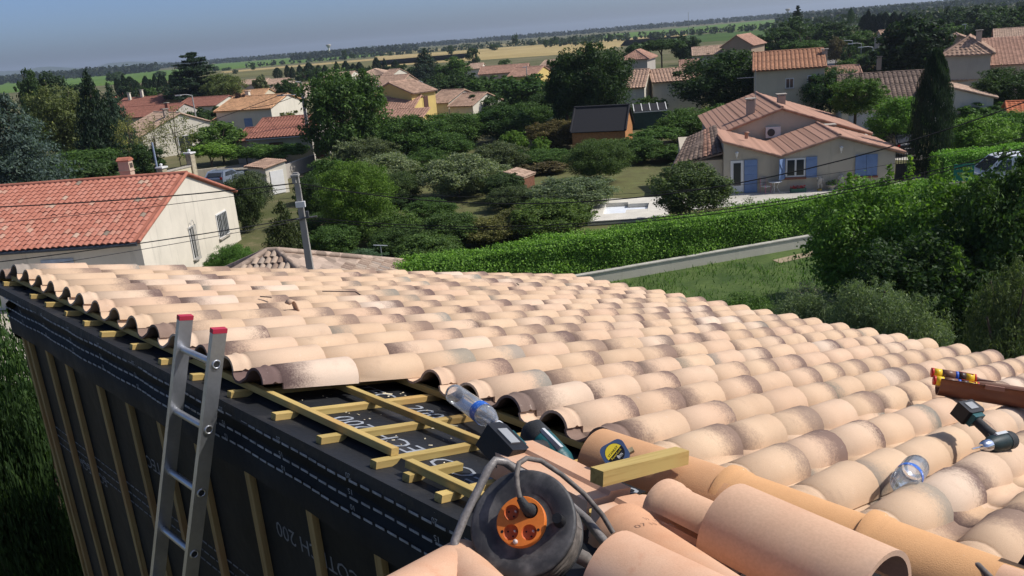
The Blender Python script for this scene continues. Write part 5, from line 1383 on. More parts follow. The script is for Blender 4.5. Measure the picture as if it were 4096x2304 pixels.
def barrel(L, r0, r1, th=.013, collar=None, arc=178, n=18, notch=None):
    """half barrel along local x from 0 to L; open side down, crest on +z, local y across"""
    m_ = MB(); xs_ = [0.0, L]
    if collar: xs_ = [0.0, collar * .45, collar * .55, collar, collar * 1.12, L]
    t0 = R_((180 - arc) / 2); ts = np.linspace(t0, math.pi - t0, n)
    def rad(x):
        r = r0 + (r1 - r0) * x / L
        if collar:
            if x < collar * .5: r += .010
            elif x <= collar * 1.001: r += .004
        return r
    O_ = [[(x, rad(x) * math.cos(t), rad(x) * math.sin(t)) for t in ts] for x in xs_]
    I_ = [[(x, (rad(x) - th) * math.cos(t), (rad(x) - th) * math.sin(t)) for t in ts] for x in xs_]
    k = len(xs_)
    m_.add([q for r in O_ for q in r], [(i * n + j, (i + 1) * n + j, (i + 1) * n + j + 1, i * n + j + 1) for i in range(k - 1) for j in range(n - 1)], True)
    m_.add([q for r in I_ for q in r], [(i * n + j, i * n + j + 1, (i + 1) * n + j + 1, (i + 1) * n + j) for i in range(k - 1) for j in range(n - 1)], True)
    for i in (0, k - 1):
        m_.add(O_[i] + I_[i], [(j, j + 1, n + j + 1, n + j) if i == 0 else (j + 1, j, n + j, n + j + 1) for j in range(n - 1)])
    for j in (0, n - 1):
        m_.add([O_[i][j] for i in range(k)] + [I_[i][j] for i in range(k)], [(i, i + 1, k + i + 1, k + i) for i in range(k - 1)])
    return m_
def place(o, a, xdir, up, parent_loc=None):
    x = nrm(xdir); y = nrm(np.cross(up, x)); z = np.cross(x, y)
    o.matrix_local = frame(x, y, z, a)
    return o
for p0, p1, h0, h1, c in ((4.60, 5.13, -.052, -.052, None), (5.085, 5.55, -.040, -.050, .05), (5.50, 5.97, -.036, -.048, .05), (5.92, 6.4, -.036, -.048, .05)):
    q = barrel(p1 - p0, .108, .116 if c is None else .112, collar=c)
    o = q.build('ridge_tile', RIDGE, roof)
    place(o, loc(RP(p0, .515, h0)), RP(p1, .505, h1) - RP(p0, .515, h0), NX)
# wall below the top edge
wl = MB()
wl.prism([loc(WP(.29, .11, -.2)), loc(WP(5.3, .11, -.2)), loc(WP(5.3, .11, -ORG[2])), loc(WP(.29, .11, -ORG[2]))], (0, 0, 0), HD * .2)
far = [WP(.29, -.09, -.25), WP(.29, -5.3, -1.62), WP(.29, -5.3, -ORG[2]), WP(.29, -.09, -ORG[2])]
wl.prism([loc(q) for q in far], (0, 0, 0), PX * .2)
wall_ = wl.build('wall', MEMW, ours)
# the membrane flap folded over the edge, with a soft bend, wrapped round the far corner
fl = MB(); cs = []
for t in np.linspace(0, 1, 7):
    a = t * math.pi / 2 * .93
    cs.append((-.06 + .06 + .10 * math.sin(a) * .95, -.03 - .10 * (1 - math.cos(a))))
sec = [(-.02, -.128)] + [(q, z - .11) for q, z in cs] + [(.148, -.27), (.152, -.40)]
ps_ = np.linspace(.2, 5.6, 60); ring = []
for p in ps_:
    wv = .004 * math.sin(p * 5.1) + .003 * math.sin(p * 13)
    ring.append([loc(WP(p, q + wv * (1 if z < -.2 else .3), z + .008 * math.sin(p * 2.3) * (1 if z < -.35 else 0))) for q, z in sec])
n = len(sec)
fl.add([q for r in ring for q in r], [(i * n + j, i * n + j + 1, (i + 1) * n + j + 1, (i + 1) * n + j) for i in range(len(ps_) - 1) for j in range(n - 1)], True)
flap = fl.build('membrane_flap', MEMW, ours)
cf = MB()
cr_ = []
for t in np.linspace(0, 1, 8):
    a = t * 1.5; q0 = .152 - .16 * math.sin(a) * .9 - t * .30; p0 = .2 - .22 * math.sin(min(a, 1.5)) - .10 * t
    cr_.append([loc(WP(p0 + .05, q0 - .06, -.13 - .06 * t)), loc(WP(p0 - .03 * t, q0, -.20 - .08 * t)), loc(WP(p0 + .01, q0 - .02 * t, -.42 - .28 * math.sin(t * 2.2)))])
cf.add([q for r in cr_ for q in r], [(i * 3 + j, (i + 1) * 3 + j, (i + 1) * 3 + j + 1, i * 3 + j + 1) for i in range(7) for j in range(2)], True)
cf.build('corner_flap', MEMW, ours)
sh_ = MB(); n_ = 110                                        # pale wood shavings left on the membrane
for i in range(n_):
    p, s_ = rng.uniform(3.2, 4.7), rng.uniform(.04, .70); c = RP(p, s_, -.1415); a = rng.uniform(0, 6.28); l_ = rng.uniform(.002, .009) * (3 if i % 24 == 0 else 1)
    d1 = (PX * math.cos(a) + DX * math.sin(a)) * l_; d2 = (-PX * math.sin(a) + DX * math.cos(a)) * l_ * .35
    sh_.add([loc(c - d1 - d2), loc(c + d1 - d2), loc(c + d1 + d2 + NX * .002), loc(c - d1 + d2 + NX * .001)], [(0, 1, 2, 3)])
tag(sh_.build('wood_shavings', mat('pale_shavings', (.62, .54, .38), .9), roof), kind='stuff')
# printed dashes and centimetre figures on the flap, printed name on the sheets
INK = mat('grey_print', (.30, .32, .35), .8, .35, 20)
INKD = mat('dim_print', (.18, .19, .21), .8, .35, 20)
for z in (-.155, -.215, -.275):
    q = MB()
    for i in range(int(5.5 / .062)):
        p = .24 + i * .062
        qq = .152 + .004 + .004 * math.sin(p * 5.1) + .003 * math.sin(p * 13)
        if z > -.2: qq -= .006
        q.box(loc(WP(p, qq, z)), (.046, .002, .0085), math.atan2(PX[1], PX[0]))
    q.build('printed_dashes', INK, flap)
_txt = {}
def text(body, size, m_, par, o, xdir, up, name='printed_text', thick=0.0):
    key = (body, size, m_.name)
    if key not in _txt:
        c = bpy.data.curves.new(name, 'FONT'); c.body = body; c.size = size; c.extrude = thick; c.align_x = 'CENTER'; c.align_y = 'CENTER'; c.resolution_u = 2
        tmp = bpy.data.objects.new('tmp', c); COL.objects.link(tmp); bpy.context.view_layer.update()
        me = bpy.data.meshes.new_from_object(tmp.evaluated_get(bpy.context.evaluated_depsgraph_get()))
        bpy.data.objects.remove(tmp); bpy.data.curves.remove(c); me.name = name
        me.materials.clear(); me.materials.append(m_); _txt[key] = me
    ob = bpy.data.objects.new(name, _txt[key]); COL.objects.link(ob)
    if par: ob.parent = par
    x = nrm(xdir); z = nrm(np.cross(x, up)); y = np.cross(z, x)
    ob.matrix_local = frame(x, y, z, o)
    return ob
for p in np.arange(.55, 5.4, .44):
    for z, b in ((-.130, '20'), (-.190, '15'), (-.250, '10')):
        text(b, .03, INK, flap, loc(WP(p, .161, z)), AX * -1 * -1, (0, 0, -1), 'printed_figure')
text('ECOTECH 200', .135, INK, roof, loc(RP(3.97, .205, -.1425)), -PX, -DX)
text('ECOTECH 200', .135, INK, roof, loc(RP(4.44, .570, -.1425)), PX, DX)
text('ECOTECH 200', .135, INK, roof, loc(RP(3.30, .570, -.1425)), PX, DX)
for p, z, b in ((1.05, -1.15, 'ECOTECH'), (2.2, -.75, 'ECOTECH'), (3.7, -.62, 'ECOTECH 200'), (4.5, -.75, 'ECOTECH'), (3.0, -1.3, 'ECOTECH 200'), (1.6, -1.9, 'ECOTECH 200')):
    text(b, .10, INKD, wall_, loc(WP(p, .1125, z)), -PX, (0, 0, -1))
for z in (-1.02, -1.08, -1.14):
    q = MB()
    for i in range(70): q.box(loc(WP(.36 + i * .062, .1115, z)), (.046, .002, .007), math.atan2(PX[1], PX[0]))
    q.build('printed_dashes', INKD, wall_)
for p in (.33, .44, .80, 1.14, 1.62, 2.02, 2.40, 2.80, 3.26, 3.72, 4.14, 4.55):
    stick('wall_batten', loc(WP(p, .11 + .0145, -.34)), loc(WP(p + rng.normal(0, .01), .11 + .0145, -6.5)), .04, .027, PINE_SHADE, wall_, HD)
# rest of the body: low-side wall under the eave and the near gable, plain render
bd = MB(); e0, e1 = RP(-.1, SE - .35, -.3), RP(PE, SE - .35, -.3)
bd.prism([loc(e0), loc(e1), loc((e1[0], e1[1], 0)), loc((e0[0], e0[1], 0))], (0, 0, 0), HD * -.2)
bd.build('eave_wall', BEIGE, ours)
# ------------------------------------------------------------------ things lying on the roof
def at_d(x, y, d):                                          # a point on the sight line at a straight distance
    r = nrm(ray(x, y)); return CAMP + r * d
def rooted(name, label, cat, pos, xdir, up):
    t = thing(name, label, cat)
    place(t, pos, xdir, up)
    return t
ALU = mat('aluminium', (.50, .51, .53), .38, .12, 6, .05, metal=.85); REDCAP = mat('red_plastic_cap', (.42, .03, .06), .45, .15, 8)
# ladder
tl = R_(14); LU = np.array([0, 0, 1]) * math.cos(tl) + HD * math.sin(tl); LP0 = ORG - HD * .20 + np.array([0, 0, -.15])
lad = thing('ladder', 'aluminium ladder with red end caps leaning on the black wall', 'ladder', tuple(LP0 + PX * 1.7 + LU * -9.4))
li = np.array(lad.location)
LN = np.cross(PX, LU)
def lp(p, u): return LP0 + PX * (p + .125 * (u - .35)) + LU * u - li
for p in (2.905, 3.20):
    q = MB(); a, b = lp(p, .35), lp(p, -9.3); q.bar(a, b, .058, .026, PX); rl = q.build('rail', ALU, lad)
    q = MB(); c = lp(p, .352); q.bar(lp(p, .345), lp(p, .363), .060, .028, PX); q.build('end_cap', REDCAP, rl)
    if p > 3:
        for u in np.arange(.216, -1.2, -.276):
            q = MB(); o_ = lp(p + .0145, u); 
            pts_ = [o_ + LU * .016 * math.cos(t) * 1.0 + LN * .016 * math.sin(t) for t in np.linspace(0, 6.283, 12)]
            q.tube(pts_, .004, 6, False); q.build('rung_socket', ALU, rl)
            q = MB(); q.add([o_ + PX * .001 + LU * .014 * math.cos(t) + LN * .014 * math.sin(t) for t in np.linspace(0, 6.283, 12, endpoint=False)], [tuple(range(12))]); q.build('rung_opening', mat('dark_hole', (.02, .02, .02), .9), rl)
for u in np.arange(.216, -9.2, -.276):
    q = MB(); q.tube([lp(2.905, u), lp(3.20, u)], .0145, 10); q.build('rung', ALU, lad)
# bottles
PET = NT('clear_plastic'); PET.col((.92, .94, .97)); PET.rough(.05); PET.b.inputs['Transmission Weight'].default_value = .0; PET.b.inputs['Alpha'].default_value = 1
_gl = PET.n('ShaderNodeBsdfGlossy'); _gl.inputs['Roughness'].default_value = .08
_tr = PET.n('ShaderNodeBsdfTransparent'); _tr.inputs[0].default_value = (.93, .945, .96, 1)
_fr = PET.n('ShaderNodeFresnel'); _fr.inputs[0].default_value = 1.5
_df = PET.n('ShaderNodeBsdfDiffuse'); _df.inputs[0].default_value = (.75, .78, .82, 1)
_m1 = PET.n('ShaderNodeMixShader'); PET.l(_fr.outputs[0], _m1.inputs[0]); PET.l(_tr.outputs[0], _m1.inputs[1]); PET.l(_gl.outputs[0], _m1.inputs[2])
_m2 = PET.n('ShaderNodeMixShader'); _m2.inputs[0].default_value = .16; PET.l(_m1.outputs[0], _m2.inputs[1]); PET.l(_df.outputs[0], _m2.inputs[2]); PET.l(_m2.outputs[0], PET.out.inputs[0])
PET = PET.m
LBL = NT('blue_label'); _o = LBL.obj(); _w = LBL.noise(_o, 90, 2); LBL.col(LBL.mix(LBL.smooth(_w, .60, .66), (.02, .12, .50), (.55, .65, .80))); LBL.rough(.4); LBL = LBL.m
CAPW = mat('white_cap', (.72, .74, .76), .4, .05)
def bottle(label, a, b, r, lab0, lab1, cap=True):
    L = float(np.linalg.norm(b - a))
    t = rooted('plastic_bottle', label, 'bottle', a, b - a, NX)
    pr = [(.001, .004), (r * .55, .0), (r * .9, .006), (r, .02)]
    z = .03
    end = L * (.72 if cap else .80)
    while z < end:
        inl = lab0 * L < z < lab1 * L
        pr += [(r * (1.0 if inl else .975), z), (r, z + .006)]
        z += .013
    if cap: pr += [(r, end), (r * .93, end + L * .06), (r * .62, end + L * .15), (r * .34, end + L * .21), (.013, L * .955), (.013, L)]
    else: pr += [(r, end), (r * .9, L * .9), (r * .6, L * .97), (.002, L)]
    mx = Matrix.Rotation(R_(90), 4, 'Y')
    q = MB(); q.lathe(pr, 28, mx); q.build('body', PET, t)
    q = MB(); q.lathe([(r + .0012, lab0 * L), (r + .0012, lab1 * L)], 28, mx); q.build('label', LBL, t)
    if cap:
        q = MB(); q.lathe([(.0, L + .016), (.014, L + .016), (.0155, L + .012), (.0155, L - .006)], 16, mx); q.build('cap', CAPW, t)
    return t
bottle('clear plastic bottle with blue label and white cap lying on the open battens', RP(3.70, .66, -.050), RP(4.135, .515, -.062) * .5 + RP(4.10, .53, -.06) * .5, .043, .60, .71)
bottle('clear plastic bottle with blue label lying between tiles at the lower right', RP(5.385, 1.12, .010), RP(5.34, 1.40, .02), .044, .30, .40, False)
# tape measure
CHR = mat('chrome', (.60, .63, .68), .16, .05, 6, metal=1.0); YEL_ = mat('yellow_print', (.75, .58, .04), .5, .06); BLK = mat('black_plastic', (.012, .012, .013), .45, .2, 20, .1)
WTX = mat('white_print', (.75, .75, .72), .6, .03); RUB = mat('dark_rubber', (.030, .032, .034), .7, .3, 30, .2); TEAL = mat('teal_plastic', (.010, .085, .095), .42, .2, 25, .1)
tn = nrm(-DX * .55 + NX * .62 + PX * .25); tx = nrm(np.cross(AX * -1, tn)); 
tp = RP(4.80, .330, .052)
viewd = nrm(CAMP - tp); tn = nrm(viewd * .75 + NX * .35 - DX * .25)
tx = nrm(CR - tn * (CR @ tn)); ty_ = np.cross(tn, tx); ca, sa = math.cos(R_(26)), math.sin(R_(26)); tx, ty_ = tx * ca + ty_ * sa, -tx * sa + ty_ * ca
tm = thing('tape_measure', 'chrome tape measure with yellow and black round label on the ridge tile', 'tape measure'); tm.matrix_local = frame(tx, ty_, tn, tp)
def rounded(w_, h_, r, n=5):
    out = []
    for cx_, cy_, a0 in ((w_ / 2 - r, h_ / 2 - r, 0), (-w_ / 2 + r, h_ / 2 - r, 90), (-w_ / 2 + r, -h_ / 2 + r, 180), (w_ / 2 - r, -h_ / 2 + r, 270)):
        for a in np.linspace(a0, a0 + 90, n): out.append((cx_ + r * math.cos(R_(a)), cy_ + r * math.sin(R_(a)), 0))
    return out
q = MB(); q.prism(rounded(.080, .074, .020), (0, 0, -.018), (0, 0, .016)); q.prism(rounded(.074, .068, .018), (0, 0, .016), (0, 0, .0185)); q.build('case', CHR, tm)
def disc(r, z, m_, name, par, a0=0, a1=360, x=0, y=0):
    q = MB(); n = 40; pts_ = [(x + r * math.cos(R_(a)), y + r * math.sin(R_(a)), z) for a in np.linspace(a0, a1, n)]
    q.add(pts_, [tuple(range(n - (1 if a1 - a0 >= 360 else 0)))]); return q.build(name, m_, par)
disc(.0305, .0190, BLK, 'label_ground', tm); disc(.0290, .0194, YEL_, 'label_half', tm, 22, 202)
ux = (math.cos(R_(22)), math.sin(R_(22)), 0); uy = (-math.sin(R_(22)), math.cos(R_(22)), 0)
def tt(b, s, m_, a, c): text(b, s, m_, tm, (ux[0] * a + uy[0] * c, ux[1] * a + uy[1] * c, .0199), ux, uy)
tt('STANLEY', .0105, BLK, 0, .0065); tt('PowerLock', .0095, YEL_, .0, -.0065); tt('8m', .016, WTX, .004, -.0175)
q = MB(); q.box((.047, -.012, -.002), (.018, .012, .024)); q.build('tape_lip', mat('worn_tape', (.36, .30, .18), .5), tm)
# weathered wood offcut bridging ridge tile and verge tiles
a, b = RP(4.92, .085, .062), RP(4.965, .44, .084)
wb = thing('wood_offcut', 'short weathered pine offcut lying across the ridge tile', 'wood block'); place(wb, a, b - a, NX)
q = MB(); L_ = float(np.linalg.norm(b - a)); q.prism([(0, -.026, -.022), (0, .024, -.024), (0, .027, .018), (0, -.024, .021)], (0, 0, 0), (L_, 0, 0)); o = q.build('offcut', PINE, wb)
# flat verge tiles
TERRA = NT('plain_terracotta'); _o = TERRA.obj(); _n = TERRA.noise(_o, 7, 4); _n2 = TERRA.noise(_o, 80, 3); _oi = TERRA.n('ShaderNodeObjectInfo')
_b = TERRA.ramp(_oi.outputs['Random'], [(0, (.56, .31, .18)), (.5, (.60, .36, .235)), (1, (.62, .40, .27))])
_b = TERRA.mix(.7, _b, TERRA.ramp(_n, [(.3, (.92, .80, .72)), (.55, (1, 1, 1)), (.75, (1.05, 1.05, 1.02))]), 'MULTIPLY')
_b = TERRA.mix(TERRA.smooth(_n2, .73, .8), _b, (.30, .17, .10)); TERRA.col(_b); _n4 = TERRA.noise(_o, 300, 2, .8); _n5 = TERRA.noise(_o, 18, 5, .7); _b = TERRA.mix(.6, _b, TERRA.ramp(_n4, [(.25, (.78, .76, .74)), (.75, (1.1, 1.1, 1.1))]), 'MULTIPLY'); _b = TERRA.mix(TERRA.math('MULTIPLY', TERRA.smooth(_n5, .54, .74), .4), _b, (.48, .21, .12)); _n6 = TERRA.noise(_o, 3, 2); _b = TERRA.mix(TERRA.math('MULTIPLY', TERRA.smooth(_n6, .52, .7), .5), _b, (.60, .46, .36)); TERRA.col(_b); TERRA.rough(.85); TERRA.spec(.15); TERRA.bump(_n4, .18, .002); TERRA = TERRA.m
def verge(label, p0, s0, p1, s1, h, L_):
    t = thing('verge_tile', label, 'roof tile'); place(t, RP(p0, s0, h), RP(p1, s1, h) - RP(p0, s0, h), NX)
    q = MB(); q.prism([(0, -.088, -.095), (0, -.076, -.095), (0, -.076, -.030), (0, .078, -.022), (0, .078, .010), (0, .0, .008), (0, -.008, -.004), (0, -.088, -.010)], (0, 0, 0), (L_, 0, 0))
    q.build('tile_body', TERRA, t); return t
verge('flat orange verge tile lying in front of the cordless driver', 4.44, .262, 4.90, .185, -.012, .47)
verge('second flat verge tile half hidden under the wood offcut', 4.925, .182, 5.35, .10, -.022, .44)
# cordless driver on the battens
def drill(name, label, org, fwd, up, s=1.0, bit=True, head=None):
    """fwd: from the battery along the handle to the head"""
    t = thing(name, label, 'power tool'); place(t, org, fwd, up)
    m_ = MB(); m_.prism([(-.030, -.036, -.030), (.028, -.040, -.030), (.034, -.030, -.030), (.034, .050, -.030), (.020, .062, -.030), (-.030, .056, -.030)], (0, 0, 0), (0, 0, .062)); bt = m_.build('battery', BLK, t)
    m_ = MB(); m_.box((.0, .01, .0335), (.034, .05, .003)); m_.build('battery_label', mat('grey_label', (.30, .31, .32), .5), bt)
    m_ = MB(); m_.tube([(.028, .004, 0), (.06, .0, 0), (.10, -.004, 0), (.14, -.01, .0)], [.024, .019, .0195, .023], 12); m_.build('handle', RUB, t)
    m_ = MB(); m_.box((.042, .006, .0), (.02, .062, .05)); m_.build('battery_shoe', TEAL, t)
    m_ = MB(); m_.tube([(.165, -.085, 0), (.165, -.06, 0), (.165, .0, 0), (.165, .050, 0), (.165, .066, 0)], [.020, .031, .034, .033, .022], 16); hd = m_.build('motor_head', head or TEAL, t)
    m_ = MB(); m_.tube([(.165, .02, 0), (.165, .06, 0), (.165, .072, 0)], [.0352, .0345, .020], 16); m_.build('rear_grip', RUB, hd)
    m_ = MB(); m_.box((.150, -.01, .030), (.012, .07, .012)); m_.build('side_stripe', mat('silver_stripe', (.5, .52, .53), .4), hd)
    m_ = MB(); m_.tube([(.165, -.085, 0), (.165, -.105, 0), (.165, -.122, 0), (.165, -.130, 0)], [.023, .022, .017, .010], 16); m_.build('chuck', CHR, t)
    if bit: m_ = MB(); m_.tube([(.165, -.13, 0), (.165, -.19, 0)], .0035, 6); m_.build('drill_bit', CHR, t)
    m_ = MB(); m_.prism([(.12, -.028, -.008), (.145, -.045, -.008), (.15, -.03, -.008), (.13, -.016, -.008)], (0, 0, 0), (0, 0, .016)); m_.build('trigger', BLK, t)
    t.scale = (s, s, s)
    return t
d1 = RP(4.445, .215, -.020); d1b = RP(4.42, .50, -.05)
drill('cordless_driver', 'teal and black cordless driver lying on the battens behind the verge tile', d1, d1b - d1, nrm(NX * .75 - DX * .2 + PX * .35), 1.42, False)
def crest(x, y, h):                                         # point of the roof frame seen at (x, y), h above the crests
    r = ray(x, y); P0 = ORG + NX * h; k = ((P0 - CAMP) @ NX) / (r @ NX); return CAMP + r * k
b2, h2 = crest(3862, 1648, .125), crest(4005, 1768, .045)
cdir = nrm(crest(3930, 1810, .02) - h2); fw_ = nrm(h2 - b2); yy_ = nrm(-(cdir - fw_ * (cdir @ fw_)))
drill('cordless_drill', 'black cordless drill with chrome chuck lying on the tiles at the right', b2, h2 - b2, np.cross(fw_, yy_), float(np.linalg.norm(h2 - b2)) / .165, True, mat('dark_teal_plastic', (.012, .028, .030), .5, .3, 25, .1))
# brown gutter length with two sealant cartridges
GUT = mat('brown_gutter', (.17, .065, .035), .45, .15, 4, spec=.4)
g0, g1 = RP(4.90, 3.02, .075), RP(6.9, 4.05, .075)
gt = thing('gutter_length', 'brown plastic gutter length lying on the tiles at the right edge', 'gutter'); place(gt, g0, g1 - g0, NX)
q = MB(); n = 12; r = .062; Lg = 2.0
oo = [(y_, z_) for y_, z_ in [(-r - .012, .035), (-r, .035)] + [(-r * math.cos(a), -r * math.sin(a)) for a in np.linspace(0, math.pi, n)] + [(r, .035), (r + .012, .035)]]
ii = [(y_ * .95, z_ + .004) for y_, z_ in oo]
k = len(oo)
q.add([(x, y_, z_) for x in (0, Lg) for y_, z_ in oo], [(j, k + j, k + j + 1, j + 1) for j in range(k - 1)], True)
q.add([(x, y_, z_) for x in (0, Lg) for y_, z_ in ii], [(j, j + 1, k + j + 1, k + j) for j in range(k - 1)], True)
q.add([(0, y_, z_) for y_, z_ in oo] + [(0, y_, z_) for y_, z_ in ii], [(j, j + 1, k + j + 1, k + j) for j in range(k - 1)])
q.build('channel', GUT, gt)
for x in (.25, .75, 1.2):
    q = MB(); q.box((x, -r - .004, .03), (.09, .02, .022)); q.build('clip', mat('pale_brown_clip', (.30, .15, .10), .5), gt)
SKY_ = mat('cartridge_yellow', (.80, .52, .03), .35, .05); SKR = mat('cartridge_red', (.50, .03, .02), .35, .05); SKB = mat('cartridge_brown', (.20, .10, .06), .4, .3, 60)
def cartridge(label, pos, xd):
    t = rooted('sealant_cartridge', label, 'cartridge', pos, xd, NX)
    mx = Matrix.Rotation(R_(90), 4, 'Y')
    for nm, a, b, m_ in (('red_band', 0, .012, SKR), ('yellow_band', .012, .05, SKY_), ('printed_body', .05, .115, SKB), ('blue_spot', .115, .130, mat('cartridge_blue', (.03, .10, .45), .4)), ('dark_band', .130, .165, mat('cartridge_dark', (.06, .03, .02), .4, .5, 80)), ('yellow_band', .165, .205, SKY_), ('red_band', .205, .215, SKR)):
        q = MB(); q.lathe([(.0, a), (.0255, a), (.0255, b), (.0, b)], 18, mx); q.build(nm, m_, t)
    q = MB(); q.lathe([(.02, .215), (.012, .222), (.007, .235), (.003, .31)], 12, mx); q.build('nozzle', mat('brown_nozzle', (.16, .08, .06), .5), t)
    q = MB(); q.bar((.135, .012, .0235), (.20, -.012, .0235), .010, .004); q.build('diagonal_stripe', SKR, t)
gx = nrm(g1 - g0)
gy = np.cross(NX, gx)
cartridge('yellow and red sealant cartridge in the gutter, farther one', g0 - gx * .035 + gy * .030 + NX * .050, gx)
cartridge('yellow and red sealant cartridge in the gutter, nearer one', g0 - gx * .030 - gy * .024 + NX * .018, gx)
# loose tiles stacked near the ridge
def loose(name, label, a, b, L_, r0, r1, m_=None, collar=None, roll=0.0, arc=178, h=0):
    t = thing(name, label, 'roof tile'); x = nrm(b - a); up = nrm(NX - x * (NX @ x)); y = np.cross(up, x)
    up2 = up * math.cos(R_(roll)) + y * math.sin(R_(roll))
    place(t, a, b - a, up2)
    barrel(L_, r0, r1, collar=collar, arc=arc).build('tile_body', m_ or TERRA, t)
    return t
PALET = NT('pale_terracotta'); _o = PALET.obj(); _n = PALET.noise(_o, 4, 3); _n2 = PALET.noise(_o, 150, 2)
PALET.col(PALET.mix(.4, PALET.ramp(_n, [(.3, (.56, .34, .22)), (.6, (.60, .39, .26)), (.8, (.52, .36, .26))]), PALET.ramp(_n2, [(.3, (.8, .78, .76)), (.7, (1.1, 1.1, 1.1))]), 'MULTIPLY')); PALET.bump(_n2, .12, .002); PALET.rough(.85); PALET.spec(.15); PALET = PALET.m
def crest(x, y, h):                                         # point of the roof frame seen at (x, y), h above the crests
    r = ray(x, y); P0 = ORG + NX * h; k = ((P0 - CAMP) @ NX) / (r @ NX); return CAMP + r * k
def cl(x0, y0, h0, x1, y1, h1, r): return crest(x0, y0, h0) - NX * r, crest(x1, y1, h1) - NX * r
a, b = cl(2665, 1922, .075, 2900, 2030, .075, .075); loose('loose_tile', 'pale collared tile lying beside the ridge in front of the wood offcut', a, b, .40, .070, .075, PALET, .055, 0, 165)
a, b = cl(2500, 2025, .05, 2730, 2180, .05, .09); loose('loose_tile', 'orange collared tile stamped with figures, second from the cable reel', a, b, .42, .088, .092, TERRA, .06)
STAMP = mat('stamp_ink', (.10, .06, .045), .8)
a2 = nrm(b - a); up_ = nrm(NX - a2 * (NX @ a2)); sd = np.cross(up_, a2)
text('07 10 15 C', .022, STAMP, None, a + a2 * .115 + up_ * .0935 + sd * .022, sd * .93 - up_ * .25, -a2, 'printed_stamp')
bpy.data.objects['printed_stamp'].parent = bpy.data.objects['loose_tile.001']
bpy.data.objects['printed_stamp'].matrix_local = bpy.data.objects['loose_tile.001'].matrix_basis.inverted() @ bpy.data.objects['printed_stamp'].matrix_basis
a, b = cl(2470, 2118, .085, 2860, 2310, .075, .115); loose('loose_tile', 'large smooth orange tile nearest the camera beside the cable reel', a, b, .46, .112, .118, TERRA)
a, b = cl(2560, 1985, -.02, 2760, 2080, -.02, .085); loose('loose_tile', 'collared tile in shadow under the pale collared one', a, b, .42, .080, .085, PALET, .055)
# the big roman tile turned on the pile: roll and flat pan with a lug
bt = thing('loose_tile', 'large grey-pink roof tile laid across the pile at the bottom', 'roof tile')
a, b = cl(2935, 1972, .125, 3330, 2150, .115, .10)
x = nrm(b - a); up = nrm(NX - x * (NX @ x)); yv = np.cross(up, x); up2 = up * math.cos(R_(-12)) + yv * math.sin(R_(-12)); place(bt, a + yv * 0.0, b - a, up2)
q = barrel(.40, .125, .128, arc=176, n=24); q.build('tile_roll', PALET, bt)
q = MB(); q.prism([(0.20, -.25, -.02), (.47, -.25, -.02), (.47, -.128, -.004), (.20, -.128, -.004)], (0, 0, -.012), (0, 0, 0)); q.build('tile_pan', TERRA, bt)
q = MB(); q.box((.44, -.20, .005), (.05, .03, .045)); q.box((.44, -.20, .03), (.05, .05, .012)); q.build('lug', PALET, bt)
# tile poking out under the reel
a, b = crest(1880, 2165, -.03), crest(1560, 2350, -.03)
loose('loose_tile', 'orange tile poking out below the cable reel over the black wall', a - NX * .08, b - NX * .08, .46, .082, .088, TERRA, None)
loose('loose_tile', 'orange tile edge just left of the cable reel disc', crest(1850, 2180, -.02) - NX * .07, crest(2000, 2330, -.02) - NX * .07, .40, .065, .07, TERRA, None)
# cable reel
RC = at_d(2090, 2092, 2.02)
vd = nrm(CAMP - RC); rn_ = nrm(vd * .86 - CR * .30 + CU * .30)
rx = nrm(CR - rn_ * (CR @ rn_)); ry = np.cross(rn_, rx)
reel = thing('cable_reel', 'black extension cable reel with orange four-socket plate and grey tube handle', 'cable reel'); reel.matrix_local = frame(rx, ry, rn_, RC)
GRY = NT('scuffed_black_plastic'); _o = GRY.obj(); _n = GRY.noise(_o, 9, 5, .65); _n2 = GRY.noise(_o, 70, 3)
GRY.col(GRY.mix(GRY.math('MULTIPLY', GRY.smooth(_n, .42, .72), .75), (.030, .030, .032), (.165, .155, .150))); GRY.rough(.55); GRY.spec(.4); GRY.bump(_n2, .15, .002); GRY = GRY.m
R0 = .128
q = MB(); q.lathe([(.0, .0), (.052, .0), (.058, -.006), (.075, -.006), (.092, .002), (R0 - .006, .004), (R0, 0), (R0, -.008), (R0 - .01, -.010), (.0, -.010)], 56); q.build('front_flange', GRY, reel)
q = MB(); q.lathe([(.0, -.118), (R0 - .016, -.118), (R0 - .010, -.114), (R0 - .010, -.108), (.0, -.108)], 48); q.build('rear_flange', GRY, reel)
CAB = NT('grey_cable'); _o = CAB.obj(); _n = CAB.noise(_o, 60, 3); CAB.col(CAB.ramp(_n, [(.3, (.07, .06, .052)), (.7, (.17, .145, .125))])); CAB.rough(.7); CAB = CAB.m
q = MB()
for lay, rr_ in enumerate((.092, .103, .113)):
    for k_ in range(9):
        z = -.020 - k_ * .0098 + (lay % 2) * .004
        wob = rng.uniform(-.003, .003, 25); wob[-1] = wob[0]
        q.tube([((rr_ + w_) * math.cos(t), (rr_ + w_) * math.sin(t), z + .004 * math.sin(t + k_)) for t, w_ in zip(np.linspace(0, 2 * math.pi, 25), wob)], .0052, 6, False)
q.build('wound_cable', CAB, reel)
ORG_ = mat('orange_plastic', (.62, .165, .025), .45, .15, 18, spec=.4); ORD = mat('orange_socket', (.50, .11, .03), .5, .15, 18)
sc = [( -.022, .022), (.024, .022), (-.024, -.024), (.020, -.028)]
q = MB(); n = 48; hole_r = .0185
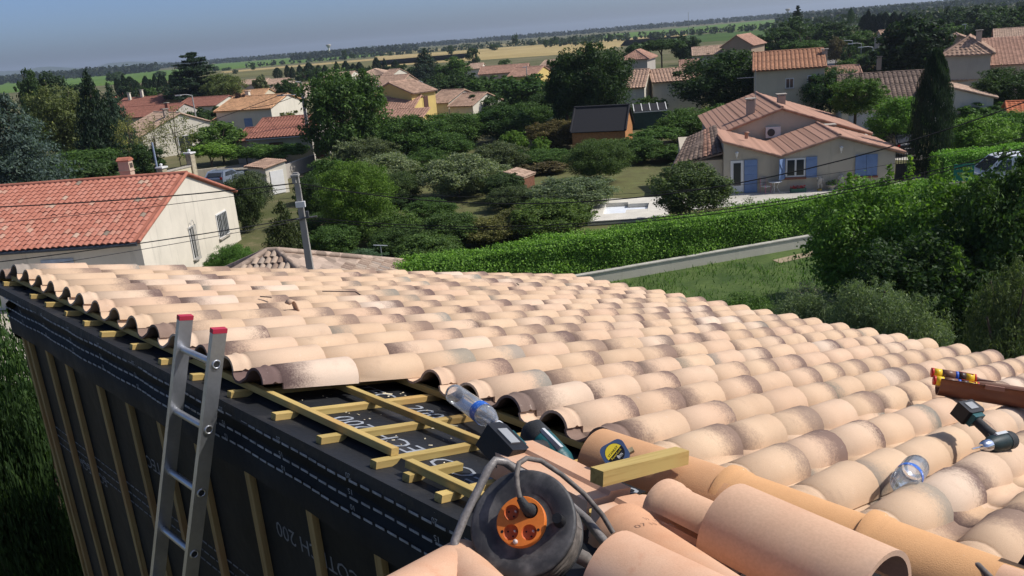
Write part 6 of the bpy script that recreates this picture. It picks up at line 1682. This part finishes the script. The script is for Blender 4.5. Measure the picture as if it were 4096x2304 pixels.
# socket plate with four recessed cups
q.lathe([(.059, .001), (.059, .0145), (.0575, .016)], 56)
bm = bmesh.new(); 
ring = [bm.verts.new((.0575 * math.cos(t), .0575 * math.sin(t), .016)) for t in np.linspace(0, 2 * math.pi, 56, endpoint=False)]
edges = [bm.edges.new((ring[i], ring[(i + 1) % 56])) for i in range(56)]
for cx_, cy_ in sc:
    h_ = [bm.verts.new((cx_ + hole_r * math.cos(t), cy_ + hole_r * math.sin(t), .016)) for t in np.linspace(0, 2 * math.pi, 24, endpoint=False)]
    edges += [bm.edges.new((h_[i], h_[(i + 1) % 24])) for i in range(24)]
bmesh.ops.triangle_fill(bm, use_beauty=True, edges=edges, normal=(0, 0, 1))
me = bpy.data.meshes.new('socket_plate'); bm.to_mesh(me); bm.free(); me.materials.append(ORG_)
for p_ in me.polygons:
    pass
pl = link('socket_plate', me, reel)
q.build('plate_rim', ORG_, pl)
PIN = mat('pale_pin', (.55, .45, .40), .4, .05)
for i, (cx_, cy_) in enumerate(sc):
    q = MB(); q.lathe([(hole_r, .016), (hole_r - .001, .003), (.0, .003)], 24, Matrix.Translation((cx_, cy_, 0))); cu = q.build('socket', ORD, pl)
    q = MB(); q.lathe([(.0026, .003), (.0026, .011), (.0, .012)], 10, Matrix.Translation((cx_ + .008, cy_ + .004, 0))); q.build('earth_pin', PIN, cu)
    for sgn in (-1, 1): disc(.0022, .0034, BLK, 'pin_hole', cu, 0, 360, cx_ - .004 + sgn * .006, cy_ - sgn * .006)
for a in (95, 205, 330): disc(.0035, .0164, BLK, 'screw_hole', pl, 0, 360, .049 * math.cos(R_(a)), .049 * math.sin(R_(a)))
q = MB(); q.lathe([(.0055, .016), (.0055, .020), (.0, .022)], 14, Matrix.Translation((-.012, -.047, 0))); q.build('reset_button', PIN, pl)
q = MB(); q.tube([(.090, -.006, .003), (.090, -.006, .030)], [.015, .012], 14); q.build('crank_knob', BLK, reel)
# plug in the upper right socket and its lead
def W2(v): return np.array(reel.matrix_basis @ Vector(v))
q = MB(); q.tube([(.024, .022, -.008), (.022, .024, .016), (.014, .030, .030), (.006, .046, .040)], [.0165, .016, .012, .0085], 12); pg = q.build('plug', RUB, reel)
lead = [(.006, .046, .040), (.002, .07, .046), (.0, .10, .046), (.004, .13, .040), (.018, .148, .022), (.045, .150, -.01), (.085, .125, -.05), (.13, .085, -.09), (.165, .04, -.12), (.185, .0, -.14)]
q = MB(); q.tube(lead, .0066, 8); q.build('lead', CAB, reel)
q = MB(); q.tube([(.122, -.075, -.040), (.135, -.082, -.045), (.155, -.10, -.06), (.17, -.115, -.075)], [.017, .017, .012, .009], 12); q.build('cable_plug', CAB, reel)
# bent tube handle and foot
TUB = mat('worn_grey_tube', (.24, .22, .205), .45, .35, 14, .1, metal=.25)
hp = [(.02, .145, -.15), (-.015, .150, -.10), (-.035, .155, -.06), (-.052, .165, -.03), (-.072, .165, -.012), (-.088, .145, -.008), (-.115, .09, -.006), (-.145, .03, -.004), (-.168, -.025, -.004), (-.172, -.055, -.008), (-.160, -.085, -.02), (-.12, -.145, -.05), (-.07, -.21, -.09)]
q = MB(); q.tube(hp, .0108, 12); q.build('handle', TUB, reel)
hp2 = [(.06, .10, -.16), (.12, .04, -.15), (.17, -.03, -.13), (.21, -.10, -.12)]
q = MB(); q.tube(hp2, .0115, 12); q.build('rear_frame', TUB, reel)
# the tool and lead cut off by the lower right corner
t_ = rooted('cordless_tool', 'dark cordless tool cut off by the lower right edge', 'power tool', RP(5.87, .60, .02), nrm(NX * .9 + PX * .25), DX)
q = MB(); q.prism([(0, -.04, -.05), (.17, -.03, -.045), (.19, .0, -.045), (.19, .05, -.045), (0, .06, -.05)], (0, 0, 0), (0, 0, .10)); q.build('tool_body', RUB, t_)
q = MB(); q.prism([(.165, -.036, -.052), (.20, -.03, -.05), (.20, .05, -.05), (.165, .06, -.052)], (0, 0, 0), (0, 0, .104)); q.build('red_top', mat('red_trim', (.28, .05, .03), .5), t_)
q = MB(); q.box((.09, .0, -.054), (.08, .05, .01)); q.build('teal_panel', TEAL, t_)
q = MB(); pts_ = [RP(5.70, .52, -.02), RP(5.73, .50, .035), RP(5.78, .46, .05), RP(5.84, .42, .03), RP(5.92, .36, -.02)]
fine = [np.array(Vector(pts_[0]).lerp(Vector(pts_[1]), t)) for t in (0, .5)] + [pts_[1]] + [np.array(Vector(pts_[1]).lerp(Vector(pts_[2]), t)) for t in (.5,)] + pts_[2:]
q.tube(fine, .009, 8); o = q.build('cable_loop', CAB); tag(o, 'dark cable loop on the tiles at the lower right corner', 'cable')
a, b = crest(4010, 2262, .09), crest(4200, 2330, .09)
loose('loose_tile', 'pinkish tile end at the lower right corner', a - NX * .06, b - NX * .06, .3, .062, .07, TERRA)
# wedges and shards on the tiles
SH_ = mat('dark_shard', (.05, .035, .03), .7)
for px, py, ang, ln, lab in ((1290, 1165, .1, .26, 'thin dark bent wire strip lying on the middle of the tiles'), (1040, 1186, .5, .07, 'short dark splinter on the tiles left of the bent strip'), (2075, 1140, -.9, .14, 'dark splinter on the tiles near the far eave')):
    c = crest(px, py, .02); dv = nrm(DX * math.cos(ang) + PX * math.sin(ang))
    q = MB(); q.bar(c, c + dv * ln, .008, .006, NX)
    if ln > .2: q.bar(c + dv * ln, c + dv * ln + PX * .09 - NX * .02, .008, .006, NX)
    tag(q.build('shard', SH_), lab, 'shard')
c = crest(1135, 1245, .0)
q = MB(); q.add([tuple(c + DX * .08 * (t) + NX * (.075 * math.sin(2.4 * (1 - t)) + .0) + PX * .05 * k_) for t in np.linspace(0, 1, 7) for k_ in (0, 1)], [(2 * i, 2 * i + 1, 2 * i + 3, 2 * i + 2) for i in range(6)], True)
o = q.build('tile_chip', FLAME); tag(o, 'curled broken tile chip standing on the tiles', 'tile chip')
md = o.modifiers.new('thick', 'SOLIDIFY'); md.thickness = .01
# ------------------------------------------------------------------ poles, wires, lamps, cars and small garden things
CPOLE = plaster('pole_concrete', (.30, .285, .26), .5); CABLE = mat('black_cable', (.012, .012, .012), .6)
def pole(label, x, y, dist, name='concrete_pole'):
    p = atd(x, y, dist); return thing(name, label, 'pole', (p[0], p[1], 0)), p
t, p = pole('near concrete utility pole with white box rising behind the far eave', 1182, 690, 30); ztop = p[2]
q = MB(); q.prism([(-.14, -.11, -.2), (.14, -.11, -.2), (.14, .11, -.2), (-.14, .11, -.2)], (0, 0, 0), (0, 0, 0))
q = MB(); q.add([(-.15, -.12, -.2), (.15, -.12, -.2), (.15, .12, -.2), (-.15, .12, -.2), (-.085, -.07, ztop), (.085, -.07, ztop), (.085, .07, ztop), (-.085, .07, ztop)], [(0, 3, 2, 1), (4, 5, 6, 7), (0, 1, 5, 4), (1, 2, 6, 5), (2, 3, 7, 6), (3, 0, 4, 7)]); q.build('shaft', CPOLE, t)
zb = atd(1205, 815, 30)[2]
q = MB(); q.box((.03, -.10, zb), (.32, .16, .20)); q.build('junction_box', WFRAME, t)
q = MB(); q.box((.0, -.12, ztop - .08), (.26, .3, .06)); q.box((-.05, -.16, ztop - .22), (.12, .12, .24)); q.build('head_bracket', mat('grey_bracket', (.28, .27, .25), .7), t)
zc = atd(1220, 868, 30)[2]
q = MB(); q.box((.22, -.12, zc + .12), (.10, .08, .22)); q.tube([(-.5, -.12, zc - .05), (.55, -.12, zc + .02)], .03, 8); q.build('cable_clamp', mat('clamp', (.10, .10, .10), .5), t)
NP = np.array([p[0], p[1], 0])
t2, p2 = pole('far ladder-faced concrete pole with crossarm lamp left of the walnut tree', 1203, 330, 91)
zt2 = p2[2]
q = MB(); q.add([(-.22, -.15, -.2), (.22, -.15, -.2), (.22, .15, -.2), (-.22, .15, -.2), (-.11, -.09, zt2), (.11, -.09, zt2), (.11, .09, zt2), (-.11, .09, zt2)], [(0, 3, 2, 1), (4, 5, 6, 7), (0, 1, 5, 4), (1, 2, 6, 5), (2, 3, 7, 6), (3, 0, 4, 7)]); q.build('shaft', plaster('pale_pole_concrete', (.42, .40, .37), .4), t2)
q = MB()
for k_ in range(12): q.box((.05, -.14 + .004 * k_, .6 + k_ * (zt2 - 1) / 12), (.14, .03, .26))
q.build('shaft_recess', mat('pole_recess', (.22, .20, .18), .9), t2)
q = MB(); q.tube([(0, -.12, zt2 - 1.2), (-1.9, -.3, zt2 - 1.1)], .05, 8); q.box((-2.2, -.32, zt2 - 1.1), (.7, .22, .12)); q.tube([(0, -.1, zt2 + .05), (-.5, -.1, zt2 + .12)], .06, 6); q.build('lamp_arm', mat('lamp_grey', (.45, .45, .44), .5), t2)
FP = np.array([p2[0], p2[1], zt2])
def wire(label, a, b, sag, r, n=24, twin=0):
    a, b = np.asarray(a, float), np.asarray(b, float); q = MB()
    for k_ in range(1 + (1 if twin else 0)):
        q.tube([a + (b - a) * t + np.array([0, 0, -sag * 4 * t * (1 - t) - k_ * twin]) for t in np.linspace(0, 1, n)], r, 5)
    o = q.build('overhead_cable', CABLE); tag(o, label, 'cable')
A1 = atd(1190, 732, 30); A2 = atd(1178, 750, 30); A3 = atd(1222, 868, 30)
wire('thick overhead cable running left from the near pole across the red roof', A1, atd(-300, 838, 34), .15, .022)
wire('thick overhead cable running right from the near pole above the pool', A1, atd(4300, 330, 30), 1.9, .020)
wire('thin overhead wire left of the near pole, second from the top', A2, atd(-300, 915, 34), .12, .011)
wire('thin overhead wire across the blue shutter house', A2, atd(4300, 500, 36), 1.2, .008)
wire('bundled cable running left from the near pole clamp', A3, atd(-300, 1082, 30), .10, .018)
wire('thin service wire left of the near pole, lowest one', A3 - np.array([0, 0, .08]), atd(150, 1065, 26), .05, .010)
wire('twin overhead cables running right from the near pole clamp over the hedge', A3, atd(4300, 535, 29), 1.25, .015, 24, .10)
wire('overhead cable from the far pole down to the left over the bamboo', FP - np.array([0, 0, .4]), atd(400, 622, 88), .3, .03)
wire('overhead line from the far pole towards the roofs on the left', FP - np.array([0, 0, 1.0]), atd(1000, 432, 100), .3, .03)
# slender blue post, clothes posts
p = atd(608, 570, 66); t = thing('blue_post', 'slender blue-grey post behind the red ridge', 'post', (p[0], p[1], 0)); q = MB(); q.tube([(0, 0, 0), (0, 0, p[2])], [.09, .07], 8); q.build('shaft', mat('blue_grey_paint', (.26, .32, .42), .5), t)
for (x0, x1, y0, yb, d_, lab) in ((1493, 1550, 981, 1045, 42, 'T-shaped clothes post standing in the shrubs'), (1312, 1376, 1060, 1100, 40, 'T-shaped clothes post just beyond the old tiled garage')):
    a, b = atd(x0, y0, d_), atd(x1, y0 + 2, d_); m_ = (a + b) / 2
    t = thing('clothes_post', lab, 'post', (m_[0], m_[1], 0)); q = MB(); q.tube([a - [m_[0], m_[1], 0], b - np.array([m_[0], m_[1], 0])], .03, 6); q.build('crossbar', mat('galvanised', (.40, .43, .44), .5, metal=.4), t); q = MB(); q.tube([(0, 0, 0), (0, 0, m_[2])], .03, 6); q.build('shaft', _mc['galvanised'], t)
# street lamps
LMP = mat('lamp_post_grey', (.33, .35, .34), .5)
def lamp(label, x, yt, yb, d_, arm=-1.2, group=None):
    p = atd(x, yt, d_); t = thing('street_lamp', label, 'street lamp', (p[0], p[1], 0), 0, group)
    q = MB(); q.tube([(0, 0, 0), (0, 0, p[2] - .1)], [.11, .07], 8); q.build('shaft', LMP, t)
    q = MB(); q.tube([(0, 0, p[2] - .12), (arm * .5, 0, p[2] + .05), (arm, 0, p[2] + .05)], .05, 6); q.box((arm * 1.25, 0, p[2] + .02), (.75, .28, .14)); q.build('lamp_head', mat('lamp_head_grey', (.55, .56, .55), .4), t)
for (x, yt, d_, lab) in ((3492, 186, 150, 'nearest street lamp of the five along the street'), (3446, 172, 165, 'second nearest street lamp of the five along the street'), (3410, 161, 182, 'middle street lamp of the five along the street'), (3382, 153, 200, 'second farthest street lamp of the five along the street'), (3356, 144, 222, 'farthest street lamp of the five along the street')):
    lamp(lab, x, yt, 250, d_, -1.6, 'street lamps along the right hand street')
lamp('street lamp beside the long low house with white gable', 767, 378, 452, 118, -1.4)
lamp('street lamp above the brown wall of the yellow house', 1512, 330, 360, 125, -1.2)
lamp('street lamp right of the yellow house roof', 1690, 325, 350, 140, -.8)
lamp('street lamp above the big brown gable at the top right', 3862, 98, 140, 190, -.2)
lamp('thin lamp post in front of the yellow gable left of the giant tree', 2105, 268, 310, 150, -.2)
# water towers, mast
for x, yt, yb, d_, lab in ((1313, 178, 203, 1500, 'pale water tower on the horizon left of the middle'), (3151, 35, 54, 1700, 'small water tower on the horizon at the right')):
    p = atd(x, yt, d_); h = p[2]; t = thing('water_tower', lab, 'water tower', (p[0], p[1], 0)); q = MB(); q.lathe([(1.6, 0), (1.3, h * .7)], 12); q.build('stem', WHITE, t); q = MB(); q.lathe([(1.3, h * .7), (4.2, h * .9), (4.2, h), (0, h + .4)], 14); q.build('tank', GREY, t)
p = atd(2753, 48, 700); t = thing('radio_mast', 'slim radio mast with spread guy arms on the horizon', 'mast', (p[0], p[1], 0)); q = MB(); q.tube([(0, 0, 0), (0, 0, p[2])], .18, 6); q.build('shaft', LMP, t); q = MB(); q.tube([(-14, 0, p[2] * .55), (0, 0, p[2] * .62), (14, 0, p[2] * .55)], .10, 5); q.build('cross_arms', LMP, t)
# cream gate wall with pillars
g0, g1 = at(655, 735, 0), at(752, 715, 0)
def dist2(x, y, d_): v = atd(x, y, d_); return v
a, b = atd(652, 650, 64), atd(750, 622, 66)
t = thing('gate_wall', 'cream garden wall with pillars and ball finials behind the red ridge', 'wall', (a[0], a[1], 0)); dv = b - a
yaw = math.atan2(dv[1], dv[0]); L_ = math.hypot(dv[0], dv[1]); t.rotation_euler = (0, 0, yaw)
q = MB(); q.prism([(0, 0, 0), (L_, 0, 0), (L_, 0, b[2] - .8), (0, 0, a[2] - .7)], (0, -.12, 0), (0, .12, 0)); q.build('wall_panel', plaster('gate_cream', (.62, .55, .38)), t)
q = MB(); q.bar((0, 0, a[2] - .66), (L_, 0, b[2] - .76), .34, .09); q.build('coping', STONE, t)
for x_, h in ((-.25, a[2] - .35), (L_ + .25, b[2] + .1)):
    q = MB(); q.box((x_, 0, h / 2), (.46, .46, h)); pi_ = q.build('pillar', mat('stone_pillar', (.42, .36, .25), .9, .3, 4, .3), t)
    q = MB(); q.box((x_, 0, h + .05), (.62, .62, .1)); q.lathe([(.05, h + .1), (.06, h + .14), (.11, h + .22), (.10, h + .29), (0, h + .33)], 12, Matrix.Translation((x_, 0, 0))); q.build('ball_finial', WFRAME, pi_)
# low garden walls in the middle left
def wallseg(label, px, h, m_, name='garden_wall'):
    pts_ = [at(*q_, 0) for q_ in px]; t = thing(name, label, 'wall', (pts_[0][0], pts_[0][1], 0))
    for a, b in zip(pts_[:-1], pts_[1:]):
        q = MB(); o_ = np.array([pts_[0][0], pts_[0][1], 0]); q.bar(a - o_ + [0, 0, h / 2], b - o_ + np.array([0, 0, h / 2]), .25, h); q.build('wall_run', m_, t)
    return t
wallseg('grey garden wall left of the far concrete pole foot', [(1110, 730), (1260, 672)], 1.3, GREY)
wallseg('dark screened garden wall behind the bright maple', [(1190, 790), (1420, 770)], 1.6, mat('dark_screen', (.05, .045, .04), .9))
wallseg('cream wall with gate beside the silver car', [(800, 745), (880, 735)], 1.5, CREAM)
# cars
def car(name, label, pos, yaw, L_, Wd, Hh, paint, van=False, cat='car'):
    t = thing(name, label, cat, (pos[0], pos[1], .0), R_(yaw))
    if van: prof = [(-L_ / 2, .35), (L_ / 2, .35), (L_ / 2, .95), (L_ / 2 - .25, 1.15), (L_ / 2 - 1.0, Hh - .1), (L_ / 2 - 1.3, Hh), (-L_ / 2 + .1, Hh), (-L_ / 2, Hh - .15)]
    else: prof = [(-L_ / 2, .35), (L_ / 2, .35), (L_ / 2, .75), (L_ / 2 - .15, .92), (L_ / 2 - 1.2, 1.02), (L_ / 2 - 1.9, Hh - .05), (L_ / 2 - 2.4, Hh), (-L_ / 2 + .55, Hh - .02), (-L_ / 2 + .12, 1.05), (-L_ / 2, .9)]
    q = MB(); n = len(prof); ring = []
    for s_ in (-1, -.92, .92, 1):
        ring.append([(x, s_ * Wd / 2 * (1 - .14 * max(0, z - 1.0) / (Hh - 1.0)), z if abs(s_) < 1 else z * .97 + .02) for x, z in prof])
    q.add([v for r in ring for v in r], [(i * n + j, i * n + (j + 1) % n, (i + 1) * n + (j + 1) % n, (i + 1) * n + j) for i in range(3) for j in range(n)] + [tuple(range(n)), tuple(range(4 * n - 1, 3 * n - 1, -1))], False)
    body = q.build('body', paint, t); md = body.modifiers.new('bev', 'BEVEL'); md.width = .06; md.segments = 2
    q = MB(); zs = 1.05
    if not van:
        for s_ in (-1, 1):
            q.add([(-L_ / 2 + .55, s_ * (Wd / 2 - .015), zs), (L_ / 2 - 1.35, s_ * (Wd / 2 - .015), zs), (L_ / 2 - 1.95, s_ * (Wd / 2 - .09), Hh - .13), (-L_ / 2 + .75, s_ * (Wd / 2 - .09), Hh - .13)], [(0, 1, 2, 3)])
        q.add([(-L_ / 2 + .10, -Wd / 2 + .2, 1.1), (-L_ / 2 + .10, Wd / 2 - .2, 1.1), (-L_ / 2 + .46, Wd / 2 - .25, Hh - .12), (-L_ / 2 + .46, -Wd / 2 + .25, Hh - .12)], [(0, 1, 2, 3)])
        q.add([(L_ / 2 - 1.22, -Wd / 2 + .15, 1.07), (L_ / 2 - 1.22, Wd / 2 - .15, 1.07), (L_ / 2 - 1.86, Wd / 2 - .22, Hh - .1), (L_ / 2 - 1.86, -Wd / 2 + .22, Hh - .1)], [(0, 1, 2, 3)])
    else:
        q.add([(L_ / 2 - .27, -Wd / 2 + .15, 1.2), (L_ / 2 - .27, Wd / 2 - .15, 1.2), (L_ / 2 - .97, Wd / 2 - .22, Hh - .14), (L_ / 2 - .97, -Wd / 2 + .22, Hh - .14)], [(0, 1, 2, 3)])
        for s_ in (-1, 1): q.add([(L_ / 2 - 1.6, s_ * (Wd / 2 + .003), 1.2), (L_ / 2 - .6, s_ * (Wd / 2 + .003), 1.2), (L_ / 2 - 1.1, s_ * (Wd / 2 - .1), Hh - .2), (L_ / 2 - 1.6, s_ * (Wd / 2 - .1), Hh - .2)], [(0, 1, 2, 3)])
    o = q.build('windows', GLASS, t); md = o.modifiers.new('thick', 'SOLIDIFY'); md.thickness = .03; md.offset = 0
    for x in (-L_ / 2 + .8, L_ / 2 - .85):
        for s_ in (-1, 1):
            q = MB(); q.lathe([(.0, -.1), (.30, -.1), (.32, -.07), (.32, .07), (.30, .1), (.0, .1)], 18, Matrix.Translation((x, s_ * (Wd / 2 - .1), .32)) @ Matrix.Rotation(R_(90), 4, 'X')); wh = q.build('wheel', RUB, t)
            q = MB(); q.lathe([(.0, .012), (.2, .0)], 14, Matrix.Translation((x, s_ * (Wd / 2 + .005), .32)) @ Matrix.Rotation(R_(90 * s_), 4, 'X')); q.build('rim', ALU, wh)
    for s_ in (-1, 1):
        q = MB(); q.box((-L_ / 2 - .005, s_ * (Wd / 2 - .18), .95), (.05, .2, .22)); q.build('tail_lamp', mat('tail_red', (.35, .01, .01), .3), t)
        q = MB(); q.box((L_ / 2 - .02, s_ * (Wd / 2 - .25), .75), (.06, .3, .14)); q.build('headlight', mat('lamp_glass', (.6, .6, .6), .15), t)
    q = MB(); q.box((-L_ / 2 - .02, 0, .62), (.03, .5, .12)); q.build('number_plate', WFRAME, t)
car('parked_car', 'dark suv parked behind the blue shutter house', at(3555, 615), 100, 4.4, 1.85, 1.75, mat('dark_car_paint', (.015, .016, .018), .2, .1, 2, spec=.6))
car('parked_car', 'silver-blue hatchback parked under the clipped plane trees', at(905, 742), 80, 4.0, 1.75, 1.5, mat('silver_blue_paint', (.22, .26, .33), .25, .05, 2, spec=.6, metal=.3))
car('white_van', 'white delivery van parked behind the hedge at the right', at(4075, 748), 172, 5.0, 1.9, 2.0, mat('white_car_paint', (.68, .69, .70), .3, .04, 2, spec=.5), True, 'van')
# stop sign
p = at(3818, 715); zs = atd(3817, 637, math.hypot(p[0], p[1]))[2]
t = thing('stop_sign', 'red octagonal stop sign right of the tall cypress', 'sign', (p[0], p[1], 0), R_(6)); q = MB(); q.tube([(0, .03, 0), (0, .03, zs + .3)], .03, 6); q.build('shaft', ZINC, t)
oc = [(.42 * math.cos(R_(22.5 + 45 * i)), 0, zs + .42 * math.sin(R_(22.5 + 45 * i))) for i in range(8)]
q = MB(); q.prism(oc, (0, -.015, 0), (0, .01, 0)); q.build('plate', WFRAME, t)
q = MB(); q.prism([(x * .92, 0, zs + (z - zs) * .92) for x, _, z in oc], (0, -.02, 0), (0, -.016, 0)); q.build('red_face', mat('sign_red', (.42, .02, .025), .4), t)
text('STOP', .28, WTX, t, (0, -.025, zs), (1, 0, 0), (0, 0, 1))
p = atd(3855, 690, 50)
t = thing('green_sign', 'green notice board with yellow lettering behind the tall bush', 'sign', (p[0], p[1], 0), R_(-10)); q = MB(); q.box((0, 0, p[2]), (1.0, .05, .9)); bd = q.build('board', mat('sign_green', (.02, .20, .13), .5), t)
for s_ in (-.4, .4): q = MB(); q.tube([(s_, .05, 0), (s_, .05, p[2])], .03, 6); q.build('post', ZINC, t)
for i, b_ in enumerate(('A VENDRE', 'TERRAIN')): text(b_, .17, YEL_, bd, (0, -.03, p[2] + .22 - i * .28), (1, 0, 0), (0, 0, 1))
# iron gate
a, b = at(3580, 718), at(3650, 712)
t = thing('iron_gate', 'black iron bar gate right of the blue shutter house', 'gate', (a[0], a[1], 0)); dv = (b - a); t.rotation_euler = (0, 0, math.atan2(dv[1], dv[0])); L_ = math.hypot(dv[0], dv[1]); IRON = mat('black_iron', (.02, .02, .022), .5)
n_ = int(L_ / .16)
for i in range(n_ + 1):
    q = MB(); q.box((i * L_ / n_, 0, 1.0), (.03, .03, 2.0)); q.build('bar', IRON, t)
q = MB(); q.box((L_ / 2, 0, .5), (L_, .02, .9)); q.build('lower_panel', IRON, t)
for z in (.98, 1.9): q = MB(); q.box((L_ / 2, 0, z), (L_, .05, .05)); q.build('rail', IRON, t)
# terrace things
def onterr(px, py): v = at(px, py, .03); return (v[0], v[1], .03)
t = thing('garden_table', 'small round white table before the blue shutter house', 'table', onterr(3100, 770)); q = MB(); q.lathe([(0, .72), (.42, .72), (.43, .70), (.42, .68), (0, .68)], 20); q.build('table_top', WFRAME, t)
for k_ in range(3):
    a = k_ * 2.09; q = MB(); q.tube([(.3 * math.cos(a), .3 * math.sin(a), 0), (.12 * math.cos(a), .12 * math.sin(a), .35), (.28 * math.cos(a), .28 * math.sin(a), .68)], .02, 6); q.build('leg', WFRAME, t)
PKP = mat('pink_plastic', (.55, .22, .28), .5)
t = thing('garden_chair', 'pink framed garden chair left of the small white table', 'chair', onterr(3062, 772), .5)
q = MB(); q.box((0, 0, .43), (.46, .46, .03)); q.build('seat', WFRAME, t); q = MB(); q.box((0, .22, .75), (.44, .03, .5)); q.build('backrest', mat('grey_mesh', (.35, .33, .32), .7), t)
for i in (-1, 1):
    for j in (-1, 1): q = MB(); q.tube([(i * .24, j * .22, 0), (i * .24, j * .22, .62 if j < 0 else .98)], .02, 6); q.build('leg', PKP, t)
def statue(label, px, py, h, pose):
    t = thing('garden_statue', label, 'statue', onterr(px, py)); m_ = mat('weathered_stone', (.42, .39, .34), .95, .3, 8, .4)
    q = MB(); q.lathe([(.16, 0), (.16, .06), (.12, .08), (.12, .12)], 10); q.build('plinth', mat('ochre_plinth', (.55, .36, .08), .8), t)
    me = bpy.data.meshes.new('figure'); V_ = [(0, 0, .62), (0, 0, .80), (0, .0, .98), (0, -.02, 1.10), (-.09, 0, .55), (-.10, -.03, .34), (-.09, 0, .14), (.08, 0, .55), (.12, -.05, .34), (.09, .02, .14), (-.16, 0, .90), (-.22, -.06, .74 if pose else 1.0), (-.14, -.14, .78 if pose else 1.12), (.16, 0, .90), (.23, -.05, .76), (.15, -.12, .70 if not pose else .95)]
    E_ = [(0, 1), (1, 2), (2, 3), (0, 4), (4, 5), (5, 6), (0, 7), (7, 8), (8, 9), (2, 10), (10, 11), (11, 12), (2, 13), (13, 14), (14, 15)]
    V_ = [(x, y, z * h / 1.2) for x, y, z in V_]
    me.from_pydata(V_, E_, []); me.materials.append(m_)
    o = link('figure', me, t); sk = o.modifiers.new('skin', 'SKIN')
    for v_, r_ in zip(me.skin_vertices[0].data if me.skin_vertices else [], []): pass
    if not me.skin_vertices:
        bm = bmesh.new(); bm.from_mesh(me); bm.verts.layers.skin.verify(); bm.to_mesh(me); bm.free()
    rs = [.12, .13, .10, .105, .075, .06, .05, .075, .06, .05, .06, .045, .04, .06, .045, .04]
    for v_, r_ in zip(me.skin_vertices[0].data, rs): v_.radius = (r_, r_)
    me.skin_vertices[0].data[0].use_root = True
    o.modifiers.new('sub', 'SUBSURF').levels = 1
statue('weathered cherub statue, left of the pair before the blue shutter house', 3278, 762, 1.0, 0)
statue('weathered cherub statue with raised arm, right of the pair', 3364, 756, 1.05, 1)
t = thing('flower_trough', 'green trough of red flowers under the blue shuttered window', 'planter', onterr(3192, 768)); q = MB(); q.box((0, 0, .12), (.95, .3, .24)); q.build('trough', mat('green_trough', (.05, .13, .09), .7), t)
V = leaf_quads(np.stack([rng.uniform(-.45, .45, 160), rng.uniform(-.13, .13, 160), rng.uniform(.22, .40, 160)], 1), .05); link('flowers', quads_mesh('flowers', V, LEAF, rng.uniform(.2, .9, 160)), t, color=(.35, .05, .06))
t = thing('stone_bowl', 'stone planter bowl between the two cherub statues', 'planter', onterr(3325, 760)); q = MB(); q.lathe([(.2, 0), (.12, .1), (.32, .3), (.36, .34), (.3, .34), (.0, .28)], 14); q.build('bowl', STONE, t)
V = leaf_quads(np.stack([rng.uniform(-.3, .3, 120), rng.uniform(-.3, .3, 120), rng.uniform(.3, .6, 120)], 1), .06); link('leaves', quads_mesh('leaves', V, LEAF, rng.uniform(.2, .9, 120)), t, color=(.06, .10, .03))
p = at(2858, 778); t = thing('white_chest', 'white storage chest against the lean-to wall', 'chest', (p[0], p[1], 0), R_(-15)); q = MB(); q.box((0, 0, .35), (1.5, .7, .66)); q.build('box', WFRAME, t); q = MB(); q.box((0, 0, .7), (1.56, .76, .06)); q.build('lid', WFRAME, t)
t = thing('tile_stack', 'small stack of roof tiles with white cap behind the lean-to', 'tile stack', tuple(at(2785, 575, 0)))
for i in range(7): q = MB(); q.tube([(i * .32, 0, 1.0), (i * .32 + .02, 0, 1.5)], .13, 8); q.build('stacked_tile', ORANGE, t)
q = MB(); q.box((1.0, .1, .5), (2.6, .5, 1.0)); q.build('wall', CREAM, t)
# ------------------------------------------------------------------ the air
HZ = bpy.data.materials.new('haze'); HZ.use_nodes = True; nt = HZ.node_tree; nt.nodes.clear()
pv = nt.nodes.new('ShaderNodeVolumePrincipled'); om = nt.nodes.new('ShaderNodeOutputMaterial'); nt.links.new(pv.outputs[0], om.inputs['Volume'])
pv.inputs['Color'].default_value = (.62, .72, .85, 1); pv.inputs['Density'].default_value = HAZE_D = .00014; pv.inputs['Anisotropy'].default_value = .2
hz = MB(); hz.box((0, 4300, 38), (19000, 10600, 82)); o = hz.build('haze', HZ); tag(o, kind='stuff')
